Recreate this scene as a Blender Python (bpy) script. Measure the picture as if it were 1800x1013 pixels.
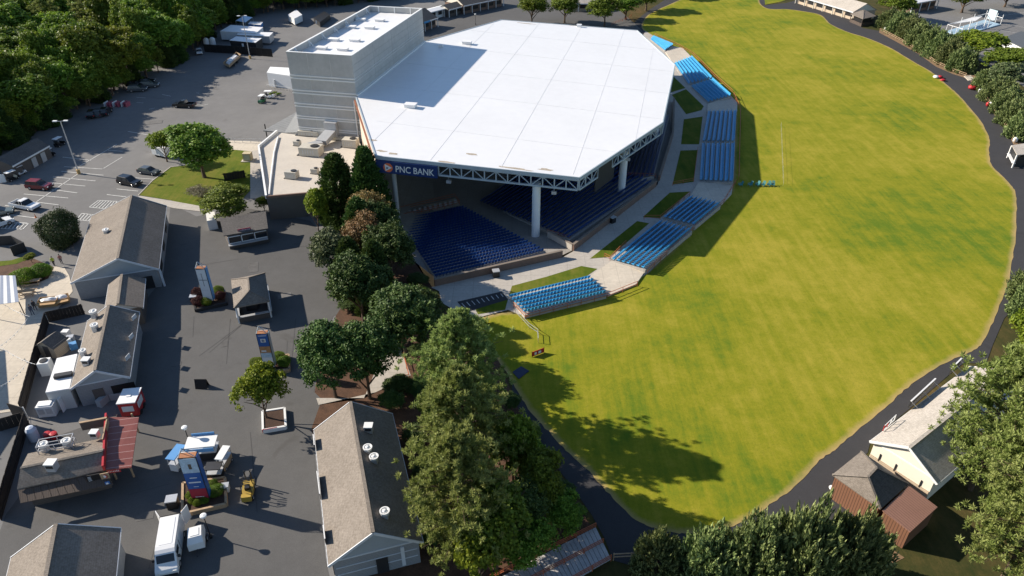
import bpy, bmesh, math, random
import numpy as np
from mathutils import Vector, Matrix
scene = bpy.context.scene
for o in list(bpy.data.objects): bpy.data.objects.remove(o)
R_ = math.radians
# ------------------------------------------------------------------ camera
FPX, PITCH, CAMH = 1250.0, R_(33.0), 60.0
cam_d = bpy.data.cameras.new('camera'); cam = bpy.data.objects.new('camera', cam_d)
scene.collection.objects.link(cam); scene.camera = cam
cam.location = (0, 0, CAMH); cam.rotation_euler = (R_(90) - PITCH, 0, 0)
cam_d.sensor_width = 36; cam_d.lens = FPX / 1800 * 36; cam_d.clip_start = 0.5; cam_d.clip_end = 3000
# ------------------------------------------------------------------ light
SUN_EL, SUN_AZ = R_(28.0), R_(164.0)          # azimuth of the sun, counter-clockwise from +X
world = bpy.data.worlds.new('World'); scene.world = world; world.use_nodes = True
wn = world.node_tree.nodes; wl = world.node_tree.links
sky = wn.new('ShaderNodeTexSky'); sky.sky_type = 'NISHITA'; sky.sun_disc = False
sky.sun_elevation = SUN_EL; sky.sun_rotation = R_(90) - SUN_AZ
sky.air_density = 1.0; sky.dust_density = 0.2; sky.ozone_density = 3.0
wn['Background'].inputs['Strength'].default_value = 0.085
wl.new(sky.outputs[0], wn['Background'].inputs['Color'])
sun_d = bpy.data.lights.new('sun', 'SUN'); sun_d.energy = 5.0; sun_d.angle = R_(0.55); sun_d.color = (1, 0.90, 0.77)
sun = bpy.data.objects.new('sun', sun_d); scene.collection.objects.link(sun)
sd = Vector((math.cos(SUN_AZ) * math.cos(SUN_EL), math.sin(SUN_AZ) * math.cos(SUN_EL), math.sin(SUN_EL)))
sun.rotation_euler = sd.to_track_quat('Z', 'Y').to_euler(); sun.location = sd * 300
vs = scene.view_settings; vs.view_transform = 'Standard'; vs.look = 'None'; vs.gamma = 1; vs.exposure = 0.82
vs.use_curve_mapping = False
# ------------------------------------------------------------------ pixel -> place helpers
_F = Vector((0, math.cos(PITCH), -math.sin(PITCH))); _U = Vector((0, math.sin(PITCH), math.cos(PITCH))); _C = Vector((0, 0, CAMH))
def P(u, v, z=0.0):
    d = _F + Vector(((u - 900) / FPX, 0, 0)) - _U * ((v - 506) / FPX)
    return _C + d * ((z - CAMH) / d.z)
def Q(p):
    d = Vector(p) - _C; k = d.dot(_F)
    return 900 + FPX * d.x / k, 506 - FPX * d.dot(_U) / k
def mpp(p): return (Vector(p) - _C).dot(_F) / FPX          # metres per photo pixel at p
def height_to(p, v):                                          # height at which a vertical above p reaches row v
    lo, hi = 0.0, 50.0
    for _ in range(40):
        m = (lo + hi) / 2
        if Q((p.x, p.y, m))[1] > v: lo = m
        else: hi = m
    return lo
def lerp(a, b, t): return a + (b - a) * t
# ------------------------------------------------------------------ objects
COL = scene.collection
def setp(o, label=None, cat=None, group=None, kind=None):
    if label: o['label'] = label
    if cat: o['category'] = cat
    if group: o['group'] = group
    if kind: o['kind'] = kind
    return o
def thing(name, label, cat, loc=(0, 0, 0), rz=0.0, group=None):
    o = bpy.data.objects.new(name, None); COL.objects.link(o); o.empty_display_size = 0.3
    o.location = loc; o.rotation_euler = (0, 0, rz)
    return setp(o, label, cat, group)
def wmat(o):
    m = Matrix.Identity(4)
    while o is not None:
        m = Matrix.Translation(o.location) @ o.rotation_euler.to_matrix().to_4x4() @ Matrix.Diagonal((*o.scale, 1)) @ m
        o = o.parent
    return m
def copy_tree(o, parent=None):
    c = o.copy(); COL.objects.link(c); c.parent = parent
    for ch in list(o.children): copy_tree(ch, c)
    return c
class MB:
    def __init__(s): s.v = []; s.f = []
    def add(s, vs, fs):
        n = len(s.v); s.v += [tuple(x) for x in vs]; s.f += [tuple(i + n for i in f) for f in fs]; return s
    def box(s, c, size, rz=0.0, M=None):
        x, y, z = (k / 2 for k in size); ca, sa = math.cos(rz), math.sin(rz); out = []
        for dz in (-z, z):
            for dx, dy in ((-x, -y), (x, -y), (x, y), (-x, y)):
                out.append((c[0] + dx * ca - dy * sa, c[1] + dx * sa + dy * ca, c[2] + dz))
        if M: out = [M @ Vector(p) for p in out]
        return s.add(out, [(3, 2, 1, 0), (4, 5, 6, 7), (0, 1, 5, 4), (1, 2, 6, 5), (2, 3, 7, 6), (3, 0, 4, 7)])
    def bar(s, p0, p1, w, h=None, up=(0, 0, 1)):
        p0, p1 = Vector(p0), Vector(p1); h = h or w; d = (p1 - p0)
        if d.length < 1e-6: return s
        d.normalize(); upv = Vector(up)
        if abs(d.dot(upv)) > 0.98: upv = Vector((1, 0, 0))
        sx = d.cross(upv).normalized() * (w / 2); sy = sx.cross(d).normalized() * (h / 2)
        o = []
        for p in (p0, p1): o += [p - sx - sy, p + sx - sy, p + sx + sy, p - sx + sy]
        return s.add(o, [(3, 2, 1, 0), (4, 5, 6, 7), (0, 1, 5, 4), (1, 2, 6, 5), (2, 3, 7, 6), (3, 0, 4, 7)])
    def prism(s, poly, z0, z1):
        """poly: list of xy; z0 / z1 numbers or lists"""
        n = len(poly); A = sum(poly[i][0] * poly[(i + 1) % n][1] - poly[(i + 1) % n][0] * poly[i][1] for i in range(n))
        idx = list(range(n)) if A > 0 else list(range(n))[::-1]
        poly = [poly[i] for i in idx]
        g = lambda z, i: z[idx[i]] if isinstance(z, (list, tuple)) else z
        vs = [(p[0], p[1], g(z0, i)) for i, p in enumerate(poly)] + [(p[0], p[1], g(z1, i)) for i, p in enumerate(poly)]
        fs = [tuple(range(n))[::-1], tuple(range(n, 2 * n))] + [(i, (i + 1) % n, n + (i + 1) % n, n + i) for i in range(n)]
        return s.add(vs, fs)
    def slab(s, pts, th):
        pts = [Vector(p) for p in pts]
        return s.prism([(p.x, p.y) for p in pts], [p.z - th for p in pts], [p.z for p in pts])
    def face(s, *pts): return s.add(pts, [tuple(range(len(pts)))])
    def cyl(s, p0, p1, r0, r1=None, n=8, caps=True):
        p0, p1 = Vector(p0), Vector(p1); r1 = r0 if r1 is None else r1; d = (p1 - p0).normalized()
        a = d.orthogonal().normalized(); b = d.cross(a); o = []
        for p, r in ((p0, r0), (p1, r1)):
            for i in range(n):
                t = 2 * math.pi * i / n; o.append(p + a * (r * math.cos(t)) + b * (r * math.sin(t)))
        fs = [(i, (i + 1) % n, n + (i + 1) % n, n + i) for i in range(n)]
        if caps: fs += [tuple(range(n))[::-1], tuple(range(n, 2 * n))]
        return s.add(o, fs)
    def tube(s, pts, r, n=6):
        for i in range(len(pts) - 1):
            s.cyl(pts[i], pts[i + 1], r if not isinstance(r, (list, tuple)) else r[i], None if not isinstance(r, (list, tuple)) else r[i + 1], n)
        return s
    def lathe(s, c, prof, n=12):
        o = []; c = Vector(c); k = len(prof)
        for r, z in prof:
            for i in range(n):
                t = 2 * math.pi * i / n; o.append(c + Vector((r * math.cos(t), r * math.sin(t), z)))
        fs = [(j * n + i, j * n + (i + 1) % n, (j + 1) * n + (i + 1) % n, (j + 1) * n + i) for j in range(k - 1) for i in range(n)]
        fs += [tuple(range(n))[::-1], tuple(range((k - 1) * n, k * n))]
        return s.add(o, fs)
    def blob(s, c, r, seed=0, sub=2, amp=0.2):
        bm = bmesh.new(); bmesh.ops.create_icosphere(bm, subdivisions=sub, radius=1); rnd = random.Random(seed)
        o = []
        for v in bm.verts:
            k = 1 + amp * (rnd.random() - .5) * 2
            o.append((c[0] + v.co.x * r[0] * k, c[1] + v.co.y * r[1] * k, c[2] + v.co.z * r[2] * k))
        fs = [tuple(v.index for v in f.verts) for f in bm.faces]; bm.free()
        return s.add(o, fs)
    def build(s, name, mat, parent=None, smooth=False, world=True, label=None, cat=None, group=None, kind=None, uv=True):
        vs = s.v
        if parent is not None and world:
            mi = wmat(parent).inverted(); vs = [tuple(mi @ Vector(p)) for p in vs]
        me = bpy.data.meshes.new(name); me.from_pydata(vs, [], s.f); me.update()
        if mat is not None: me.materials.append(mat)
        if uv and len(s.f) < 6000:
            ul = me.uv_layers.new(name='UVMap'); Z = Vector((0, 0, 1))
            for p in me.polygons:
                n = p.normal; t = Z.cross(n)
                t = t.normalized() if t.length > 0.05 else Vector((1, 0, 0)); b = n.cross(t)
                for li in p.loop_indices:
                    co = me.vertices[me.loops[li].vertex_index].co; ul.data[li].uv = (co.dot(t), co.dot(b))
        if smooth: me.shade_smooth()
        o = bpy.data.objects.new(name, me); COL.objects.link(o); o.parent = parent
        return setp(o, label, cat, group, kind)
# ------------------------------------------------------------------ materials
def NT(name):
    m = bpy.data.materials.new(name); m.use_nodes = True; t = m.node_tree
    return m, t.nodes, t.links, t.nodes['Principled BSDF']
def ramp(n, l, fac, stops):
    r = n.new('ShaderNodeValToRGB'); e = r.color_ramp.elements
    while len(e) < len(stops): e.new(0.5)
    for i, (p, c) in enumerate(stops): e[i].position = p; e[i].color = (*c, 1) if len(c) == 3 else c
    l.new(fac, r.inputs[0]); return r.outputs[0]
def noise(n, l, scale, detail=4, rough=0.6, coord='P', vec=None, dist=0.0):
    t = n.new('ShaderNodeTexNoise'); t.inputs['Scale'].default_value = scale; t.inputs['Detail'].default_value = detail
    t.inputs['Roughness'].default_value = rough; t.inputs['Distortion'].default_value = dist
    if vec is None: vec = n.new('ShaderNodeNewGeometry').outputs['Position'] if coord == 'P' else n.new('ShaderNodeTexCoord').outputs[coord]
    l.new(vec, t.inputs['Vector']); return t.outputs['Fac']
def mixc(n, l, fac, a, b, mode='MIX'):
    m = n.new('ShaderNodeMix'); m.data_type = 'RGBA'; m.blend_type = mode
    for k, x in ((0, fac), (6, a), (7, b)):
        if hasattr(x, 'is_linked'): l.new(x, m.inputs[k])
        else: m.inputs[k].default_value = x if k == 0 else ((*x, 1) if len(x) == 3 else x)
    return m.outputs[2]
def bump(n, l, h, bs, strength, dist=0.05):
    b = n.new('ShaderNodeBump'); b.inputs['Strength'].default_value = strength; b.inputs['Distance'].default_value = dist
    l.new(h, b.inputs['Height']); l.new(b.outputs[0], bs.inputs['Normal'])
def dark(c, k): return tuple(x * k for x in c)
_mc = {}
def M(name, c, rough=0.7, var=0.18, scale=0.6, metal=0.0, fine=6.0, bmp=0.0, spec=0.4):
    """plain weathered surface: two octaves of tone variation"""
    if name in _mc: return _mc[name]
    m, n, l, bs = NT(name)
    a = noise(n, l, scale, 5); b = noise(n, l, fine, 3)
    col = ramp(n, l, a, [(0.3, dark(c, 1 - var)), (0.7, dark(c, 1 + var * 0.6))])
    col = mixc(n, l, 0.35, col, ramp(n, l, b, [(0.3, dark(c, 1 - var * 1.3)), (0.7, dark(c, 1 + var))]))
    l.new(col, bs.inputs['Base Color']); bs.inputs['Roughness'].default_value = rough; bs.inputs['Metallic'].default_value = metal
    bs.inputs['Specular IOR Level'].default_value = spec
    if bmp: bump(n, l, b, bs, bmp)
    _mc[name] = m; return m
def M_lines(name, c, c2, period, width=0.12, axis=0, rough=0.7, var=0.15, scale=0.5, bm=0.4, metal=0.0):
    """boards / corrugation / courses: narrow darker lines repeating along one UV axis (metres)"""
    if name in _mc: return _mc[name]
    m, n, l, bs = NT(name)
    uv = n.new('ShaderNodeUVMap').outputs[0]; sp = n.new('ShaderNodeSeparateXYZ'); l.new(uv, sp.inputs[0])
    d = n.new('ShaderNodeMath'); d.operation = 'DIVIDE'; d.inputs[1].default_value = period; l.new(sp.outputs[axis], d.inputs[0])
    fr = n.new('ShaderNodeMath'); fr.operation = 'FRACT'; l.new(d.outputs[0], fr.inputs[0])
    lt = n.new('ShaderNodeMath'); lt.operation = 'LESS_THAN'; lt.inputs[1].default_value = width; l.new(fr.outputs[0], lt.inputs[0])
    a = noise(n, l, scale, 5)
    base = ramp(n, l, a, [(0.3, dark(c, 1 - var)), (0.7, dark(c, 1 + var))])
    b = noise(n, l, 9, 3); base = mixc(n, l, 0.3, base, ramp(n, l, b, [(0.3, dark(c, 0.7)), (0.7, dark(c, 1.25))]))
    l.new(mixc(n, l, lt.outputs[0], base, c2), bs.inputs['Base Color']); bs.inputs['Roughness'].default_value = rough
    bs.inputs['Metallic'].default_value = metal
    if bm:
        bump(n, l, fr.outputs[0], bs, bm, 0.03)
    _mc[name] = m; return m
def M_shingle(name, c, c2):
    if name in _mc: return _mc[name]
    m, n, l, bs = NT(name)
    uv = n.new('ShaderNodeUVMap').outputs[0]
    br = n.new('ShaderNodeTexBrick'); l.new(uv, br.inputs['Vector']); br.inputs['Scale'].default_value = 1
    br.inputs['Brick Width'].default_value = 0.32; br.inputs['Row Height'].default_value = 0.19; br.inputs['Mortar Size'].default_value = 0.018
    br.inputs['Color1'].default_value = (*c, 1); br.inputs['Color2'].default_value = (*c2, 1); br.inputs['Mortar'].default_value = (*dark(c, 0.45), 1)
    a = noise(n, l, 0.35, 5); st = noise(n, l, 4.0, 4)
    col = mixc(n, l, 0.55, br.outputs[0], ramp(n, l, a, [(0.3, dark(c, 0.8)), (0.7, dark(c2, 1.15))]))
    col = mixc(n, l, 0.35, col, ramp(n, l, st, [(0.35, dark(c, 0.6)), (0.65, dark(c2, 1.3))]))
    l.new(col, bs.inputs['Base Color']); bs.inputs['Roughness'].default_value = 0.9; bs.inputs['Specular IOR Level'].default_value = 0.2
    bump(n, l, br.outputs['Fac'], bs, 0.5, 0.02); _mc[name] = m; return m
def M_asphalt(name, c, patch=0.25, crack=False):
    m, n, l, bs = NT(name)
    a = noise(n, l, 0.045, 6, 0.65); b = noise(n, l, 0.5, 6, 0.7); g = noise(n, l, 14, 2)
    col = ramp(n, l, a, [(0.3, dark(c, 1 - patch)), (0.7, dark(c, 1 + patch))])
    col = mixc(n, l, 0.35, col, ramp(n, l, b, [(0.3, dark(c, 0.7)), (0.75, dark(c, 1.3))]))
    col = mixc(n, l, 0.25, col, ramp(n, l, g, [(0.3, dark(c, 0.5)), (0.7, dark(c, 1.6))]))
    # faint tar seams and oil spots
    if crack:
        v = n.new('ShaderNodeTexVoronoi'); v.feature = 'DISTANCE_TO_EDGE'; v.inputs['Scale'].default_value = 0.085
        geo = n.new('ShaderNodeNewGeometry').outputs['Position']; l.new(geo, v.inputs['Vector'])
        lt = n.new('ShaderNodeMath'); lt.operation = 'LESS_THAN'; lt.inputs[1].default_value = 0.006; l.new(v.outputs['Distance'], lt.inputs[0])
        k = n.new('ShaderNodeMath'); k.operation = 'MULTIPLY'; k.inputs[1].default_value = 0.35; l.new(lt.outputs[0], k.inputs[0])
        col = mixc(n, l, k.outputs[0], col, dark(c, 0.45))
    s = noise(n, l, 0.22, 3, 0.5, dist=0.6)
    col = mixc(n, l, ramp(n, l, s, [(0.66, (0, 0, 0)), (0.74, (0.45, 0.45, 0.45))]), col, dark((c[0], c[1] * 0.95, c[2] * 0.88), 0.62))
    l.new(col, bs.inputs['Base Color']); bs.inputs['Roughness'].default_value = 0.88; bs.inputs['Specular IOR Level'].default_value = 0.25
    bump(n, l, g, bs, 0.25, 0.02); return m
def M_concrete(name, c, joint=3.0):
    m, n, l, bs = NT(name)
    a = noise(n, l, 0.15, 6, 0.65); b = noise(n, l, 2.0, 5)
    col = ramp(n, l, a, [(0.3, dark(c, 0.8)), (0.7, dark(c, 1.12))])
    col = mixc(n, l, 0.35, col, ramp(n, l, b, [(0.3, dark(c, 0.7)), (0.7, dark(c, 1.2))]))
    br = n.new('ShaderNodeTexBrick'); l.new(n.new('ShaderNodeNewGeometry').outputs['Position'], br.inputs['Vector']); br.inputs['Scale'].default_value = 1
    br.offset = 0; br.inputs['Brick Width'].default_value = joint; br.inputs['Row Height'].default_value = joint; br.inputs['Mortar Size'].default_value = 0.03
    k = n.new('ShaderNodeMath'); k.operation = 'MULTIPLY'; k.inputs[1].default_value = 0.5; l.new(br.outputs['Fac'], k.inputs[0])
    col = mixc(n, l, k.outputs[0], col, dark(c, 0.45))
    l.new(col, bs.inputs['Base Color']); bs.inputs['Roughness'].default_value = 0.85; return m
_sa, _sb = P(1330, 560), P(1430, 470); STREAK = math.radians(90) - math.atan2(_sb.y - _sa.y, _sb.x - _sa.x)
def M_grass(name, g1, g2, dry, soil, mow=0.0):
    m, n, l, bs = NT(name)
    geo = n.new('ShaderNodeNewGeometry').outputs['Position']
    mp = n.new('ShaderNodeMapping'); mp.inputs['Scale'].default_value = (1.0, 0.07, 1); mp.inputs['Rotation'].default_value = (0, 0, STREAK); l.new(geo, mp.inputs['Vector'])
    big = noise(n, l, 0.032, 6, 0.62, dist=0.4); mid = noise(n, l, 0.22, 8, 0.78); strk = noise(n, l, 0.75, 5, 0.7, vec=mp.outputs[0]); fine = noise(n, l, 1.7, 6, 0.8); vf = noise(n, l, 11, 2)
    fm = n.new('ShaderNodeMath'); fm.operation = 'MULTIPLY_ADD'; fm.inputs[1].default_value = 0.55; l.new(big, fm.inputs[0])
    f2 = n.new('ShaderNodeMath'); f2.operation = 'MULTIPLY'; f2.inputs[1].default_value = 0.45; l.new(mid, f2.inputs[0]); l.new(f2.outputs[0], fm.inputs[2])
    f3 = n.new('ShaderNodeMath'); f3.operation = 'MULTIPLY_ADD'; f3.inputs[1].default_value = 0.24; l.new(strk, f3.inputs[0])
    f4 = n.new('ShaderNodeMath'); f4.operation = 'MULTIPLY'; f4.inputs[1].default_value = 0.76; l.new(fm.outputs[0], f4.inputs[0]); l.new(f4.outputs[0], f3.inputs[2])
    col = ramp(n, l, f3.outputs[0], [(0.40, g1), (0.49, g2), (0.60, dry)])
    col = mixc(n, l, ramp(n, l, fine, [(0.52, (0, 0, 0)), (0.80, (0.55, 0.55, 0.55))]), col, dark(g1, 0.72))
    col = mixc(n, l, ramp(n, l, fine, [(0.22, (0.45, 0.45, 0.45)), (0.42, (0, 0, 0))]), col, dark(dry, 1.12))
    col = mixc(n, l, ramp(n, l, vf, [(0.3, (0.35, 0.35, 0.35)), (0.5, (0, 0, 0))]), col, dark(g1, 0.65))
    at = n.new('ShaderNodeAttribute'); at.attribute_name = 'edge'
    ad = n.new('ShaderNodeMath'); ad.operation = 'MULTIPLY_ADD'; ad.inputs[1].default_value = 1.1; l.new(at.outputs['Fac'], ad.inputs[0])
    e2 = n.new('ShaderNodeMath'); e2.operation = 'MULTIPLY_ADD'; e2.inputs[1].default_value = 0.9; e2.inputs[2].default_value = -0.62; l.new(mid, e2.inputs[0]); l.new(e2.outputs[0], ad.inputs[2])
    col = mixc(n, l, ramp(n, l, ad.outputs[0], [(0.35, (0, 0, 0)), (1.0, (0.9, 0.9, 0.9))]), col, soil)
    l.new(col, bs.inputs['Base Color']); bs.inputs['Roughness'].default_value = 0.95; bs.inputs['Specular IOR Level'].default_value = 0.1
    bump(n, l, fine, bs, 0.5, 0.06); return m
def M_glass(name='dark_glass', c=(0.02, 0.025, 0.03)):
    if name in _mc: return _mc[name]
    m, n, l, bs = NT(name); bs.inputs['Base Color'].default_value = (*c, 1); bs.inputs['Roughness'].default_value = 0.085
    bs.inputs['Specular IOR Level'].default_value = 0.6; _mc[name] = m; return m
MT = dict(
    asphalt=M_asphalt('lot_asphalt', (0.160, 0.157, 0.153)), plaza=M_asphalt('plaza_asphalt', (0.096, 0.094, 0.091)), path=M_asphalt('path_asphalt', (0.045, 0.044, 0.046), 0.15),
    concrete=M_concrete('walk_concrete', (0.42, 0.385, 0.335)), patio=M_concrete('patio_concrete', (0.52, 0.46, 0.37), 2.4),
    lawn=M_grass('lawn_grass', (0.105, 0.160, 0.012), (0.215, 0.215, 0.014), (0.325, 0.275, 0.034), (0.40, 0.28, 0.13)),
    bank=M_grass('bank_grass', (0.05, 0.09, 0.008), (0.10, 0.13, 0.012), (0.18, 0.16, 0.03), (0.2, 0.14, 0.07)),
    wild=M_grass('rough_grass', (0.03, 0.04, 0.012), (0.07, 0.06, 0.02), (0.14, 0.085, 0.04), (0.2, 0.14, 0.07)),
    mulch=M('mulch', (0.095, 0.048, 0.026), 0.95, 0.5, 0.8, fine=7, bmp=0.8), darkmulch=M('dark_mulch', (0.06, 0.032, 0.02), 0.95, 0.4, 1.2, fine=9, bmp=0.8),
    dirt=M('bare_soil', (0.22, 0.14, 0.075), 0.95, 0.35, 0.4, fine=5),
    white=M('white_paint', (0.72, 0.72, 0.70), 0.5, 0.08), line=M('lane_paint', (0.55, 0.55, 0.52), 0.8, 0.35, 1.5),
    roofw=M('white_membrane', (0.77, 0.765, 0.755), 0.4, 0.05, 0.07, fine=0.6, spec=0.6), tan=M('tan_gravel_roof', (0.50, 0.455, 0.39), 0.85, 0.10, 0.25, fine=2.0),
    towerc=M('tower_concrete', (0.44, 0.435, 0.415), 0.85, 0.14, 0.25, fine=1.3), pale=M('pale_band', (0.74, 0.75, 0.74), 0.8, 0.08),
    steel=M('truss_steel', (0.36, 0.42, 0.46), 0.5, 0.12), dkmetal=M('dark_metal', (0.028, 0.028, 0.03), 0.5, 0.2), galv=M('galvanised', (0.50, 0.51, 0.52), 0.4, 0.15, metal=0.35),
    orange=M('orange_rail', (0.42, 0.115, 0.045), 0.6, 0.2), black=M('black_paint', (0.012, 0.012, 0.013), 0.5, 0.2), navy=M('navy_sign', (0.012, 0.035, 0.13), 0.5, 0.1),
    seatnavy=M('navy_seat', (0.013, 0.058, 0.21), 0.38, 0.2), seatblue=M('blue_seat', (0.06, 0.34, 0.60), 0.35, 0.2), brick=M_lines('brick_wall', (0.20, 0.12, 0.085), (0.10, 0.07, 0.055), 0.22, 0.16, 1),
    glass=M_glass(), wood=M_lines('weathered_boards', (0.085, 0.062, 0.048), (0.02, 0.015, 0.012), 0.16, 0.14, 0, 0.85), tanwood=M('tan_timber', (0.40, 0.28, 0.17), 0.8, 0.25, 1.5),
    tyre=M('rubber', (0.015, 0.015, 0.015), 0.8, 0.1), chrome=M('wheel_alloy', (0.5, 0.5, 0.5), 0.3, 0.05, metal=0.7), red=M('red_paint', (0.42, 0.025, 0.03), 0.4, 0.1), lamp=M('lamp_glass', (0.75, 0.76, 0.74), 0.3, 0.05),
    bark=M('bark', (0.11, 0.075, 0.05), 0.95, 0.35, 2.0, fine=9, bmp=0.6))
# ------------------------------------------------------------------ ground sheets
def catmull(pts, k=4):
    out = []; n = len(pts)
    for i in range(n):
        p0, p1, p2, p3 = (Vector(pts[(i + j) % n]) for j in (-1, 0, 1, 2))
        for q in range(k):
            t = q / k
            out.append(0.5 * ((2 * p1) + (p2 - p0) * t + (2 * p0 - 5 * p1 + 4 * p2 - p3) * t * t + (3 * p1 - p0 - 3 * p2 + p3) * t ** 3))
    return out
def px(pts, z=0.0): return [P(u, v, z) for u, v in pts]
def sheet(name, pts, z, mat, kind='structure', smooth=0, edge=0.0, wob=0.0, holes=None, label=None, cat=None, zt=0.0):
    pts = [Vector((p[0], p[1], 0)) for p in pts]
    if smooth: pts = catmull(pts, smooth)
    rnd = random.Random(len(pts) + int(z * 1000))
    raw = pts
    if wob: pts = [p + Vector((rnd.uniform(-wob, wob), rnd.uniform(-wob, wob), 0)) for p in pts]
    bm = bmesh.new(); loops = [pts] + (holes or []); edges = []
    for lp in loops:
        vs = [bm.verts.new((p[0], p[1], z)) for p in lp]
        for i in range(len(vs)): edges.append(bm.edges.new((vs[i], vs[(i + 1) % len(vs)])))
    bmesh.ops.triangle_fill(bm, use_beauty=True, edges=edges)
    for f in bm.faces:
        if f.normal.z < 0: f.normal_flip()
    me = bpy.data.meshes.new(name); bm.to_mesh(me); bm.free(); me.materials.append(mat)
    if edge:
        # border ring carries the worn-edge attribute: rebuild as border strip + interior
        n = len(pts); A = sum(pts[i].x * pts[(i + 1) % n].y - pts[(i + 1) % n].x * pts[i].y for i in range(n))
        s = 1 if A > 0 else -1; rings = [pts]
        for w in (edge * 0.35, edge):
            ins = []
            for i in range(n):
                t = (raw[(i + 3) % n] - raw[i - 3]); t.normalize(); ins.append(raw[i] + Vector((-t.y, t.x, 0)) * (s * w))
            rings.append(ins)
        bm = bmesh.new(); VR = [[bm.verts.new((p.x, p.y, z)) for p in r] for r in rings]
        for a_, b_ in ((0, 1), (1, 2)):
            for i in range(n):
                try: bm.faces.new((VR[a_][i], VR[a_][(i + 1) % n], VR[b_][(i + 1) % n], VR[b_][i]))
                except ValueError: pass
        ed = []
        for i in range(n):
            e = bm.edges.get((VR[2][i], VR[2][(i + 1) % n])) or bm.edges.new((VR[2][i], VR[2][(i + 1) % n])); ed.append(e)
        bmesh.ops.triangle_fill(bm, use_beauty=True, edges=ed)
        for f in bm.faces:
            if f.normal.z < 0: f.normal_flip()
        bm.verts.index_update(); vals = [0.0] * len(bm.verts)
        for v in VR[0]: vals[v.index] = 1.0
        for v in VR[1]: vals[v.index] = 0.5
        me = bpy.data.meshes.new(name); bm.to_mesh(me); bm.free(); me.materials.append(mat)
        at = me.attributes.new('edge', 'FLOAT', 'POINT'); at.data.foreach_set('value', vals)
    o = bpy.data.objects.new(name, me); COL.objects.link(o)
    return setp(o, label, cat, None, kind)
# ================================================================== GROUND
OX, OY = -31.7, 142.7; AX = (0.977, -0.212); BX = (0.212, 0.977)
def S(s, t, z=0.0): return Vector((OX + s * AX[0] + t * BX[0], OY + s * AX[1] + t * BX[1], z))
def ST(p): return ((p[0] - OX) * AX[0] + (p[1] - OY) * AX[1], (p[0] - OX) * BX[0] + (p[1] - OY) * BX[1])
bowl_st = [(0, 0), (14, -26), (29.4, -45), (48, -31.5), (49.5, -29), (62, 0.5), (64.2, 27), (62, 55), (50, 80), (30, 92), (13, 75), (0, 44)]
bowl = [S(*q) for q in bowl_st]
BIG = 900
sheet('ground', [(-BIG, -120, 0), (BIG, -120, 0), (BIG, BIG + 300, 0), (-BIG, BIG + 300, 0)], -0.02, MT['wild'], holes=[bowl])
sheet('parking_lot', px([(-300, 470), (-320, 230), (0, 215), (330, 75), (480, -10), (560, -20), (760, -60), (900, -60), (960, 20), (930, 60), (720, 90), (640, 250), (690, 420), (620, 560), (560, 760), (640, 1100), (-200, 1100)]), 0.0, MT['asphalt'])
plaza = px([(300, 358), (345, 380), (430, 365), (545, 388), (575, 420), (580, 470), (602, 500), (603, 548), (586, 556), (565, 600), (556, 640), (552, 690), (568, 702), (548, 752), (572, 985), (600, 1100), (-60, 1100), (10, 905), (50, 850), (90, 770), (230, 720), (228, 640), (240, 560), (262, 520), (285, 490)])
sheet('plaza_pavement', plaza, 0.02, MT['plaza'])
lawn_px = [(1350, 15), (1382, 16), (1407, 19), (1442, 26), (1460, 42), (1490, 56), (1525, 67), (1567, 85), (1600, 105), (1635, 125), (1662, 147), (1685, 167), (1707, 192), (1725, 215), (1738, 240), (1740, 253), (1738, 265), (1742, 288), (1755, 303), (1775, 323), (1785, 340), (1787, 373), (1784, 428), (1777, 473), (1768, 508), (1745, 566), (1727, 603), (1707, 618), (1672, 633), (1640, 650), (1595, 681), (1562, 711), (1505, 759), (1467, 791), (1442, 809), (1397, 856), (1360, 883), (1325, 908), (1295, 922), (1250, 934), (1200, 938), (1163, 932), (1125, 919), (1095, 894), (1060, 857), (1030, 824), (1000, 797), (970, 764), (952, 746), (925, 713), (905, 680), (880, 640), (850, 600), (836, 570), (850, 558), (890, 549), (935, 545), (1070, 508), (1150, 466), (1225, 395), (1276, 345), (1288, 310), (1292, 200), (1282, 170), (1245, 130), (1210, 100), (1180, 82), (1145, 62), (1128, 48), (1134, 32), (1150, 20), (1195, 0), (1250, -22), (1330, -14), (1335, 4)]
path_px = [(1335, 10), (1382, 5), (1400, 0), (1417, 3), (1450, 17), (1492, 32), (1517, 49), (1545, 54), (1575, 71), (1615, 92), (1645, 114), (1675, 127), (1700, 135), (1718, 155), (1742, 192), (1767, 225), (1782, 253), (1805, 300), (1830, 330), (1835, 400), (1822, 470), (1800, 520), (1765, 560), (1745, 606), (1733, 640), (1695, 637), (1670, 657), (1597, 720), (1547, 760), (1530, 776), (1525, 796), (1466, 838), (1462, 868), (1505, 905), (1480, 915), (1340, 965), (1210, 992), (1130, 1000), (1078, 985), (1062, 945), (1040, 905), (1010, 862), (978, 820), (950, 785), (922, 745), (900, 705), (900, 640), (1100, 600), (1400, 500), (1500, 300), (1400, 100)]
sheet('lawn_path', px(path_px), 0.02, MT['path'])
sheet('perimeter_path', px([(1100, 62), (1118, 36), (1140, 18), (1180, -8), (1250, -36), (1330, -30), (1370, 0), (1335, 10), (1320, 30), (1180, 60)]), 0.012, MT['path'])
sheet('lawn', px(lawn_px), 0.045, MT['lawn'], smooth=6, edge=2.2, wob=0.09)
sheet('far_lawn', px([(1345, 8), (1372, 3), (1392, -4), (1380, -22), (1340, -26)]), 0.05, MT['lawn'])
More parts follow.
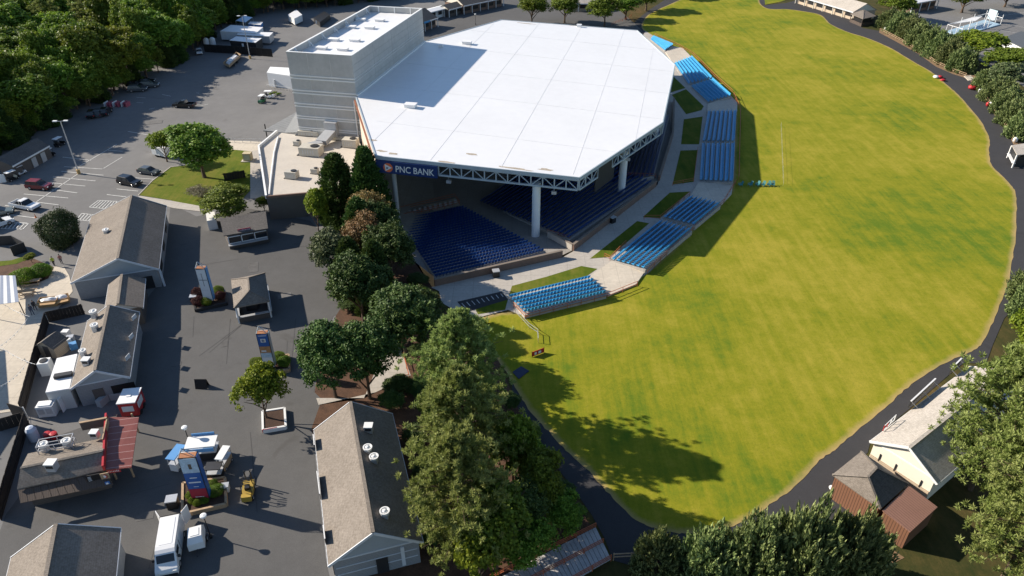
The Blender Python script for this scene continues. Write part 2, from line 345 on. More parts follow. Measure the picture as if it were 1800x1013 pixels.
# concrete round the seating bowl
ring = [S(*q) for q in [(14.5, -26.5), (29, -46.5), (32, -53), (44, -52.5), (56, -42), (66, -28), (74, -5), (79, 8), (80, 50), (72, 70), (58, 86), (40, 100), (20, 90), (12, 76)]]
wring = px([(772, 512), (776, 532), (800, 546), (842, 558), (893, 545), (925, 558), (1072, 520), (1140, 480), (1222, 398), (1272, 352), (1290, 315), (1294, 195), (1284, 166), (1248, 132), (1212, 98), (1170, 76), (1135, 55)]) + [S(48, 84), S(31, 95), S(14, 77)]
inner = [S(*q) for q in reversed([(29.4, -45), (48, -31.5), (49.5, -29), (62, 0.5), (64.2, 27), (62, 55), (50, 80), (30, 92), (13, 75)])]
sheet('bowl_walkway', wring + [S(13, 75)] + list(reversed(inner))[::-1][1:], 0.06, MT['concrete'])
for q in ([(900, 503), (960, 487), (1022, 468), (1050, 473), (1032, 485), (950, 507), (893, 524)], [(1037, 455), (1075, 425), (1120, 389), (1141, 393), (1072, 452)], [(1130, 382), (1177, 339), (1213, 337), (1160, 384)],
          [(1182, 325), (1196, 265), (1226, 264), (1219, 320)], [(1197, 254), (1202, 210), (1235, 205), (1229, 254)], [(1181, 167), (1206, 157), (1237, 187), (1233, 194), (1206, 201)], [(1181, 132), (1205, 155), (1178, 163)], [(840, 553), (836, 545), (880, 520), (893, 526), (888, 545)]):
    sheet('grass_bank', px(q), 0.085, MT['bank'])
# parking-lot island, patio, mulch and soil
sheet('island_grass', px([(243, 343), (268, 318), (300, 294), (330, 290), (400, 262), (440, 262), (440, 335), (415, 362), (345, 368), (300, 352)]), 0.06, MT['bank'])
sheet('island_path', px([(243, 344), (300, 353), (350, 362), (352, 372), (305, 366), (246, 351)]), 0.075, MT['concrete'])
sheet('service_path', px([(440, 262), (456, 262), (468, 345), (440, 350)]), 0.05, MT['concrete'])
sheet('service_walk', px([(395, 246), (470, 250), (470, 262), (440, 266), (398, 262)]), 0.066, MT['patio'])
sheet('patio', px([(-80, 480), (60, 470), (112, 468), (122, 485), (128, 512), (88, 560), (60, 640), (42, 720), (-90, 740)]), 0.04, MT['patio'])
sheet('patio_bed', px([(-20, 470), (30, 462), (60, 455), (95, 470), (85, 490), (60, 500), (28, 498), (-20, 492)]), 0.07, MT['mulch'])
sheet('patio_grass_strip', px([(-30, 462), (20, 458), (52, 448), (56, 453), (30, 464), (-20, 471)]), 0.09, MT['bank'])
sheet('tree_bed', px([(548, 752), (566, 702), (553, 690), (560, 640), (590, 556), (600, 540), (600, 500), (580, 480), (640, 400), (700, 420), (760, 505), (778, 545), (840, 570), (880, 640), (920, 740), (1000, 860), (1050, 945), (900, 1010), (740, 1030), (600, 1040)]), 0.035, MT['mulch'])
sheet('shaded_path', px([(640, 700), (665, 640), (690, 560), (735, 548), (700, 600), (722, 660), (660, 690), (560, 712), (556, 700)]), 0.06, MT['concrete'])
sheet('fence_soil', px([(1545, 57), (1575, 73), (1615, 95), (1645, 117), (1675, 130), (1700, 138), (1715, 150), (1722, 140), (1700, 122), (1640, 90), (1580, 55), (1548, 44)]), 0.03, MT['dirt'])
sheet('fence_soil', px([(1722, 160), (1742, 194), (1767, 227), (1782, 255), (1800, 255), (1775, 205), (1740, 160)]), 0.03, MT['dirt'])
sheet('back_lot', px([(1560, -10), (1640, 55), (1720, 105), (1830, 170), (1990, 130), (1830, -20), (1750, -30), (1640, -40)]), 0.0, MT['asphalt'])
sheet('shed_soil', px([(1475, 908), (1560, 960), (1590, 980), (1560, 995), (1500, 990), (1440, 950)]), 0.01, MT['dirt'])
sheet('north_plaza', px([(720, 90), (735, 30), (850, -20), (960, -40), (1080, 10), (1120, 45), (1130, 56), (868, 60)]), 0.02, MT['plaza'])
def stripe(p0, p1, w, z=0.035, mat=None):
    p0, p1 = Vector((p0[0], p0[1], 0)), Vector((p1[0], p1[1], 0)); d = (p1 - p0).normalized(); s = Vector((-d.y, d.x, 0)) * (w / 2)
    return [p0 - s, p0 + s, p1 + s, p1 - s]
mk = MB()
def paint(u0, v0, u1, v1, w=0.14):
    w *= 1.25
    q = stripe(P(u0, v0), P(u1, v1), w); mk.face(*[(p.x, p.y, 0.035) for p in q])
for ln in ((108, 301, 182, 308), (93, 311, 168, 318), (76, 320, 150, 327), (91, 333, 136, 339), (42, 341, 120, 348), (62, 355, 103, 360), (9, 361, 30, 364), (15, 377, 62, 383), (138, 305, 62, 356), (230, 312, 270, 315), (205, 332, 243, 336), (188, 342, 222, 346), (248, 304, 285, 300), (113, 293, 180, 297), (110, 276, 160, 282), (182, 296, 215, 276), (140, 292, 205, 254), (190, 264, 216, 266), (240, 171, 256, 172), (240, 180, 252, 181), (262, 192, 272, 190), (285, 166, 300, 169), (225, 231, 272, 239), (353, 186, 366, 183), (345, 163, 350, 164), (10, 390, 48, 392)): paint(*ln, 0.16)
def hatch(a, b, c, d, n):
    for (p, q) in ((a, b), (b, c), (c, d), (d, a)): paint(*p, *q, 0.16)
    for i in range(1, n):
        t = i / n; paint(lerp(a[0], b[0], t), lerp(a[1], b[1], t), lerp(d[0], c[0], t), lerp(d[1], c[1], t), 0.16)
hatch((157, 364), (195, 368), (206, 354), (173, 352), 7); hatch((135, 386), (170, 390), (183, 380), (144, 375), 7); hatch((2, 402), (40, 403), (50, 393), (10, 392), 6)
setp(mk.build('parking_lines', MT['line'], uv=False), kind='structure')
mk = MB()
for ln in ((1755, 28, 1800, 22), (1765, 42, 1800, 48), (1700, 44, 1800, 60)): paint(*ln, 0.18)
setp(mk.build('back_lot_lines', MT['line'], uv=False), kind='structure')
# ================================================================== PAVILION
def rz_(s): return 14 - 3 * s / 60
pav = thing('pavilion_roof', 'huge white membrane roof of the open-air amphitheatre with steel edge trusses', 'roof', S(30, 25, 0))
roof_st = [(0.4, -1), (14.8, -27.3), (49.2, -25), (61.6, 6), (63, 48), (51.6, 79), (13, 75), (0.4, 45)]
TH = 0.55
MB().slab([S(s, t, rz_(s)) for s, t in roof_st], TH).build('roof_deck', MT['roofw'], pav)
MB().slab([S(s * .985 + .5, lerp(t, 25, .015), rz_(s) - TH - .02) for s, t in roof_st], .12).build('added_dark_ceiling', MT['black'], pav)  # black slab added under the roof to cut its bounced light
fas = MB()
for i in range(len(roof_st)):
    (s0, t0), (s1, t1) = roof_st[i], roof_st[(i + 1) % len(roof_st)]
    if i == 7: continue
    fas.bar(S(s0, t0, rz_(s0) - 0.2), S(s1, t1, rz_(s1) - 0.2), 0.22, 0.62)
fas.build('roof_edge_flashing', MT['steel'], pav)
for i, (s0, t0, s1, t1) in enumerate([(12, -22, 12, 70), (24, -26, 24, 76), (36, -25, 36, 78), (48, -24, 48, 79), (57, -5, 57, 62), (2, 8, 62, 8), (2, 25, 63, 25), (2, 42, 62.5, 42), (9, -12, 54, -12), (8, 60, 58, 60)]):
    MB().bar(S(s0, t0, rz_(s0) + 0.012), S(s1, t1, rz_(s1) + 0.012), 0.045, 0.03).build('membrane_seam', M('seam_grey', (0.72, 0.715, 0.71), 0.7, 0.04), pav)
def PRf(u, v):
    z = 12
    for _ in range(30):
        p = P(u, v, z); z = rz_(ST(p)[0])
    return p
for u, v, sx, sy in ((821, 77, 2.2, 1.5), (775, 83, 1.0, 0.8), (722, 188, 2.2, 1.5), (1018, 47, 1.2, .8)):
    p = PRf(u, v); h = MB(); h.box((p.x, p.y, p.z + 0.3), (sx, sy, 0.6), R_(-12)); h.box((p.x, p.y, p.z + 0.66), (sx + .2, sy + .2, 0.12), R_(-12)); h.build('roof_hatch', MT['roofw'], pav)
for u, v, w in ((670, 265, 1.6), (690, 270, 1.4), (785, 285, 2.2), (830, 271, 1.8), (960, 298, 2.0), (655, 246, 1.1), (905, 296, 4.5), (925, 41, 3.5), (1010, 45, 2.6)):
    p = PRf(u, v); st_ = MB(); pts = []
    for k in range(12):
        a = k / 12 * 6.283; rr = random.Random(int(u) + k).uniform(0.5, 1.1)
        s_, t_ = ST(p); s_ += math.cos(a) * w * rr * 0.8; t_ += math.sin(a) * 0.45 * rr; pts.append(S(s_, t_, rz_(s_) + 0.02))
    st_.face(*pts).build('roof_stain', M('rust_stain', (0.42, 0.36, 0.28), 0.9, 0.3, 1.2), pav)
# trusses
def truss(e0, e1, n, depth=1.75, z_off=-0.55, skip=0.0):
    t = MB; r = 0.09
    a0, a1 = S(e0[0], e0[1], rz_(e0[0]) + z_off), S(e1[0], e1[1], rz_(e1[0]) + z_off); dn = Vector((0, 0, -depth))
    MB().bar(a0, a1, 0.26, 0.26).build('top_chord', MT['steel'], pav); MB().bar(a0 + dn, a1 + dn, 0.30, 0.30).build('bottom_chord', MT['steel'], pav)
    for i in range(n + 1):
        p = a0.lerp(a1, i / n); MB().bar(p, p + dn, 0.2, 0.2).build('truss_post', MT['steel'], pav)
        if i < n:
            q = a0.lerp(a1, (i + 1) / n)
            (MB().bar(p, q + dn, 0.14, 0.14) if i % 2 else MB().bar(p + dn, q, 0.14, 0.14)).build('truss_diagonal', MT['steel'], pav)
truss((25.5, -26.4), (49.0, -24.8), 12); truss((49.2, -24.6), (51.6, -18.6), 3); truss((53.6, -13.5), (61.4, 5.8), 9); truss((61.7, 6.4), (62.9, 47.6), 16); truss((62.8, 48.4), (51.7, 78.6), 12)
MB().slab([S(51.4, -19.2, 11.1), S(54, -12.6, 11.1), S(53.8, -12.5, 11.1), S(51.2, -19.1, 11.1)], 4.6).build('wind_screen', MT['dkmetal'], pav)
for s, t in ((41.9, -24.0), (55.2, -4.5), (60.2, 27), (55, 58), (42, 76), (17, -25.5), (14, 73)):
    MB().cyl(S(s, t, -1.5), S(s, t, rz_(s) - 2.3), 0.72 if s != 17 else .4, 0.72 if s != 17 else .4, 20).build('column', MT['pale'] if s != 17 else MT['towerc'], pav, smooth=False)
for s, t in ((27, -25.8), (45, -24.4), (56, -6)):
    c = MB(); c.bar(S(s, t, rz_(s) - 2.4), S(s, t, rz_(s) - 3.3), 0.06); c.box(S(s, t, rz_(s) - 3.55), (0.8, 0.5, 0.55), R_(-12)); c.build('speaker', MT['galv'], pav)
# under-roof joists; stage and rear wall painted black for the darkness there
for s in (18, 30, 42, 54):
    MB().bar(S(s, -22 if s < 50 else -8, rz_(s) - 1.2), S(s, 70 if s < 50 else 60, rz_(s) - 1.2), 0.4, 1.1).build('ceiling_girder', MT['dkmetal'], pav)
# near side wall between stage tower and the sign corner
sw = thing('pavilion_side_wall', 'tall pale side wall joining the stage tower to the sign corner of the roof', 'wall', S(7, -13, 0))
MB().prism([S(0.2, -0.4)[:2], S(14.4, -26.4)[:2], S(14.9, -26.1)[:2], S(0.8, -0.2)[:2]], 0, [rz_(0) - .6, rz_(14) - .6, rz_(14) - .6, rz_(0) - .6]).build('wall_panel', M('warm_stucco', (0.52, 0.44, 0.36), 0.85, 0.1), sw)
MB().bar(S(-.05, -0.9, rz_(0) - 0.75), S(14.2, -27.0, rz_(14) - 0.75), 0.3, 0.35).build('gutter', M('rust_gutter', (0.24, 0.09, 0.05), 0.7, 0.2), sw)
# sign board
sg = thing('sponsor_sign_board', 'long navy sign board reading PNC BANK hung below the white roof edge', 'sign', S(20, -27.3, 0))
g0, g1 = S(14.9, -27.75, rz_(15) - 0.55), S(25.5, -27.0, rz_(25.5) - 0.55)
gd = (g1 - g0).normalized(); gn = Vector((gd.y, -gd.x, 0)).normalized(); gu = gn.cross(gd) * -1
if gu.z < 0: gu = -gu
SH = 2.15
sgm = MB()
sgm.add([g0, g1, g1 - gu * SH, g0 - gu * SH, g0 - gn * .3, g1 - gn * .3, g1 - gu * SH - gn * .3, g0 - gu * SH - gn * .3], [(3, 2, 1, 0), (4, 5, 6, 7), (0, 1, 5, 4), (1, 2, 6, 5), (2, 3, 7, 6), (3, 0, 4, 7)])
sgm.build('board', MT['navy'], sg)
def text_mesh(name, body, size, mat, parent, origin, xdir, ydir, align='LEFT', off=0.0, squash=1.0):
    cu = bpy.data.curves.new(name, 'FONT'); cu.body = body; cu.size = size; cu.align_x = align; cu.offset = off; cu.extrude = 0.015
    tmp = bpy.data.objects.new(name, cu); COL.objects.link(tmp)
    dg = bpy.context.evaluated_depsgraph_get(); me = bpy.data.meshes.new_from_object(tmp.evaluated_get(dg)); me.name = name
    bpy.data.objects.remove(tmp); bpy.data.curves.remove(cu)
    x, y = Vector(xdir).normalized(), Vector(ydir).normalized(); z = x.cross(y)
    T = Matrix(((x.x * squash, y.x, z.x, origin[0]), (x.y * squash, y.y, z.y, origin[1]), (x.z * squash, y.z, z.z, origin[2]), (0, 0, 0, 1)))
    if parent is not None: T = wmat(parent).inverted() @ T
    me.transform(T); me.materials.clear(); me.materials.append(mat)
    o = bpy.data.objects.new(name, me); COL.objects.link(o); o.parent = parent; return o
so = g0 + gd * 3.35 - gu * 1.72 + gn * 0.05
text_mesh('sign_lettering', 'PNC BANK', 1.62, MT['white'], sg, so, gd, gu, off=0.012, squash=0.84)
def disc(c, x, y, r, n=20): return [c + x * (r * math.cos(2 * math.pi * k / n)) + y * (r * math.sin(2 * math.pi * k / n)) for k in range(n)]
lc = g0 + gd * 2.1 - gu * 1.1 + gn * 0.03
MB().face(*disc(lc, gd, gu, 0.82)).build('logo_disc', M('logo_orange', (0.75, 0.16, 0.06), 0.5, 0.05), sg)
l2 = lc + gn * 0.03
MB().face(*[l2 + gd * x + gu * y for x, y in ((-0.55, 0.62), (0.72, 0.05), (-0.45, -0.65))]).build('logo_triangle', MT['white'], sg)
l3 = l2 + gn * 0.03
MB().face(*[l3 + gd * x + gu * y for x, y in ((-0.28, 0.12), (0.12, 0.02), (-0.22, -0.3))]).build('logo_core', MT['navy'], sg)
# bowl floor
bf = bmesh.new(); NA, NR = 72, 10; cc = (6.0, 25.0); rows = []
def hit(ang):
    dx, dy = math.cos(ang), math.sin(ang); best = 1e9
    for i in range(len(bowl_st)):
        x0, y0 = bowl_st[i]; x1, y1 = bowl_st[(i + 1) % len(bowl_st)]; ex, ey = x1 - x0, y1 - y0; den = dx * ey - dy * ex
        if abs(den) < 1e-9: continue
        k = ((x0 - cc[0]) * ey - (y0 - cc[1]) * ex) / den; w = ((x0 - cc[0]) * dy - (y0 - cc[1]) * dx) / den
        if k > 0 and -1e-6 <= w <= 1 + 1e-6: best = min(best, k)
    return best
def bowl_z(fr): return -3.2 + 3.2 * max(0, (fr - 0.35) / 0.65)
for i in range(NA):
    an = 2 * math.pi * i / NA; h = hit(an)
    rows.append([bf.verts.new(S(cc[0] + math.cos(an) * h * j / NR, cc[1] + math.sin(an) * h * j / NR, bowl_z(j / NR))) for j in range(1, NR + 1)])
c0 = bf.verts.new(S(*cc, -3.2))
for i in range(NA):
    a, b = rows[i], rows[(i + 1) % NA]; bf.faces.new((c0, a[0], b[0]))
    for j in range(NR - 1): bf.faces.new((a[j], a[j + 1], b[j + 1], b[j]))
bme = bpy.data.meshes.new('bowl_floor'); bf.to_mesh(bme); bf.free(); bme.materials.append(M_concrete('shade_toned_concrete', (0.27, 0.25, 0.225)))  # darker concrete: the shade under the roof is put into its colour
bo = bpy.data.objects.new('bowl_floor', bme); COL.objects.link(bo); setp(bo, kind='structure')
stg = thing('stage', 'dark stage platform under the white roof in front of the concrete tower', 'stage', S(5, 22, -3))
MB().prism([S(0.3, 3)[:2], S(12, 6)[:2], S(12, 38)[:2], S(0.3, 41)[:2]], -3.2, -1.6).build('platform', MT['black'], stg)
MB().prism([S(0.08, 2)[:2], S(0.25, 2)[:2], S(0.25, 42)[:2], S(0.08, 42)[:2]], -3, 11.5).build('backdrop', MT['black'], stg)  # rear wall in black, the under-roof darkness put into its colour
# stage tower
tw = thing('stage_tower', 'tall grey concrete stage tower with pale horizontal bands and a white sunken roof', 'tower', S(-7, 22, 0))
TS, TL, TZ = -14.0, 44.3, 22.0
MB().prism([S(TS, 0)[:2], S(0, 0)[:2], S(0, TL)[:2], S(TS, TL)[:2]], 0, TZ - 1.5).build('wall', MT['towerc'], tw)
for (s0, t0, s1, t1) in ((TS, 0.15, 0, 0.15), (-0.15, 0.3, -0.15, TL - .3), (0, TL - .15, TS, TL - .15), (TS + .15, TL - .3, TS + .15, .3)):
    MB().bar(S(s0, t0, TZ - 0.76), S(s1, t1, TZ - 0.76), 0.3, 1.5).build('parapet', MT['towerc'], tw)
cp = MB()
for (s0, t0, s1, t1) in ((TS - .03, 0.12, 0.03, 0.12), (-0.12, 0.3, -0.12, TL - .3), (0.03, TL - .12, TS - .03, TL - .12), (TS + .12, TL - .3, TS + .12, .3)): cp.bar(S(s0, t0, TZ + 0.03), S(s1, t1, TZ + 0.03), 0.42, 0.1)
cp.build('coping', MT['pale'], tw)
MB().prism([S(TS + .31, .31)[:2], S(-.31, .31)[:2], S(-.31, TL - .31)[:2], S(TS + .31, TL - .31)[:2]], TZ - 1.52, TZ - 1.35).build('roof_membrane', MT['roofw'], tw)
for k in range(7):
    t = 3 + k * 6.4; q = MB(); q.bar(S(TS + .4, t, TZ - 1.3), S(TS + .4, t, TZ - 0.05), 0.3, 0.3); q.bar(S(TS + 1.3, t, TZ - 1.3), S(TS + .35, t, TZ - .2), 0.2, 0.2); q.build('parapet_brace', MT['pale'], tw)
for k in range(3):
    s = -3 - k * 4.2; q = MB(); q.bar(S(s, TL - .4, TZ - 1.3), S(s, TL - .4, TZ - 0.05), 0.25, 0.25); q.build('parapet_brace', MT['pale'], tw)
for (u, v) in ((566, 85), (603, 87), (587, 70), (624, 71), (617, 48), (650, 49), (634, 35), (668, 36)):
    p = P(u, v, TZ - 1.2); q = MB(); q.box((p.x, p.y, TZ - 1.12), (2.1, 1.35, 0.45), R_(-12)); q.build('smoke_hatch', MT['roofw'], tw)
    q = MB(); q.box((p.x, p.y, TZ - 0.86), (2.3, 1.5, 0.08), R_(-12)); q.build('hatch_lid', MT['pale'], tw)
for z in (17.35, 16.75, 14.3, 13.7, 11.5, 10.9, 8.8, 8.3, 6.3, 5.85, 4.3):
    MB().bar(S(TS - .05, -0.02, z), S(0.05, -0.02, z), 0.14, 0.27).build('pale_band', MT['white'], tw)
    if z > 14: MB().bar(S(0.03, -0.05, z), S(0.03, TL, z), 0.08, 0.12).build('pale_band', M('dull_band', (0.6, 0.6, 0.58), 0.85, 0.1), tw)
for z in (20.0, 18.6, 15.4): MB().bar(S(0.01, 0.3, z), S(0.01, TL, z), 0.05, 0.06).build('panel_joint', M('joint', (0.38, 0.38, 0.36), 0.9, 0.1), tw)
for s in (-9.6, -4.8): MB().bar(S(s, -0.01, 4.6), S(s, -0.01, TZ - .1), 0.12, 0.07).build('panel_joint', M('joint2', (0.6, 0.6, 0.58), 0.9, 0.1), tw)
for t in (11, 22, 33): MB().bar(S(0.01, t, 14.2), S(0.01, t, TZ - .1), 0.07, 0.10).build('panel_joint', _mc['joint2'], tw)
MB().bar(S(-0.6, -.1, 4.5), S(-0.6, -.1, 13), 0.5, 0.25).build('corner_pilaster', MT['pale'], tw)
MB().bar(S(0.25, 0, rz_(0) + 0.1), S(0.25, TL, rz_(0) + 0.1), 0.45, 0.3).build('roof_upstand', MT['roofw'], tw)
# low service building with white roof
sb = thing('service_building', 'low flat-roofed service building with white roof and rooftop units below the tower', 'building', S(-4, -12, 0))
sbp = [P(455, 258, 4.6), P(487, 231, 4.6), S(-13.5, -0.15, 4.6), S(-0.4, -0.3, 4.6), S(14.0, -26.8, 4.6), P(640, 322, 4.6), P(560, 338, 4.6), P(468, 346, 4.6)]
MB().prism([p[:2] for p in sbp], 0, 4.3).build('wall', M('dark_stucco', (0.13, 0.115, 0.10), 0.9, 0.15), sb)
MB().prism([p[:2] for p in sbp], 4.3, 4.45).build('roof_membrane', MT['tan'], sb)
for i in (0, 5, 6, 7):
    p, q = sbp[i], sbp[(i + 1) % 8]; MB().bar(Vector((*p[:2], 4.6)), Vector((*q[:2], 4.6)), 0.35, 0.7 if i in (0, 7) else 0.4).build('parapet', MT['pale'] if i in (0, 7) else MT['brick'], sb)
pc = [P(470, 262, 4.6), P(480, 262, 4.6), P(487, 245, 4.6), P(478, 290, 4.6), P(477, 330, 4.6), P(471, 343, 4.6)]
MB().tube([P(489, 240, 4.65), P(482, 268, 4.65), P(478, 300, 4.65), P(473, 342, 4.65)], 0.16).build('gutter_curb', MT['pale'], sb)
for (u, v, sx, sy, sz) in ((548, 270, 4.2, 2.6, 1.7), (514, 311, 2.2, 1.6, 1.3), (554, 303, 1.3, 1.1, 0.9), (523, 254, 1.3, 1.1, 0.9), (617, 256, 3.0, 2.0, 1.6), (543, 237, 4.5, 1.2, 1.0), (600, 245, 3.6, 1.0, 0.7)):
    p = P(u, v, 4.6); un = thing('rooftop_unit', 'air-conditioning unit at pixel', 'rooftop unit', (p.x, p.y, 4.45), R_(-10)); un['px'] = u
    MB().box((0, 0, sz / 2 + .12), (sx, sy, sz)).build('housing', M('hvac_beige', (0.50, 0.47, 0.40), 0.6, 0.15), un, world=False)
    MB().box((-sx * .2, 0, .06), (sx * .9, sy * .9, .12)).build('curb', MT['dkmetal'], un, world=False)
    if sz > 0.85:
        MB().lathe((sx * .2, 0, sz + .12), [(sy * .3, 0), (sy * .33, .16), (sy * .26, .18)], 12).build('fan', MT['dkmetal'], un, world=False)
        for k in range(5): MB().box((-sx * .3 + k * sx * .13, -sy / 2 - .01, sz * .55), (sx * .05, .03, sz * .5)).build('louvre', MT['galv'], un, world=False)
hv = {548: 'large pale box unit in the middle of the white service roof', 514: 'two-part grey unit near the left end of the white service roof', 554: 'small condenser right of the grey unit on the service roof', 523: 'small condenser in front of the ductwork on the service roof', 617: 'pale box unit against the sign corner wall on the service roof', 543: 'long low grille unit at the foot of the tower', 600: 'long low duct box along the foot of the tower'}
for o in COL.objects:
    if o.get('px') in hv: o['label'] = hv[o['px']]; del o['px']
du = thing('roof_duct', 'bent silver air duct rising from the service roof into the tower', 'duct', S(-6, -3, 4.4))
MB().prism([S(-7.6, -0.1)[:2], S(-4.9, -0.1)[:2], S(-4.9, -1.2)[:2], S(-7.6, -1.2)[:2]], 4.5, 8.2).build('riser', MT['galv'], du)
d = MB(); d.bar(S(-6.2, -1.2, 6.2), S(-6.6, -5.2, 5.4), 2.4, 1.0); d.build('elbow', MT['galv'], du)
MB().bar(S(-6.6, -5.2, 5.3), S(-8.6, -7.6, 5.2), 2.0, 0.9).build('branch', MT['galv'], du)
# loading-dock canopy and white dock office behind the tower
dk = thing('dock_canopy', 'sloping grey ribbed canopy roof beside the tower base', 'canopy', P(500, 235))
MB().slab([P(463, 229, 3.6), P(522, 196, 4.6), P(526, 232, 4.6), P(500, 233, 3.6)], 0.25).build('ribbed_roof', M_lines('ribbed_grey', (0.22, 0.22, 0.21), (0.12, 0.12, 0.12), 0.9, 0.12, 0, 0.5), dk)
for u, v in ((470, 243), (492, 243)):
    b = P(u, v); MB().bar(b, (b.x, b.y, 3.4), 0.2).build('post', MT['dkmetal'], dk)
do = thing('dock_office', 'white flat-roofed office block beside the far side of the tower', 'building', P(500, 158))
q4 = [P(469, 128, 3.6), P(511, 134, 3.6), P(512, 120, 3.6), P(475, 118, 3.6)]
MB().prism([p[:2] for p in q4], 0, 3.5).build('wall', M('white_siding', (0.62, 0.64, 0.66), 0.6, 0.08), do); MB().prism([p[:2] for p in q4], 3.5, 3.75).build('roof', MT['pale'], do)
a_, b_ = q4[0], q4[1]; dd = (b_ - a_).normalized(); w_ = a_ + dd * 2.2; MB().bar((w_.x, w_.y - .05, 0.1), (w_.x, w_.y - .05, 2.1), 1.0, 0.1).build('door', MT['pale'], do)
rl = MB()
for k in range(9): p = a_.lerp(b_, k / 8) + Vector((0, -1.6, 0)); rl.bar((p.x, p.y, 0), (p.x, p.y, 1.0), .05)
rl.bar((a_.x, a_.y - 1.6, 1), (b_.x, b_.y - 1.6, 1), .06); rl.build('railing', MT['white'], do)
# ---------------------------------------------------------------- seating
def seat_row(mb, a, b, face, pitch=0.56):
    d = (b - a); n = max(2, int(d.length / pitch)); u = d.normalized(); f = Vector((face.x, face.y, 0)).normalized()
    for k in range(n):
        c = a + u * ((k + 0.5) * d.length / n); w = u * 0.235
        p = c + Vector((0, 0, .43)); q = p + f * .42
        mb.add([p - w, p + w, q + w, q - w, p - w - Vector((0, 0, .1)), p + w - Vector((0, 0, .1)), q + w - Vector((0, 0, .1)), q - w - Vector((0, 0, .1))], [(0, 1, 2, 3), (3, 2, 6, 7), (0, 3, 7, 4), (1, 5, 6, 2)])
        t = c - f * .14 + Vector((0, 0, .88)); g = c + Vector((0, 0, .36))
        mb.add([g - w, g + w, t + w, t - w, g - w - f * .06, g + w - f * .06, t + w - f * .06, t - w - f * .06], [(3, 2, 1, 0), (4, 5, 6, 7), (3, 7, 6, 2), (0, 4, 7, 3), (1, 2, 6, 5)])
        mb.add([c - w * .2, c + w * .2, c + w * .2 + Vector((0, 0, .4)), c - w * .2 + Vector((0, 0, .4))], [(0, 1, 2, 3)])
def section(label, inA, inB, outA, outB, zi, zo, n, mat, group, base=0.0, pads=(0, 0), skirt=0.0):
    iA, iB, oA, oB = P(*inA, zi), P(*inB, zi), P(*outA, zo), P(*outB, zo)
    c = (iA + iB + oA + oB) / 4
    r = thing('seating_section', label, 'seating', (c.x, c.y, base), 0, group)
    fc = ((iA + iB) / 2 - (oA + oB) / 2)
    for i in range(n):
        t0, t1 = i / n, (i + 1) / n; z = lerp(zi, zo, (i + 0.5) / n) - .05
        pl = [iA.lerp(oA, t0), iB.lerp(oB, t0), iB.lerp(oB, t1), iA.lerp(oA, t1)]
        MB().prism([p[:2] for p in pl], min(base, z - .25), z).build('tier', MT['concrete'], r)
        a, b = iA.lerp(oA, t0 + .62 / n), iB.lerp(oB, t0 + .62 / n); a.z = b.z = z
        m = MB(); seat_row(m, a, b, fc); m.build('seat_row', mat, r, uv=False)
    return r
G1 = 'open-air blue seating sections'
SO = [('bright blue open-air seats nearest the camera at the near end of the arc', (893, 521), (1034, 487), (922, 553), (1066, 518), 0.15, 0.75, 6),
      ('half-sunlit blue open-air seats along the lawn nearest the wide sunlit landing', (1074, 457), (1158, 390), (1134, 474), (1217, 405), 0.15, 0.9, 7),
      ('shaded blue open-air seats just before the shaded concrete landing', (1165, 383), (1212, 347), (1222, 397), (1267, 360), 0.15, 0.9, 7),
      ('shaded upright rows of blue seats on the near half of the straight side', (1228, 318), (1232, 254), (1289, 320), (1292, 254), 0.15, 0.9, 7),
      ('shaded upright rows of blue seats on the far half of the straight side', (1233, 249), (1243, 197), (1292, 249), (1295, 196), 0.15, 0.9, 7),
      ('shaded blue open-air seats beyond the far concrete landing', (1243, 181), (1213, 153), (1285, 169), (1253, 140), 0.15, 0.9, 7),
      ('sunlit pale blue seats beside the far corner of the white roof', (1208, 149), (1184, 113), (1252, 138), (1216, 101), 0.15, 0.9, 7),
      ('small far patch of sunlit seats behind the white roof edge', (1168, 90), (1144, 70), (1183, 80), (1148, 66), 0.15, 0.8, 6)]
for q in SO: section(*q, MT['seatblue'], G1)
G2 = 'navy seating sections in the bowl'
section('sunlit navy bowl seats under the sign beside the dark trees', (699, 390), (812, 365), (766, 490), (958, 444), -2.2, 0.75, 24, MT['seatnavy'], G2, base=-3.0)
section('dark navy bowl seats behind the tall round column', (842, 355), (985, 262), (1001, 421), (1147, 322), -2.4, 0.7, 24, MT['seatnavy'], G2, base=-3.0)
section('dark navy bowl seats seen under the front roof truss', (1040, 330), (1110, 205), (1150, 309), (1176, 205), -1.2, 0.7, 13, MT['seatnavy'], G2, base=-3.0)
# concrete landings between the outdoor sections
for i, (q, z) in enumerate((([(1036, 486), (1074, 459), (1134, 476), (1118, 499), (1068, 519)], 0.3), ([(1212, 346), (1228, 320), (1289, 322), (1286, 340), (1268, 359)], 0.3), ([(1243, 196), (1244, 182), (1286, 169), (1296, 180), (1296, 195)], 0.3), ([(1170, 91), (1184, 81), (1200, 84), (1216, 100), (1184, 112)], 0.3))):
    pts = [P(u, v, z) for u, v in q]; nm = ['wide sunlit concrete landing between the two nearest blue sections', 'shaded concrete landing at the bend before the straight side', 'concrete landing at the far end of the straight side', 'sunlit concrete landing near the far roof corner'][i]
    MB().prism([p[:2] for p in pts], 0, z).build('landing', MT['patio'], label=nm, cat='landing')
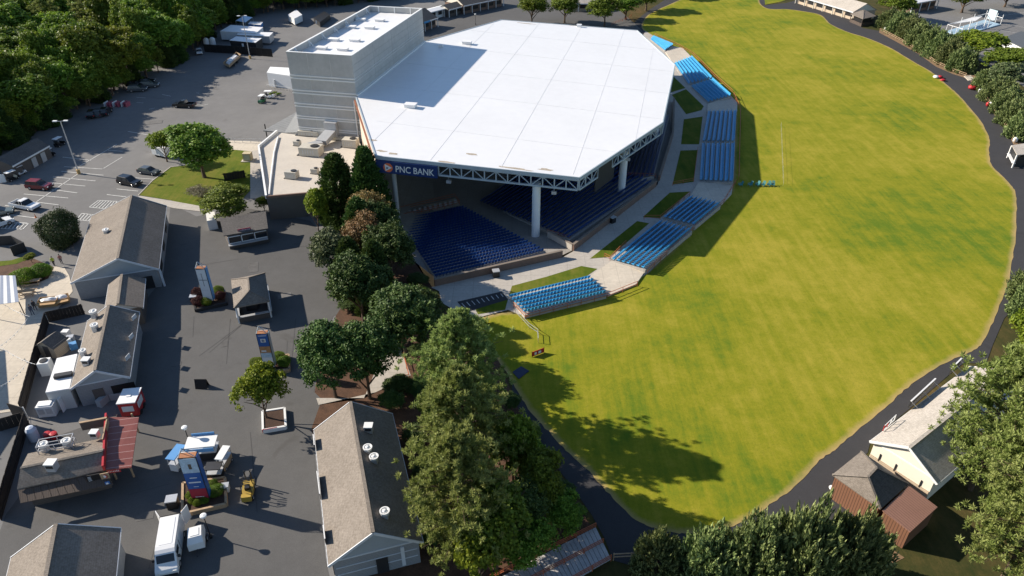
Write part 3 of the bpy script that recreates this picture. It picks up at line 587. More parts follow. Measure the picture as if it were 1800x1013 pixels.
# bowl rear walls
def low_wall(label, pts, h, th, mat, cat='wall', name='low_wall', z=0.0, cap=None):
    c = pts[0]; r = thing(name, label, cat, (c.x, c.y, z))
    for i in range(len(pts) - 1):
        a, b = Vector((*pts[i][:2], z)), Vector((*pts[i + 1][:2], z)); MB().bar(a + Vector((0, 0, h / 2)), b + Vector((0, 0, h / 2)), th, h).build('wall_run', mat, r)
        MB().bar(a + Vector((0, 0, h + .05)), b + Vector((0, 0, h + .05)), th + .1, .1).build('coping', cap or M('grey_coping', (.20, .165, .135), .8, .15), r)
low_wall('long brick rear wall behind the sunlit navy bowl seats', px([(764, 503), (988, 452)]), 1.25, 0.35, MT['brick'])
low_wall('long brick rear wall behind the dark central bowl seats', px([(1007, 441), (1152, 328)]), 1.25, 0.35, MT['brick'])
low_wall('short pale wall at the steps between two bowl sections', px([(963, 416), (1006, 440)]), 1.15, 0.3, MT['concrete'])
low_wall('far brick rear wall of the bowl beside the walkway', px([(1158, 318), (1182, 240), (1184, 180)]), 1.2, 0.35, MT['brick'])

# tar seams, patch repairs and drains in the asphalt
sm = MB()
for ln in ((341, 556, 339, 592), (350, 626, 428, 568), (368, 620, 424, 572), (300, 790, 345, 770), (405, 560, 398, 640), (280, 930, 262, 1000), (520, 560, 512, 640), (440, 760, 452, 900), (505, 600, 500, 700), (330, 470, 420, 455), (470, 440, 560, 430), (225, 870, 300, 850)):
    qd = stripe(P(ln[0], ln[1]), P(ln[2], ln[3]), .07); sm.face(*[(v.x, v.y, .034) for v in qd])
setp(sm.build('plaza_tar_seams', M('tar', (.06, .058, .056), .8, .2), uv=False), kind='structure')
for u, v, w, d, c in ((255, 907, 1.7, 1.1, .10), (445, 470, 1.6, 3.2, .10), (395, 605, .8, 1.2, .09), (500, 520, 2.0, 1.4, .15), (310, 640, 1.2, .9, .10), (270, 215, 4, 2.2, .13), (370, 150, 3.0, 5, .15)):
    pp = P(u, v); MB().box((pp.x, pp.y, .02), (w, d, .04), .3).build('asphalt_patch', M('patch%d' % int(c * 100), (c, c * .97, c * .93), .9, .3, .9), kind='structure')

# box-seat terrace in front of the sunlit bowl seats
bxs = thing('box_seat_terrace', 'pale box-seat terrace with orange rails at the front of the sunlit bowl seats', 'terrace', P(750, 380, -2.2))
tq = [P(700, 388, -2.2), P(808, 362, -2.2), P(800, 350, -2.2), P(694, 376, -2.2)]
MB().prism([v[:2] for v in tq], -3, -1.95).build('deck', MT['patio'], bxs)
for k in range(12):
    t = (k + .5) / 12; a, b = tq[0].lerp(tq[1], t), tq[3].lerp(tq[2], t); c = a.lerp(b, .4); MB().box((c.x, c.y, -1.6), (.5, .5, .7), .2).build('box_seat', MT['galv'], bxs)
for e0, e1 in ((0, 1), (3, 2), (0, 3), (1, 2)):
    for h in (-1.0, -1.45): MB().bar(Vector((*tq[e0][:2], h)), Vector((*tq[e1][:2], h)), .07).build('rail', MT['orange'], bxs)
for k in range(9): a = tq[0].lerp(tq[1], k / 8); MB().bar((a.x, a.y, -2), (a.x, a.y, -1), .07).build('post', MT['orange'], bxs)
# unseen sails added to shade the patio; string lights
for i, (zz, pts, lb) in enumerate(((5.0, [(-190, 548), (-112, 545), (-118, 640), (-190, 650)], 'large square shade sail over the patio left of the picture'), (5.0, [(-190, 655), (-105, 668), (-150, 720), (-220, 720)], 'lower triangular shade sail over the patio left of the picture'))):
    w = [P(u, v, zz) for u, v in pts]; o = thing('added_shade_sail', lb, 'shade sail', (w[0].x, w[0].y, 0)); MB().slab(w, .03).build('cloth', MT['tan'], o)
    for c in w: MB().cyl((c.x, c.y, 0), (c.x, c.y, zz + .2), .09, .07, 8).build('mast', MT['dkmetal'], o)
for i, (a, b) in enumerate((((-40, 500), (52, 556)), ((-40, 580), (62, 640)), ((-40, 625), (48, 560)), ((-40, 690), (46, 640)))):
    a, b = P(*a, 3.4), P(*b, 2.6); o = thing('string_lights', ['string of small bulbs over the patio, uppermost', 'string of small bulbs over the patio sagging to the board fence', 'string of small bulbs crossing the others over the patio', 'lowest string of small bulbs over the patio'][i], 'string lights', a); pt = [a.lerp(b, k / 12) - Vector((0, 0, .9 * (1 - (k / 6 - 1) ** 2))) for k in range(13)]
    MB().tube(pt, .02, 4).build('cable', MT['pale'], o, uv=False)
    for v in pt[1:-1]: MB().lathe(v - Vector((0, 0, .16)), [(.02, 0), (.07, .05), (.05, .14)], 6).build('bulb', MT['lamp'], o, uv=False)

kb = [P(243, 344), P(268, 318), P(300, 294), P(330, 290)]
for i in range(3): MB().bar(kb[i] + Vector((0, 0, .06)), kb[i + 1] + Vector((0, 0, .06)), .2, .13).build('kerb', MT['concrete'], kind='structure')
# ================================================================== BUILDINGS
SHG = M_shingle('grey_shingle', (0.185, 0.158, 0.130), (0.225, 0.195, 0.165)); SHD = M_shingle('dark_shingle', (0.10, 0.092, 0.085), (0.13, 0.12, 0.11)); SHL = M_shingle('light_shingle', (0.40, 0.36, 0.31), (0.46, 0.42, 0.37))
SID = M_lines('grey_siding', (0.26, 0.27, 0.28), (0.13, 0.13, 0.135), 0.2, 0.12, 1, 0.7, 0.08); SIDD = M_lines('dark_siding', (0.10, 0.085, 0.075), (0.05, 0.04, 0.035), 0.22, 0.12, 1); CREAM = M('cream_stucco', (0.72, 0.67, 0.56), 0.8, 0.06)
TANS = M_lines('tan_siding', (0.46, 0.37, 0.27), (0.25, 0.19, 0.13), 0.24, 0.12, 1); GPAN = M('grey_gable_panel', (0.33, 0.36, 0.38), 0.75, 0.06); TRIM = M('grey_white_trim', (0.58, 0.60, 0.62), 0.6, 0.06)
BRN = M_lines('brown_ribbed_metal', (0.20, 0.098, 0.058), (0.09, 0.045, 0.03), 0.28, 0.22, 0, 0.5, 0.08); BRNR = M_lines('brown_ribbed_roof', (0.28, 0.150, 0.110), (0.15, 0.08, 0.06), 0.3, 0.2, 0, 0.5, 0.08); REDR = M_lines('red_ribbed_roof', (0.21, 0.060, 0.045), (0.45, 0.30, 0.27), 1.1, 0.05, 0, 0.5, 0.15)
def gable_world(r, n0, n1, hr, wl, wr, hl, hrt, roof=None, wall=None, panel=None, trim=None, ov=0.4, rake=0.3, ends=(True, True)):
    """ridge from n0 to n1 (plan), left / right half widths and eave heights; left is to the left of n0->n1"""
    roof = roof or SHG; wall = wall or SID; panel = panel or GPAN; trim = trim or TRIM
    n0, n1 = Vector((n0[0], n0[1], 0)), Vector((n1[0], n1[1], 0)); d = (n1 - n0).normalized(); lf = Vector((-d.y, d.x, 0))
    for side, w, he in ((1, wl, hl), (-1, wr, hrt)):
        a, b = n0 + Vector((0, 0, hr)), n1 + Vector((0, 0, hr)); e0, e1 = n0 + lf * (side * w) + Vector((0, 0, he)), n1 + lf * (side * w) + Vector((0, 0, he))
        MB().slab([a, b, e1, e0], 0.16).build('roof_slope', roof, r)
        MB().bar(e0 - lf * side * .02 + Vector((0, 0, -.12)), e1 - lf * side * .02 + Vector((0, 0, -.12)), 0.14, 0.2).build('gutter', trim, r)
        for e, (x, y) in ((0, (a, e0)), (1, (b, e1))):
            if ends[e]:
                s = d * (-.03 if e == 0 else .03); MB().bar(x + s + Vector((0, 0, -.1)), y + s + Vector((0, 0, -.1)), .08, .28).build('rake_board', trim, r)
    MB().bar(n0 + Vector((0, 0, hr + .03)), n1 + Vector((0, 0, hr + .03)), 0.35, 0.07).build('ridge_cap', roof, r)
    m0, m1 = n0 + d * rake, n1 - d * rake; wl2, wr2 = wl - ov, wr - ov; zl, zr = lerp(hr, hl, wl2 / wl) - .2, lerp(hr, hrt, wr2 / wr) - .2
    base = min(zl, zr)
    wp = [m0 + lf * wl2, m1 + lf * wl2, m1 - lf * wr2, m0 - lf * wr2]
    MB().prism([p[:2] for p in wp], 0, base).build('wall', wall, r)
    for e, (m, s) in enumerate(((m0, -1), (m1, 1))):
        o = d * (s * .02); q = MB(); A, B, C = m + lf * wl2 + Vector((0, 0, base)), m - lf * wr2 + Vector((0, 0, base)), m + Vector((0, 0, hr - .2)); pts = [A, B] + ([m - lf * wr2 + Vector((0, 0, zr))] if zr > base + .05 else []) + [C] + ([m + lf * wl2 + Vector((0, 0, zl))] if zl > base + .05 else [])
        k = len(pts); q.add([p + o for p in pts] + [p - o * 6 for p in pts], [tuple(range(k)), tuple(range(k, 2 * k))[::-1]] + [(i, (i + 1) % k, k + (i + 1) % k, k + i) for i in range(k)]); q.build('gable_panel', panel, r)
        if ends[e]: MB().bar(A + o * 2, B + o * 2, .06, .16).build('trim_band', trim, r)
    return dict(d=d, lf=lf, n0=n0, n1=n1, m0=m0, m1=m1, wl=wl2, wr=wr2, zl=zl, zr=zr, base=base)
def gable(label, L, A, Rr, Far, he, name='gabled_building', heR=None, **kw):
    l, r = P(*L, he), P(*Rr, heR or he); best = None
    for i in range(20, 81):
        k = i / 100; p = l.lerp(r, k); z = height_to(p, A[1]); e = abs(Q((p.x, p.y, z))[0] - A[0])
        if best is None or e < best[0]: best = (e, p, z)
    _, p, hr = best; far = P(*Far, hr); d = Vector((far.x - p.x, far.y - p.y, 0)).normalized(); lf = Vector((-d.y, d.x, 0))
    wl = abs((Vector((l.x, l.y, 0)) - Vector((p.x, p.y, 0))).dot(lf)); wr = abs((Vector((r.x, r.y, 0)) - Vector((p.x, p.y, 0))).dot(lf))
    o = thing(name, label, 'building', (p.x, p.y, 0))
    g = gable_world(o, p, far, hr, wl, wr, he, heR or he, **kw); g['o'] = o; g['hr'] = hr
    print('GABLE', label[:30], 'ridge %.1f wl %.1f wr %.1f len %.1f' % (hr, wl, wr, (far - p).length)); return g
def on_end(g, side, w, z0, z1, end=0, name='door', mat=None, depth=.1):
    """panel on an end wall: side = offset from the ridge line to the left"""
    m = g['m0'] if end == 0 else g['m1']; s = -1 if end == 0 else 1; c = m + g['lf'] * side + g['d'] * (s * depth * .5)
    MB().bar((c.x, c.y, z0), (c.x, c.y, z1), w, depth, up=tuple(g['d'])).build(name, mat or MT['dkmetal'], g['o'])
def on_side(g, side, f, w, z0, z1, name='window', mat=None, depth=.1):
    c = g['m0'].lerp(g['m1'], f) + g['lf'] * (side * ((g['wl'] if side > 0 else g['wr']) + depth * .5))
    a, b = c - g['d'] * w / 2, c + g['d'] * w / 2; h = (z0 + z1) / 2
    MB().bar((a.x, a.y, h), (b.x, b.y, h), depth, z1 - z0).build(name, mat or MT['glass'], g['o'])
def strokes(parent, a, b, mats, n, h, seed, lift=.05):
    # writing too small to read in the photograph: uneven strokes where the characters stand
    rn = random.Random(seed)
    for k in range(n):
        p = a.lerp(b, (k + .5) / n); m = mats[min(len(mats) - 1, k * len(mats) // n)]; hh = h * rn.uniform(.6, 1)
        MB().bar(p + Vector((0, -lift, -hh / 2)), p + Vector((0, -lift, hh / 2)), (b - a).length / n * rn.uniform(.35, .6), .02, up=(0, 1, 0)).build('lettering_stroke', m, parent, uv=False)
def vent(u, v, z, kind, label, group='roof vents', s=1.0):
    s *= .82
    p = P(u, v, z); o = thing('roof_vent', label, 'roof vent', (p.x, p.y, z - .5), 0, None)
    if kind == 'fan':
        MB().box((0, 0, .35 * s), (.75 * s, .75 * s, .9 * s)).build('curb', MT['galv'], o, world=False)
        MB().lathe((0, 0, .8 * s), [(.34 * s, 0), (.55 * s, .12 * s), (.60 * s, .45 * s), (.60 * s, .5 * s), (.45 * s, .5 * s), (.42 * s, .35 * s)], 18).build('fan_drum', MT['white'], o, world=False, smooth=False)
        MB().lathe((0, 0, 1.15 * s), [(.30 * s, 0), (.30 * s, .12 * s), (.12 * s, .26 * s)], 14).build('motor_cap', MT['white'], o, world=False)
    else:
        MB().box((0, 0, .5 * s), (1.0 * s, .9 * s, 1.1 * s)).build('duct', MT['galv'], o, world=False); MB().box((0, 0, 1.1 * s), (1.15 * s, 1.05 * s, .12 * s)).build('cap', MT['white'], o, world=False)
        MB().box((0, -.46 * s, .7 * s), (.8 * s, .04, .4 * s)).build('louvre', MT['dkmetal'], o, world=False)
    return o
# E: grey gabled building in the bottom centre
E_ = gable('long grey gabled concession building in the bottom centre beside the pines', (577, 994), (655, 936), (744, 953), (616, 706), 3.3)
on_end(E_, -.4, 1.1, 0, 2.2); on_end(E_, -2.4, .35, .3, 3.0, name='downpipe', mat=TRIM)
for z in (2.2, 1.2): on_end(E_, 0, E_['wl'] + E_['wr'] - .4, z, z + .07, name='wall_rail', mat=TRIM, depth=.06)
for f in (.06, .38, .86): on_side(E_, 1, f, 2.6 if f == .38 else 1.4, .9, 2.4, 'serving_hatch', MT['dkmetal'])
for k in range(26):
    f = (k + .5) / 26; c = E_['n0'].lerp(E_['n1'], f) + E_['lf'] * (E_['wl'] + .44); MB().bar((c.x, c.y, 3.12), (c.x, c.y, 3.26), .05, .3, up=tuple(E_['d'])).build('gutter_bracket', TRIM, E_['o'])
for u0, v0, u1, v1, nm in ((550.5, 773, 552.5, 792, 'short far'), (557, 838, 562, 878, 'long middle'), (568, 933, 571, 957, 'near')):
    s0, s1 = P(u0, v0, 3.35), P(u1, v1, 3.35); o = thing('eave_board', nm + ' thin board standing upright on the left eave of the central grey gabled building', 'sign', s0)
    MB().bar(s0 + Vector((.12, 0, .42)), s1 + Vector((.12, 0, .42)), .06, .84).build('board', MT['dkmetal'], o); MB().bar(s0 + Vector((.12, 0, .86)), s1 + Vector((.12, 0, .86)), .1, .05).build('top_edge', MT['white'], o)
hrE = E_['hr']
vent(648, 752, hrE - 0.5, 'duct', 'square duct vent at the far end of the grey gabled roof'); vent(647, 792, hrE - .5, 'fan', 'round fan vent on the grey gabled roof, upper of the close pair'); vent(658, 808, hrE - .7, 'fan', 'round fan vent on the grey gabled roof, lower of the close pair'); vent(677, 904, hrE - .7, 'fan', 'round fan vent near the near gable of the grey roof')
# D: bottom left
D_ = gable('grey gabled building in the bottom left corner with a dark right roof slope', (16, 978), (98, 921), (208, 932), (60, 1120), 3.2, wall=SID, ends=(True, False))
# B: middle left
B_ = gable('grey gabled concession building at the middle left with roof fans', (124, 682), (166, 651), (228, 664), (191, 536), 3.2)
on_end(B_, .6, 1.2, 0, 2.2, mat=SIDD); on_end(B_, -2.2, 2.6, .9, 2.2, name='serving_hatch', mat=MT['black'])
hb = B_['hr']
vent(165, 552, hb - .3, 'fan', 'round fan vent at the far end of the middle left roof'); vent(167, 576, hb - .3, 'fan', 'round fan vent in the middle of the middle left roof'); vent(146, 620, hb - .6, 'fan', 'round fan vent above the square duct on the middle left roof', s=.9); vent(152, 635, hb - .5, 'duct', 'square duct vent near the near gable of the middle left roof')
for i, (u, v) in enumerate(((236, 560), (231, 594), (225, 630))):
    p = P(u, v, 3.6); o = thing('eave_board', 'short pale board standing on the right eave of the middle left building, %s' % ('far one', 'middle one', 'near one')[i], 'sign', p)
    MB().bar(p + Vector((0, -.45, .25)), p + Vector((.1, .45, .25)), .06, .6).build('board', TRIM, o); MB().bar(p + Vector((0, 0, -.3)), p + Vector((0, 0, .2)), .07).build('bracket', MT['dkmetal'], o)
# A: big one with the long left slope
A_ = gable('large grey gabled building between the parking lot and the plaza', (124, 497), (206, 454), (279, 473), (231, 343), 3.3)
on_end(A_, -2.6, 2.2, .1, 2.2, name='door', mat=MT['dkmetal']); on_end(A_, -5.0, .3, 0, 3.0, name='downpipe', mat=TRIM)
vent(187, 408, A_['hr'] - 1.2, 'fan', 'round white fan vent on the large building beside the holly')
for f in (.2, .5, .8): on_side(A_, -1, f, 2.4, .9, 2.3, 'serving_hatch', MT['black'])
# link roof between A and B
p0, p1 = P(207, 534, 4.2), P(214, 482, 4.2)
lk = thing('link_building', 'narrow gabled link roof between the two left buildings', 'building', p0); gable_world(lk, p0, p1, 4.2, 2.1, 2.9, 3.0, 2.9, wall=SIDD, ends=(False, False))
# annex with flat white roof left of B
an = thing('flat_annex', 'low white flat-roofed annex on the left side of the middle building', 'building', P(110, 690))
q = [P(80, 690, 3.0), P(122, 683, 3.0), P(136, 622, 3.0), P(100, 630, 3.0)]
MB().prism([p[:2] for p in q], 0, 2.9).build('wall', M('pale_siding', (0.52, 0.52, 0.50), .7, .1), an); MB().prism([p[:2] for p in q], 2.9, 3.05).build('roof', MT['roofw'], an)
p = q[0].lerp(q[1], .5); MB().bar((p.x, p.y - .04, 0), (p.x, p.y - .04, 2.1), 1.1, .08).build('door', MT['pale'], an); MB().box((p.x - .6, p.y + 2.6, 3.25), (2.0, .7, .4), .3).build('roof_box', MT['dkmetal'], an)
# C: wood-front bar with red metal awning
hr = 4.4; c0, c1 = P(36, 823, hr), P(180, 793, hr)
C_ = thing('plank_awning_building', 'brown-shingled building with dark plank awning and red metal porch roof', 'building', P(110, 850))
f0, f1 = P(30, 859, 3.2), P(183, 826, 3.2); b0, b1 = P(49, 797, 3.2), P(190, 768, 3.2)
MB().slab([c0, c1, f1, f0], .16).build('roof_slope', SHG, C_); MB().slab([c0, c1, b1, b0], .16).build('roof_slope', SHG, C_)
MB().bar(c0 + Vector((0, 0, .05)), c1 + Vector((0, 0, .05)), .3, .08).build('ridge_cap', SHD, C_)
MB().prism([(f0.lerp(f1, .02) + Vector((.2, .4, 0)))[:2], (f1 + Vector((-.3, .4, 0)))[:2], (b1 + Vector((-.3, -.4, 0)))[:2], (b0 + Vector((.3, -.4, 0)))[:2]], 0, 3.0).build('wall', SIDD, C_)
a0, a1 = P(36, 884, 2.3), P(200, 851, 2.3); npl = 12
for k in range(npl):
    t0, t1 = k / npl, (k + .93) / npl; MB().slab([f0.lerp(f1, t0) - Vector((0, 0, .25)), f0.lerp(f1, t1) - Vector((0, 0, .25)), a0.lerp(a1, t1), a0.lerp(a1, t0)], .07).build('awning_plank', MT['wood'], C_)
m0, m1 = P(191, 733, 3.5), P(244, 733, 3.1); m2, m3 = P(231, 821, 3.1), P(186, 826, 3.5)
MB().slab([m0, m1, m2, m3], .1).build('metal_porch_roof', REDR, C_)
MB().bar(m0 + Vector((-.15, 0, .3)), m3 + Vector((-.15, 0, .3)), .2, .7).build('red_fascia', MT['red'], C_)
for (u, v) in ((236, 838), (244, 760), (205, 842)):
    b = P(u, v); MB().bar(b, (b.x, b.y, 3.0), .16).build('post', MT['tanwood'], C_)
sgn = thing('porch_sign', 'small red sign board under the red porch roof', 'sign', P(200, 828, 2.8)); x0, x1 = P(188, 829, 2.9), P(212, 826, 2.9)
MB().bar(x0, x1, .06, .45).build('board', MT['red'], sgn)
strokes(sgn, x0.lerp(x1, .08), x0.lerp(x1, .92), [MT['white']], 7, .24, 3)
mb_ = thing('menu_board', 'wooden menu board with white lines on the plank awning', 'sign', P(175, 845, 2.8)); w0, w1 = P(152, 842, 3.0), P(178, 837, 3.0)
MB().bar(w0, w1, .08, .9).build('board', MT['black'], mb_)
for k in range(4): z_ = 3.25 - k * .17; e = w0.lerp(w1, .35); MB().bar(Vector((w0.x + .2, w0.y - .06, z_)), Vector((e.x, e.y - .06, z_)), .03, .05).build('menu_line', MT['white'], mb_)
rb = thing('round_badge', 'square tan board with a red round badge on the plank awning', 'sign', P(180, 838, 2.9)); w0, w1 = P(177, 838, 3.0), P(192, 835, 3.0)
MB().bar(w0, w1, .08, .85).build('board', MT['tanwood'], rb); c = w0.lerp(w1, .5) + Vector((0, -.06, 0)); MB().face(*disc(c, Vector((1, 0, 0)), Vector((0, 0, 1)), .3)).build('badge', MT['red'], rb)
MB().face(*disc(c + Vector((0, -.02, 0)), Vector((1, 0, 0)), Vector((0, 0, 1)), .18)).build('badge_core', MT['white'], rb)
bs_ = thing('blue_sign', 'small blue sign at the right end of the plank awning', 'sign', P(189, 850, 2.4)); w0, w1 = P(185, 850, 2.5), P(193, 848, 2.5); MB().bar(w0, w1, .06, .45).build('board', M('sign_blue', (.04, .16, .42), .5, .1), bs_); MB().bar(w0.lerp(w1, .25) + Vector((0, -.05, 0)), w0.lerp(w1, .75) + Vector((0, -.05, 0)), .02, .22).build('print', MT['pale'], bs_)
vent(91, 818, 4.6, 'duct', 'pale square duct on the ridge of the plank-awning building', s=1.1); vent(166, 762, 4.2, 'duct', 'small square duct near the red porch roof', s=.9)
vent(78, 786, 4.0, 'fan', 'round fan in the steel cage on the plank-awning roof, left one'); vent(118, 780, 4.0, 'fan', 'round fan in the steel cage on the plank-awning roof, right one')
cg = thing('roof_cage', 'steel pipe guard frame round the two roof fans of the plank-awning building', 'guard frame', P(98, 790, 3.6)); cq = [P(68, 797, 3.7), P(128, 787, 3.7), P(133, 772, 3.7), P(74, 783, 3.7)]
for z_ in (.3, .9):
    for i in range(4): MB().bar(cq[i] + Vector((0, 0, z_)), cq[(i + 1) % 4] + Vector((0, 0, z_)), .06).build('rail', MT['galv'], cg)
for i in range(4):
    MB().bar(cq[i] - Vector((0, 0, .3)), cq[i] + Vector((0, 0, .95)), .06).build('post', MT['galv'], cg); mm = cq[i].lerp(cq[(i + 1) % 4], .5); MB().bar(mm - Vector((0, 0, .3)), mm + Vector((0, 0, .95)), .06).build('post', MT['galv'], cg)
pw = thing('roof_screen_wall', 'pale plank screen wall on the far edge of the plank-awning roof', 'wall', P(165, 748, 3.2)); s0, s1, s2 = P(140, 744, 4.2), P(188, 735, 4.2), P(180, 772, 4.2)
MB().bar(s0 - Vector((0, 0, .5)), s1 - Vector((0, 0, .5)), .12, 1.1).build('panel', SIDD, pw); MB().bar(s1 - Vector((0, 0, .5)), s2 - Vector((0, 0, .5)), .12, 1.1).build('panel', MT['tanwood'], pw); MB().bar(s0 + Vector((0, 0, .1)), s1 + Vector((0, 0, .1)), .25, .08).build('cap', MT['tanwood'], pw)
# kiosk with red sign
k0, k1, k2, k3 = P(386, 384, 3.7), P(467, 371, 3.7), P(471, 401, 2.9), P(393, 414, 2.9)
K = thing('sign_kiosk', 'dark-roofed kiosk with white window strip and small red sign', 'kiosk', P(430, 425))
MB().slab([k0, k1, k2, k3], .15).build('roof', SHD, K)
MB().prism([(k3 + Vector((.35, .4, 0)))[:2], (k2 + Vector((-.35, .4, 0)))[:2], (k1 + Vector((-.35, -.4, 0)))[:2], (k0 + Vector((.35, -.4, 0)))[:2]], 0, [2.75, 2.75, 3.4, 3.4]).build('wall', SIDD, K)
w0, w1 = k3 + Vector((.4, .3, 0)), k2 + Vector((-.4, .3, 0))
for k in range(3):
    a, b = w0.lerp(w1, k / 3 + .015), w0.lerp(w1, (k + 1) / 3 - .015); 
    for (zz, hh) in ((1.15, .14), (2.35, .14)): MB().bar(Vector((a.x, a.y, zz)), Vector((b.x, b.y, zz)), .1, hh).build('window_frame', MT['white'], K)
    MB().bar(Vector((a.x, a.y, 1.1)), Vector((a.x, a.y, 2.4)), .14).build('window_frame', MT['white'], K); MB().bar(Vector((a.x + .05, a.y + .04, 1.75)), Vector((b.x - .05, b.y + .04, 1.75)), .05, 1.1).build('pane', MT['glass'], K)
MB().bar(Vector((w0.x, w0.y - .25, .95)), Vector((w1.x, w1.y - .25, .95)), .7, .1).build('counter', MT['galv'], K)
ks = thing('kiosk_sign', 'small red name board on the kiosk roof edge', 'sign', k3.lerp(k2, .4)); x0, x1 = P(418, 405, 3.1), P(441, 401, 3.1)
MB().bar(x0 + Vector((0, -.1, 0)), x1 + Vector((0, -.1, 0)), .06, .5).build('board', M('maroon', (0.28, .02, .06), .5, .1), ks)
strokes(ks, x0.lerp(x1, .06) + Vector((0, -.1, 0)), x0.lerp(x1, .94) + Vector((0, -.1, 0)), [MT['white']], 9, .26, 4)
MB().prism([p[:2] for p in (P(366, 390), P(381, 388), P(384, 402), P(368, 405))], 0, 1.9).build('white_box', MT['white'], label='white box standing beside the kiosk with the red sign', cat='box')
# hip kiosk in the plaza
def hip(label, corners, r0, r1, he, hr, roof, name='hip_kiosk', cat='kiosk', ov=.3, wall=None, wall_h=None, roofs=None):
    c = [P(*q, he) for q in corners]; a, b = P(*r0, hr), P(*r1, hr); o = thing(name, label, cat, ((c[0].x + c[2].x) / 2, (c[0].y + c[2].y) / 2, 0))
    # corners: 0-1 and 2-3 are the long sides facing ridge a-b ; 1-2 end at b ; 3-0 end at a
    for i, pts in enumerate(((c[0], c[1], b, a), (c[1], c[2], b), (c[2], c[3], a, b), (c[3], c[0], a))): MB().slab(pts, .14).build('roof_slope', (roofs or {}).get(i, roof), o)
    for x, y in ((c[0], a), (c[3], a), (c[1], b), (c[2], b), (a, b)): MB().bar(x + Vector((0, 0, .03)), y + Vector((0, 0, .03)), .22, .06).build('hip_cap', roof, o)
    ctr = sum(c, Vector()) / 4; w = [p.lerp(ctr, .09) for p in c]
    if wall: MB().prism([p[:2] for p in w], 0, he - .14 if wall_h is None else wall_h).build('wall', wall, o)
    return o, c, w
F_, fc, fw = hip('tan hip-roofed kiosk with open counters in the middle of the plaza', ((406, 491), (411, 541), (474, 529), (466, 479)), (436, 488), (438, 510), 3.0, 4.5, SHG)
for p in fw: MB().bar(Vector((*p[:2], 0)), Vector((*p[:2], 2.95)), .2).build('post', MT['white'], F_)
for i in range(4):
    a, b = fw[i], fw[(i + 1) % 4]; MB().bar(Vector((*a[:2], .5)), Vector((*b[:2], .5)), .12, 1.0).build('counter_front', SIDD, F_); MB().bar(Vector((*a[:2], 1.06)), Vector((*b[:2], 1.06)), .5, .07).build('counter_top', MT['galv'], F_); MB().bar(Vector((*a[:2], 2.8)), Vector((*b[:2], 2.8)), .1, .24).build('header', MT['white'], F_)
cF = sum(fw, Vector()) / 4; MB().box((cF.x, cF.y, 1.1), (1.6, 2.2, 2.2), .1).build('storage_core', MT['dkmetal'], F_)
# long pale-roofed building along the path
W_ = gable('long cream gabled building with pale shingle roof beside the lawn path', (1529, 775), (1598, 786), (1648, 850), (1772, 648), 3.3, roof=SHL, panel=CREAM, wall=CREAM, trim=MT['white'])
on_end(W_, (W_['wl'] - W_['wr']) / 2, W_['wl'] + W_['wr'] - .1, 0, 1.5, name='siding_band', mat=TANS, depth=.06)
for k in (-2.2, .6, 2.4): on_end(W_, k, .12, 1.3, 2.3, name='wall_lamp', mat=MT['dkmetal'])
for i, (u0, v0, u1, v1) in enumerate(((1597, 716, 1640, 676), (1668, 658, 1686, 640))):
    a, b = P(u0, v0, 3.5), P(u1, v1, 3.5); o = thing('eave_billboard', ['long dark billboard standing on the pale roof eave', 'short dark billboard at the far end of the pale roof eave'][i], 'billboard', a)
    MB().bar(a + Vector((0, 0, .45)), b + Vector((0, 0, .45)), .1, 1.0).build('panel', MT['dkmetal'], o); MB().bar(a + Vector((0, 0, .98)), b + Vector((0, 0, .98)), .16, .08).build('cap', MT['white'], o)
    for t in (0.05, .5, .95): p = a.lerp(b, t); MB().bar(p + Vector((.9, -.5, -.1)), p + Vector((0, 0, .7)), .06).build('brace', MT['galv'], o)
a, b = P(1552, 757, 3.5), P(1572, 738, 3.5); o = thing('bare_sign_frame', 'empty white and red sign frame on the pale roof eave', 'sign frame', a)
for z_ in (0, .8): MB().bar(a + Vector((0, 0, z_)), b + Vector((0, 0, z_)), .07).build('rail', MT['white'], o)
for t in (0, .33, .66, 1): p = a.lerp(b, t); MB().bar(p, p + Vector((0, 0, .8)), .07).build('post', MT['red'] if t < .5 else MT['white'], o)
# brown pavilion + lean-to
BP, bc, bw = hip('brown ribbed-metal pavilion with grey hip roof beside the lawn path', ((1514, 793), (1463, 834), (1548, 894), (1597, 850)), (1541, 822), (1526, 838), 3.3, 4.9, SHG, name='metal_pavilion', cat='building', wall=BRN, roofs={2: SHD})  # slope facing away from the sun: its shade put in as darker shingle
lt = thing('lean_to_shed', 'brown metal lean-to with ribbed reddish roof attached to the pavilion', 'shed', P(1600, 920)); lq = [P(1598, 853, 3.2), P(1648, 891, 2.7), P(1600, 935, 2.7), P(1551, 897, 3.2)]
MB().slab(lq, .08).build('ribbed_roof', BRNR, lt); cL = sum(lq, Vector()) / 4; lw = [p.lerp(cL, .06) for p in lq]; MB().prism([p[:2] for p in lw], 0, [3.05, 2.55, 2.55, 3.05]).build('wall', BRN, lt)
dl = thing('steel_bench', 'small steel bench frame against the brown pavilion wall', 'bench', P(1530, 925)); z0, z1 = P(1515, 915), P(1532, 928)
for t in (0, .5, 1): p = z0.lerp(z1, t); MB().bar(p, p + Vector((0, 0, .8)), .07).build('leg', MT['dkmetal'], dl)
MB().bar(z0 + Vector((0, 0, .8)), z1 + Vector((0, 0, .8)), .4, .06).build('seat', MT['tanwood'], dl)
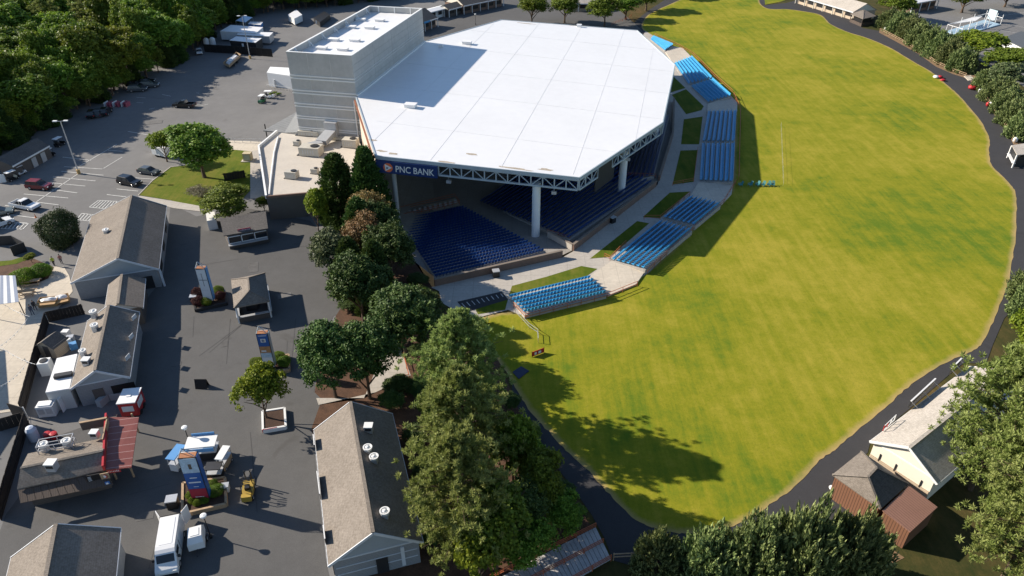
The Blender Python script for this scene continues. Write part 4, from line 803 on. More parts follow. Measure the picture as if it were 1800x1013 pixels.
# buildings along the top
def strip(label, e0, e1, depth, he, hr, roof, wall, front_n=0, name='row_building', postm=None, wallback=1.0):
    a, b = P(*e0, he), P(*e1, he); d = Vector((b.x - a.x, b.y - a.y, 0)).normalized(); bk = Vector((-d.y, d.x, 0))
    if bk.y < 0: bk = -bk
    o = thing(name, label, 'building', (a.x, a.y, 0)); ra, rb = a + bk * depth / 2, b + bk * depth / 2; ra.z = rb.z = hr; ca, cb = a + bk * depth, b + bk * depth
    MB().slab([a, b, rb, ra], .16).build('roof_slope', roof, o); MB().slab([ra, rb, cb, ca], .16).build('roof_slope', roof, o)
    MB().bar(a + Vector((0, 0, -.15)), b + Vector((0, 0, -.15)), .12, .35).build('fascia', TRIM, o)
    wa, wb = a + bk * wallback + d * .3, b + bk * wallback - d * .3; va, vb = ca - bk * .4 + d * .3, cb - bk * .4 - d * .3
    MB().prism([p[:2] for p in (wa, wb, vb, va)], 0, he).build('wall', wall, o)
    for x, y, s in ((wa, va, -1), (wb, vb, 1)):
        mid = x.lerp(y, .5); MB().prism([(x + d * s * .02)[:2], (y + d * s * .02)[:2], (y - d * s * .1)[:2], (x - d * s * .1)[:2]], he - .01, he + .02); g = MB(); X, Y, Z = Vector((*x[:2], he)), Vector((*y[:2], he)), Vector((*mid[:2], hr - .25)); g.face(X + d * s * .05, Y + d * s * .05, Z + d * s * .05); g.face(X - d * s * .05, Y - d * s * .05, Z - d * s * .05); g.build('gable_panel', CREAM, o)
    for k in range(front_n + 1 if front_n else 0):
        p = a.lerp(b, k / front_n) + bk * .2; MB().bar((p.x, p.y, 0), (p.x, p.y, he - .2), .25).build('post', postm or MT['white'], o)
        if k < front_n:
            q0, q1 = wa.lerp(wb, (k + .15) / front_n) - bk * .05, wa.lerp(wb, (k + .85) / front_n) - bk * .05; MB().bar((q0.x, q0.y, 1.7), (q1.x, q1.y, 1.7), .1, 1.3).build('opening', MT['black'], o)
    return o
strip('dark-roofed row building with blue sign behind the tower', (724, 46), (770, 31), 11, 3.2, 6.0, SHD, MT['brick'], 4)
sg2 = thing('fascia_sign', 'small blue and black sign on the fascia of the building behind the tower', 'sign', P(748, 40, 3.2)); x0, x1 = P(739, 42, 3.1), P(756, 36.5, 3.1)
MB().bar(x0 + Vector((0, -.2, 0)), x1 + Vector((0, -.2, 0)), .08, .6).build('board', M('sky_blue_sign', (.05, .25, .5), .5, .1), sg2); MB().bar(x0 + Vector((0, -.27, 0)), x0.lerp(x1, .4) + Vector((0, -.27, 0)), .04, .5).build('black_half', MT['black'], sg2)
strip('small white shop with flat white awning between the top row buildings', (758, 21), (793, 12), 5, 3.0, 3.5, MT['roofw'], MT['white'], 3, name='shop')
strip('low dark-roofed link building at the top', (790, 17), (816, 10), 6, 2.8, 4.2, SHD, SIDD, 2)
strip('long row building at the top with red roof sign and post arcade', (816, 10), (886, -4), 12, 3.2, 6.2, SHD, MT['brick'], 5)
strip('pale building half hidden by the trees behind the far roof edge', (1000, 6), (1052, 6), 8, 3.0, 5, SHL, TANS, 3)
strip('long cream concession building with open bays at the top right', (1400, -8), (1500, 21), 11, 3.0, 5.6, SHL, TANS, 6, postm=CREAM)
gz, gc, gw = hip('dark timber gazebo with grey hip roof beside the path', ((1495, 24), (1517, 33), (1540, 28), (1518, 19)), (1517, 17), (1519, 17), 2.8, 4.2, SHG, name='gazebo', cat='gazebo')
for p in gw: MB().bar(Vector((*p[:2], 0)), Vector((*p[:2], 2.7)), .2).build('post', MT['wood'], gz)
for i in range(4): a, b = gw[i], gw[(i + 1) % 4]; MB().bar(Vector((*a[:2], .55)), Vector((*b[:2], .55)), .12, 1.1).build('side_panel', MT['wood'], gz)
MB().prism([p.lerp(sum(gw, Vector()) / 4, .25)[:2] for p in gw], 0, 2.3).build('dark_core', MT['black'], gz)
strip('brick building with white roof edge at the top right', (1606, 6), (1652, -2), 9, 3.6, 4.4, MT['roofw'], MT['brick'], 3)
fl = thing('flat_roof_store', 'flat dark-roofed white building at the right edge', 'building', P(1790, 90)); q = [P(1762, 67, 3.4), P(1840, 105, 3.4), P(1880, 80, 3.4), P(1795, 55, 3.4)]
MB().prism([p[:2] for p in q], 0, 3.3).build('wall', MT['white'], fl); MB().prism([p[:2] for p in q], 3.3, 3.5).build('roof', M('dark_membrane', (.09, .1, .11), .8, .15), fl)
rk = thing('path_kiosk', 'small white-framed kiosk at the right edge with open front', 'kiosk', P(1790, 290)); q = [P(1779, 255, 2.9), P(1788, 272, 2.9), P(1840, 268, 2.9), P(1825, 248, 2.9)]
MB().slab(q, .15).build('roof', SHL, rk); 
for p in q: MB().bar(Vector((*p[:2], 0)), Vector((*p[:2], 2.8)), .2).build('post', MT['white'], rk)
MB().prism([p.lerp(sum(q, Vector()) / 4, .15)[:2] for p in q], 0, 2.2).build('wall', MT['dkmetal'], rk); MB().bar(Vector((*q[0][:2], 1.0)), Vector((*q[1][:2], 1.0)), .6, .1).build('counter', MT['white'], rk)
# storage shed on the left of the lot
ls = thing('cart_shed', 'long dark-roofed storage shed at the left edge of the parking lot', 'shed', P(50, 285)); q = [P(22, 292, 2.7), P(87, 256, 2.7), P(64, 242, 4.0), P(-8, 279, 4.0)]
MB().slab(q, .15).build('roof', SHD, ls); MB().bar(q[0] - Vector((0, 0, .1)), q[1] - Vector((0, 0, .1)), .1, .3).build('fascia', MT['white'], ls)
iw = [q[0] + Vector((-.3, .5, 0)), q[1] + Vector((-.4, .3, 0)), q[2], q[3]]; MB().prism([p[:2] for p in iw], 0, [2.6, 2.6, 3.8, 3.8]).build('wall', SIDD, ls)
for t in (.45, .7): a = q[0].lerp(q[1], t); b = q[0].lerp(q[1], t + .12); MB().bar(Vector((a.x - .25, a.y + .4, 1.05)), Vector((b.x - .25, b.y + .4, 1.05)), .08, 2.0).build('door', MT['galv'], ls)
# ================================================================== RAILINGS, FENCES, LAMPS
def railing(label, pts, h=1.05, mat=None, rails=(1.0, 0.55), sp=2.4, name='railing', cat='railing', r=.06, z=0.0, slope=None):
    mat = mat or MT['orange']; o = thing(name, label, cat, (pts[0].x, pts[0].y, z)); 
    for i in range(len(pts) - 1):
        a, b = Vector((*pts[i][:2], z)), Vector((*pts[i + 1][:2], z)); n = max(1, round((b - a).length / sp))
        for f in rails: MB().bar(a + Vector((0, 0, h * f)), b + Vector((0, 0, h * f)), r, r).build('rail', mat, o, uv=False)
        for k in range(n + (i == len(pts) - 2)): p = a.lerp(b, k / n); MB().bar(p, p + Vector((0, 0, h)), r * 1.1).build('post', mat, o, uv=False)
    return o
railing('orange railing along the lawn edge of the nearest blue seats', px([(903, 540), (924, 561), (1068, 524), (1120, 503)], .1))
railing('orange railing along the lawn edge from the sunlit landing to the bend', px([(1138, 481), (1222, 402), (1272, 357), (1293, 322)], .1))
railing('orange railing along the straight shaded lawn edge', px([(1298, 316), (1301, 196), (1289, 168)], .1)); railing('orange railing along the far curved lawn edge', px([(1287, 164), (1256, 136), (1218, 97), (1188, 80), (1150, 63)], .1))
railing('orange rail beside the sloping grass bank near the sunlit landing', px([(1062, 453), (1072, 458), (1100, 430)]), .9); railing('orange rail across the shaded grass bank below the bend', px([(1132, 386), (1160, 386), (1212, 344)]), .9); railing('orange rail on the near shaded strip of bank', px([(1182, 327), (1219, 320), (1226, 265)]), .9)
railing('orange rail at the steps beside the round column', px([(962, 412), (1002, 424)]), .9, z=.1); railing('orange rail in front of the front bowl seats', px([(1086, 312), (1152, 314)]), .9, z=.2)
railing('thin pale handrail running from the blue seats down the lawn', px([(906, 552), (930, 578), (945, 588), (946, 603)]), .95, MT['galv'], (1.0, .5), 2.0, r=.05)
railing('timber post-and-rail fence along the upper right lawn path', px([(1552, 57), (1580, 72), (1615, 92), (1645, 113), (1675, 127), (1697, 135)]), 1.1, MT['tanwood'], (.9, .5), 2.2, 'timber_fence', 'fence', .09)
railing('timber post-and-rail fence along the lower right lawn path', px([(1722, 162), (1742, 190), (1765, 222), (1782, 252)]), 1.1, MT['tanwood'], (.9, .5), 2.2, 'timber_fence', 'fence', .09)
railing('orange railing beside the shaded mulch path under the evergreens', px([(710, 630), (720, 668), (690, 675)]), 1.0); railing('orange railing at the far end of the roof behind the trees', px([(1075, 45), (1100, 36), (1110, 30)]), 1.0)
railing('short timber fence between the stairway and the junipers', px([(1078, 985), (1140, 982)]), 1.1, MT['tanwood'], (.9, .5), 2, 'timber_fence', 'fence', .09)
railing('grey handrail along the service walk near the dock', px([(398, 250), (470, 252)]), 1.0, MT['galv'], (1, .5), 2.0)
def board_fence(label, pts, h, w=.28, mat=None, z=0.0):
    o = thing('board_fence', label, 'fence', (pts[0].x, pts[0].y, z)); rn = random.Random(3)
    for i in range(len(pts) - 1):
        a, b = Vector((*pts[i][:2], z)), Vector((*pts[i + 1][:2], z)); n = max(1, int((b - a).length / w))
        for k in range(n):
            p, q = a.lerp(b, (k + .015) / n), a.lerp(b, (k + .985) / n); hh = h + rn.uniform(-.04, .04); MB().bar(p + Vector((0, 0, hh / 2)), q + Vector((0, 0, hh / 2)), .04, hh).build('board', mat or MT['wood'], o, uv=False)
        for f in (.25, .8): MB().bar(a + Vector((.05, .05, h * f)), b + Vector((.05, .05, h * f)), .06, .1).build('fence_rail', mat or MT['wood'], o, uv=False)
board_fence('dark board fence along the pale patio beside the middle left building', px([(86, 568), (66, 640), (42, 730)]), 2.0, .45); board_fence('dark board fence behind the patio furniture', px([(86, 566), (150, 552)]), 1.8, .4); board_fence('dark board fence left of the plank-awning building', px([(52, 745), (36, 800), (2, 915)]), 2.0, .45); board_fence('dark board fence at the corner above the plank-awning building', px([(0, 758), (45, 745)]), 1.8, .45)
o = thing('compound_fence', 'tall black mesh-covered fence round the trailer compound', 'fence', P(400, 92))
for (u0, v0, u1, v1) in ((360, 91, 425, 95), (425, 95, 480, 100)):
    a, b = P(u0, v0), P(u1, v1)
    for k in range(6): p, q = a.lerp(b, k / 6), a.lerp(b, (k + .97) / 6); MB().bar(p + Vector((0, 0, 1.2)), q + Vector((0, 0, 1.2)), .06, 2.4).build('screen_panel', MT['black'], o, uv=False); MB().bar(p, p + Vector((0, 0, 2.5)), .09).build('post', MT['dkmetal'], o, uv=False)
def globe_lamp(u, v, topv, label):
    b = P(u, v); h = height_to(b, topv); o = thing('lamp_post', label, 'lamp post', b)
    MB().lathe((0, 0, 0), [(.16, 0), (.16, .3), (.07, .4)], 10).build('base', MT['black'], o, world=False); MB().cyl((0, 0, .3), (0, 0, h - .45), .06, .05, 8).build('pole', MT['black'], o, world=False)
    MB().lathe((0, 0, h - .45), [(.12, 0), (.28, .2), (.34, .36), (.30, .44), (.05, .5)], 14).build('lamp_head', MT['lamp'], o, world=False)
globe_lamp(371, 945, 905, 'short lamp post with white disc head beside the white van'); globe_lamp(338, 792, 750, 'short lamp post with white disc head behind the sponsor totem with red base'); globe_lamp(836, 43, 24, 'lamp post with white globe behind the far left roof edge')
globe_lamp(1048, 985, 952, 'black lamp post at the top of the wooden stairway') if False else None
globe_lamp(1459, 868, 856, 'short lamp at the left corner of the brown pavilion'); globe_lamp(1690, 120, 100, 'white lamp in the hedge along the right path')
def lot_lamp(u, v, topv, label):
    b = P(u, v); h = height_to(b, topv); o = thing('parking_light', label, 'light pole', b)
    MB().cyl((0, 0, 0), (0, 0, .9), .35, .35, 12).build('concrete_base', M('safety_tan', (.5, .33, .13), .8, .2), o, world=False); MB().cyl((0, 0, .9), (0, 0, h), .13, .08, 10).build('pole', MT['galv'], o, world=False)
    for s in (-1, 1): MB().bar((0, 0, h), (s * .7, .1 * s, h + .05), .07).build('arm', MT['galv'], o, world=False); MB().box((s * 1.0, .12 * s, h + .08), (.8, .45, .18)).build('lamp_head', MT['pale'], o, world=False)
lot_lamp(139, 305, 213, 'tall two-headed light pole standing in the parking bays'); lot_lamp(440, 103, 28, 'tall two-headed light pole beside the black compound fence')
# ================================================================== VEHICLES
def paintm(name, c): 
    m = M('paint_' + name, c, 0.25, 0.04, 0.5, spec=0.6); return m
def wheel(o, x, y, r, w):
    m = MB(); m.cyl((x, y - w / 2, r), (x, y + w / 2, r), r, r, 14); t = m.build('wheel', MT['tyre'], o, world=False, uv=False); s = 1 if y > 0 else -1
    MB().cyl((x, y + s * (w / 2 - .01), r), (x, y + s * (w / 2 + .02), r), r * .62, r * .55, 10).build('rim', MT['chrome'], t, world=False, uv=False)
def prof(mb, pts, y0, y1, inset=0.0, ztop=None):
    """side profile (x,z) extruded across; vertices above ztop are pulled in by inset"""
    n = len(pts); f = lambda z: inset if ztop is not None and z > ztop else 0; L = [(x, y0 + f(z), z) for x, z in pts]; Rr = [(x, y1 - f(z), z) for x, z in pts]
    mb.add(L + Rr, [tuple(range(n)), tuple(range(n, 2 * n))[::-1]] + [((i + 1) % n, i, n + i, n + (i + 1) % n) for i in range(n)]); return mb
def vehicle(kind, u, v, hu, hv, color, label, group=None):
    b = P(u, v); h = P(hu, hv); rz = math.atan2(h.y - b.y, h.x - b.x); nm = {'suv': 'parked_suv', 'car': 'parked_car', 'pickup': 'pickup_truck', 'van': 'delivery_van'}[kind]
    o = thing(nm, label, {'suv': 'suv', 'car': 'car', 'pickup': 'pickup', 'van': 'van'}[kind], b, rz, group); W = {'suv': .97, 'car': .9, 'pickup': .98, 'van': 1.0}[kind]; p = paintm(*color); gl = MT['glass']; bd = MB()
    if kind in ('suv', 'car'):
        Lh = 2.45 if kind == 'suv' else 2.3; bh = 1.05 if kind == 'suv' else .92; th = 1.78 if kind == 'suv' else 1.46
        prof(bd, [(-Lh, .35), (-Lh, bh - .1), (-Lh + .15, bh), (Lh * .38, bh), (Lh * .9, bh - .12), (Lh, bh - .35), (Lh, .35)], -W, W, .06, bh - .2); cab = [(-Lh + .12, bh), (-Lh + (.35 if kind == 'suv' else .75), th - .06), (Lh * .12, th - .06), (Lh * .45, bh)]; rf = [(-Lh + (.4 if kind == 'suv' else .8), th - .05), (-Lh + (.6 if kind == 'suv' else .95), th), (Lh * .02, th), (Lh * .11, th - .05)]; wx = (-Lh * .6, Lh * .62)
    elif kind == 'pickup':
        Lh, bh, th = 2.8, 1.1, 1.85
        prof(bd, [(-Lh, .45), (-Lh, .62), (-.72, .62), (-.72, bh), (Lh * .45, bh), (Lh * .95, bh - .12), (Lh, bh - .4), (Lh, .4)], -W, W); cab = [(-.72, bh), (-.55, th - .06), (Lh * .18, th - .06), (Lh * .44, bh)]; rf = [(-.55, th - .05), (-.45, th), (Lh * .14, th), (Lh * .2, th - .05)]; wx = (-Lh * .6, Lh * .62)
    else:
        Lh, bh, th = 2.9, 1.25, 2.35
        prof(bd, [(-Lh, .4), (-Lh, 1.3), (-Lh, th - .3)][:2] + [(-Lh + .02, th - .35), (-Lh + .08, th - .12), (-Lh + .25, th), (.9, th), (1.3, th - .07), (1.6, th - .25), (2.25, bh + .02), (Lh - .2, 1.05), (Lh, .8), (Lh, .4)], -W, W, .12, th - .3); cab = None; wx = (-1.7, 1.8)
    bd.build('body', p, o, world=False)
    if kind == 'pickup':
        for y in (-W + .05, W - .05): MB().box((-1.78, y, .88), (2.05, .1, .52)).build('bed_side', p, o, world=False)
        MB().box((-Lh + .06, 0, .86), (.1, 2 * W - .2, .48)).build('tailgate', p, o, world=False); MB().box((-1.76, 0, .64), (1.95, 2 * W - .2, .05)).build('bed_floor', MT['dkmetal'], o, world=False)
    if cab:
        g = MB(); prof(g, cab, -W + .07, W - .07, .14, (cab[0][1] + cab[1][1]) / 2); g.build('cabin_glass', gl, o, world=False); g = MB(); prof(g, rf, -W + .2, W - .2, .05, rf[1][1] - .01); g.build('roof', p, o, world=False)
        for s in (-1, 1):
            for (x, z0, z1) in ((cab[2][0] - .02, bh, th - .05), ((cab[0][0] + cab[2][0]) / 2, bh, th - .05)): MB().bar((x, s * (W - .08), z0), (x - .02, s * (W - .2), z1), .09, .04).build('pillar', p, o, world=False)
    else:
        MB().box((1.92, 0, 1.62), (.05, 1.6, .75), 0, Matrix.Translation((1.92, 0, 1.68)) @ Matrix.Rotation(R_(-38), 4, 'Y') @ Matrix.Translation((-1.92, 0, -1.62))).build('windscreen', gl, o, world=False)
        for s in (-1, 1): MB().box((1.1, s * (W - .02), 1.6), (.9, .04, .55)).build('side_window', gl, o, world=False); MB().box((.2, s * (W + .01), 1.2), (.04, .03, 1.5)).build('door_seam', MT['dkmetal'], o, world=False); MB().box((1.7, s * (W + .15), 1.45), (.12, .25, .35)).build('mirror', MT['dkmetal'], o, world=False)
        MB().box((-.8, 0, th + .01), (3.2, 1.2, .03)).build('roof_panel', p, o, world=False)
        for s in (-1, 1): MB().box((-Lh - .45, s * (W + .25), 1.35), (1.0, .06, 1.9), s * -.5).build('rear_door', p, o, world=False)
        MB().box((-Lh - .01, 0, 1.35), (.04, 1.7, 1.8)).build('cargo_opening', MT['black'], o, world=False)
    for x in wx:
        for s in (-1, 1): wheel(o, x, s * (W - .1), .37 if kind != 'car' else .33, .24)
    for s in (-1, 1): MB().box((Lh - .03, s * (W - .25), .78 if kind != 'van' else .85), (.08, .32, .16)).build('headlight', MT['lamp'], o, world=False); MB().box((-Lh - .0, s * (W - .12), .85), (.06, .16, .28)).build('taillight', MT['red'], o, world=False)
    MB().box((Lh + .02, 0, .48), (.1, 2 * W - .1, .2)).build('bumper', MT['dkmetal'], o, world=False); return o
BLK = ('black', (.012, .012, .014)); WHT = ('white', (.75, .75, .74)); SIL = ('slate', (.07, .08, .09))
vehicle('suv', 71, 331, 100, 333, ('dark_red', (.16, .015, .02)), 'dark red SUV parked in the shaded bay'); vehicle('pickup', 46, 366, 75, 371, WHT, 'white pickup truck parked nose to the aisle'); vehicle('suv', 229, 324, 255, 329, BLK, 'black SUV parked beside the grass island'); vehicle('car', 263, 305, 285, 308, SIL, 'dark slate car parked behind the black SUV')
vehicle('pickup', 325, 188, 300, 187, BLK, 'black pickup truck alone in the middle of the lot'); vehicle('car', 351, 94, 354, 108, WHT, 'white car parked at the wood edge near the compound'); vehicle('suv', -2, 398, 15, 392, WHT, 'white car cut by the left picture edge'); vehicle('car', 1, 377, 20, 374, ('grey_green', (.12, .15, .15)), 'grey car cut by the left picture edge above the white one')
for i, (u, v) in enumerate(((240, 151), (243, 160), (258, 146), (264, 153))): vehicle('suv' if i % 2 else 'car', u, v, u + 16, v - 1, SIL if i % 2 else BLK, ['black car in the shaded row at the wood edge, upper left', 'dark SUV in the shaded row at the wood edge, lower left', 'black car in the shaded row at the wood edge, upper right', 'dark SUV in the shaded row at the wood edge, lower right'][i], 'dark cars parked at the wood edge')
for i, (u, v) in enumerate(((165, 204), (176, 202), (187, 200))): vehicle('suv', u, v, u + 8, v - 9, SIL if i == 1 else BLK, ['dark SUV left of three parked side by side under the wood', 'dark slate SUV in the middle of three under the wood', 'dark SUV right of three parked side by side under the wood'][i], 'dark SUVs under the wood')
vehicle('van', 303, 972, 297, 1013, WHT, 'white high-roof van with open rear doors in the plaza')
def golf_cart(u, v, hu, hv, c, label, group='golf carts'):
    b = P(u, v); h = P(hu, hv); o = thing('golf_cart', label, 'golf cart', b, math.atan2(h.y - b.y, h.x - b.x), None); p = paintm(*c); m = MB(); prof(m, [(-1.15, .3), (-1.15, .75), (-.3, .78), (-.2, .4), (.5, .4), (.7, .85), (1.1, .75), (1.2, .3)], -.58, .58); m.build('body', p, o, world=False)
    MB().box((-.45, 0, .86), (.55, 1.0, .14)).build('seat', MT['dkmetal'], o, world=False); MB().box((-.75, 0, 1.15), (.12, 1.0, .5)).build('backrest', MT['dkmetal'], o, world=False); MB().box((-.15, 0, 1.88), (1.9, 1.15, .08)).build('canopy', MT['pale'], o, world=False)
    for x, y in ((-.95, .5), (-.95, -.5), (.75, .5), (.75, -.5)): MB().bar((x, y, .75), (x * .9, y, 1.86), .05).build('canopy_post', MT['dkmetal'], o, world=False)
    for x in (-.8, .8):
        for s in (-1, 1): wheel(o, x, s * .5, .23, .18)
GRN = ('cart_green', (.02, .10, .04))
golf_cart(461, 180, 452, 186, GRN, 'green utility cart parked near the tower'); golf_cart(474, 172, 486, 172, WHT, 'white utility cart beside the green one near the tower'); golf_cart(36, 307, 48, 302, WHT, 'white golf cart in front of the left storage shed'); golf_cart(88, 276, 98, 271, BLK, 'dark golf cart at the corner of the left storage shed'); golf_cart(106, 256, 116, 251, BLK, 'dark golf cart behind the light pole at the left'); golf_cart(24, 316, 34, 312, BLK, 'dark golf cart nearest the left picture edge')
def trailer_box(label, q, z0, z1, mat, name='box_trailer', cat='trailer', wheels=True, roof=None):
    pts = [P(*c, z1) for c in q]; c = sum(pts, Vector()) / 4; o = thing(name, label, cat, (c.x, c.y, 0)); MB().prism([p[:2] for p in pts], z0, z1).build('body', mat, o); MB().prism([c2.lerp(c, -.01)[:2] for c2 in pts], z1, z1 + .08).build('roof', roof or MT['roofw'], o)
    a, b = pts[0], pts[1]; d = (b - a).normalized(); n = (Vector((pts[3].x - a.x, pts[3].y - a.y, 0))).normalized()
    if wheels:
        for f in (.3, .7):
            for e, s in ((a, 1), (pts[3], -1)): p = e.lerp(e + (b - a), f) + n * (.15 * s); MB().cyl((p.x, p.y, .42), (p.x + n.x * .25 * s, p.y + n.y * .25 * s, .42), .42, .42, 12).build('wheel', MT['tyre'], o, uv=False)
    m = a.lerp(b, .5) - n * .03; MB().bar((m.x, m.y, z0 + .3), (m.x, m.y, z0 + 2.1 if z1 > 2.5 else z1 - .2), .9, .05, up=tuple(n)).build('door', MT['pale'], o); return o
trailer_box('long pale trailer at the back of the fenced compound', ((387, 55), (450, 58), (462, 48), (406, 44)), .6, 3.2, M('trailer_white', (.6, .63, .66), .5, .08)); trailer_box('low silver trailer in front of the long pale one', ((416, 61), (473, 64), (480, 57), (424, 56)), .6, 2.8, MT['galv']); trailer_box('white-topped container inside the black fence', ((404, 71), (449, 75), (460, 67), (415, 64)), .2, 2.9, MT['dkmetal'], 'container', 'container', False); trailer_box('small white box trailer beside the far fence', ((506, 26), (517, 33), (531, 26), (521, 17)), .5, 2.6, MT['white'])
trailer_box('dark open dumpster beside the far fence', ((551, 31), (562, 39), (580, 26), (570, 20)), .1, 1.7, MT['dkmetal'], 'dumpster', 'dumpster', False, MT['black']); trailer_box('blue covered trailer at the far compound corner', ((436, 42), (458, 44), (462, 39), (440, 38)), .5, 1.6, M('blue_tarp', (.04, .2, .5), .6, .15))
for i, (u, v, c) in enumerate(((364, 80, 'left'), (375, 79, 'right'))):
    p = P(u, v); MB().lathe((p.x, p.y, 0), [(.9, 0), (.9, 2.0), (.5, 2.4), (.2, 2.5)], 14).build('storage_tank', MT['white'], label='%s one of two white storage tanks behind the black fence' % c, cat='tank')
o = thing('market_tent', 'pale blue pop-up tent beside the far lamp pole', 'tent', P(428, 40)); q = [P(414, 36, 2.3), P(431, 39, 2.3), P(444, 30, 2.3), P(429, 28, 2.3)]; ap = sum(q, Vector()) / 4 + Vector((0, 0, 1.1))
for i in range(4): MB().slab([q[i], q[(i + 1) % 4], ap], .04).build('canopy_panel', M('tent_blue', (.45, .6, .75), .7, .1), o); MB().bar(Vector((*q[i][:2], 0)), q[i], .08).build('leg', MT['galv'], o)
o = thing('flatbed_trailer', 'open flatbed trailer loaded with white panels in the lot', 'trailer', P(408, 108)); q = [P(393, 112, .9), P(403, 117, .9), P(424, 98, .9), P(416, 94, .9)]
MB().prism([p[:2] for p in q], .6, .75).build('bed', MT['dkmetal'], o)
for i in range(4): MB().bar(Vector((*q[i][:2], 1.05)), Vector((*q[(i + 1) % 4][:2], 1.05)), .06, .7).build('side_board', MT['tanwood'], o)
for i in (1, 2): p = q[1].lerp(q[2], .3 * i); MB().cyl((p.x, p.y, .35), (p.x + .2, p.y - .1, .35), .35, .35, 10).build('wheel', MT['tyre'], o)
cq = sum(q, Vector()) / 4; 
for k in range(3): MB().prism([p.lerp(cq, .25 + .1 * k)[:2] for p in q], .76 + .28 * k, 1.0 + .28 * k).build('white_panel_stack', MT['white'], o)
rp = random.Random(9); pb = P(207, 186); o = thing('stacked_bars', 'low heap of reddish and pale bars at the shaded wood edge', 'heap', pb)
for k in range(9): x = pb.x - 2.8 + k * .7; MB().box((x, pb.y + rp.uniform(-.3, .3), .55), (.18, 1.9, 1.1), rp.uniform(-.15, .15)).build('bar', M('bar_red', (.35, .08, .12), .5, .2) if k % 3 else MT['pale'], o)
# forklift
b = P(438, 870); o = thing('forklift', 'yellow forklift with black overhead guard parked in the plaza', 'forklift', b, R_(-80)); Y = M('forklift_yellow', (.40, .27, .05), .4, .12)
m = MB(); prof(m, [(-1.2, .3), (-1.25, .95), (-1.0, 1.1), (-.5, 1.05), (.5, .8), (.75, .3)], -.55, .55); m.build('body', Y, o, world=False); MB().box((1.0, 0, .72), (.5, 1.0, .7)).build('counterweight', Y, o, world=False)
for x, y in ((-.6, .5), (-.6, -.5), (.55, .5), (.55, -.5)): MB().bar((x, y, .8), (x * .8, y * .9, 2.1), .07).build('guard_post', MT['black'], o, world=False)
for k in range(5): MB().bar((-.5 + k * .24, -.48, 2.12), (-.5 + k * .24, .48, 2.12), .06).build('guard_bar', MT['black'], o, world=False)
for s in (-.3, .3): MB().bar((-1.35, s, .1), (-1.35, s, 2.3), .1).build('mast', MT['dkmetal'], o, world=False); MB().box((-1.95, s, .12), (1.1, .12, .05)).build('fork', MT['dkmetal'], o, world=False)
for x in (-.8, .7):
    for s in (-1, 1): wheel(o, x, s * .5, .3, .2)
MB().box((-.1, 0, 1.0), (.5, .5, .5)).build('seat', MT['black'], o, world=False)
# white pod beside the van, food carts
o = thing('towable_pod', 'small white rounded towable pod beside the van', 'trailer', P(349, 955), R_(-70)); MB().add([], []); m = MB(); prof(m, [(-1.1, .5), (-1.15, 1.2), (-.7, 1.75), (.6, 1.75), (1.1, 1.3), (1.15, .5)], -.75, .75, .12, 1.5); m.build('shell', MT['white'], o, world=False); MB().bar((1.1, 0, .5), (2.0, 0, .45), .1).build('hitch', MT['dkmetal'], o, world=False)
for s in (-1, 1): wheel(o, -.1, s * .8, .3, .18)
MB().box((0, 0, 1.77), (.9, .8, .05)).build('hatch', MT['pale'], o, world=False)
PB = M('cart_blue', (.10, .28, .55), .5, .1)
def cart(label, u, v, rz, L, W, h, roofm, bodym, flap=True):
    o = thing('vending_cart', label, 'vending cart', P(u, v), rz); MB().box((0, 0, h * .3), (L * .94, W * .9, h * .45)).build('cabinet', bodym, o, world=False); MB().box((0, 0, h * .56), (L, W, .07)).build('counter', MT['galv'], o, world=False); MB().box((0, 0, h), (L * 1.05, W * 1.08, .12)).build('canopy', roofm, o, world=False)
    for x in (-.46, .46):
        for y in (-.45, .45): MB().bar((x * L, y * W, h * .55), (x * L, y * W, h), .06).build('canopy_post', MT['galv'], o, world=False)
    if flap: MB().box((0, -W * .66, h - .25), (L * .98, .06, .5), 0).build('awning_flap', PB, o, world=False); MB().box((0, W * .62, h + .15), (L * .8, .08, .4)).build('sign_rail', PB, o, world=False)
    for x in (-.35, .35):
        for s in (-1, 1): wheel(o, x * L, s * W * .42, .2, .1)
cart('large vending cart with white and blue canopy behind the sponsor totem', 362, 802, R_(8), 3.1, 1.7, 2.3, MT['white'], MT['dkmetal']); cart('narrow vending cart with blue side panels left of the large cart', 317, 818, R_(80), 2.2, 1.0, 2.1, PB, MT['white'], False); cart('slim vending cart with white and blue top right of the large cart', 398, 818, R_(84), 2.0, .8, 2.0, MT['white'], MT['tanwood'], False); cart('small dark serving cart beside the big planter', 381, 838, R_(4), 1.6, 1.1, 1.7, MT['dkmetal'], MT['black'], False)
# ================================================================== TOTEMS AND PLANTERS
def planter(label, q, mat, fill, h=.55, plants=(), name='planter_box'):
    pts = [P(*c, h) for c in q]; ctr = sum(pts, Vector()) / 4; o = thing(name, label, 'planter', (ctr.x, ctr.y, 0))
    for i in range(4): MB().bar(Vector((*pts[i][:2], h / 2)), Vector((*pts[(i + 1) % 4][:2], h / 2)), .25, h).build('side', mat, o)
    MB().prism([p.lerp(ctr, .03)[:2] for p in pts], .0, h - .1).build('soil', fill, o); return o
planter('large timber planter with mulch below the sponsor totem with red base', ((321, 848), (320, 902), (397, 884), (395, 838)), MT['tanwood'], MT['darkmulch']); planter('planter box with dark red and green shrubs below the far totem', ((339, 518), (343, 543), (398, 531), (394, 508)), MT['dkmetal'], MT['darkmulch']); planter('planter with clipped yellow-green hedge below the middle totem', ((447, 633), (447, 655), (508, 648), (507, 622)), MT['tanwood'], MT['darkmulch']); planter('pale planter box with young tree and red front', ((461, 722), (462, 755), (502, 748), (500, 716)), MT['white'], MT['darkmulch'])
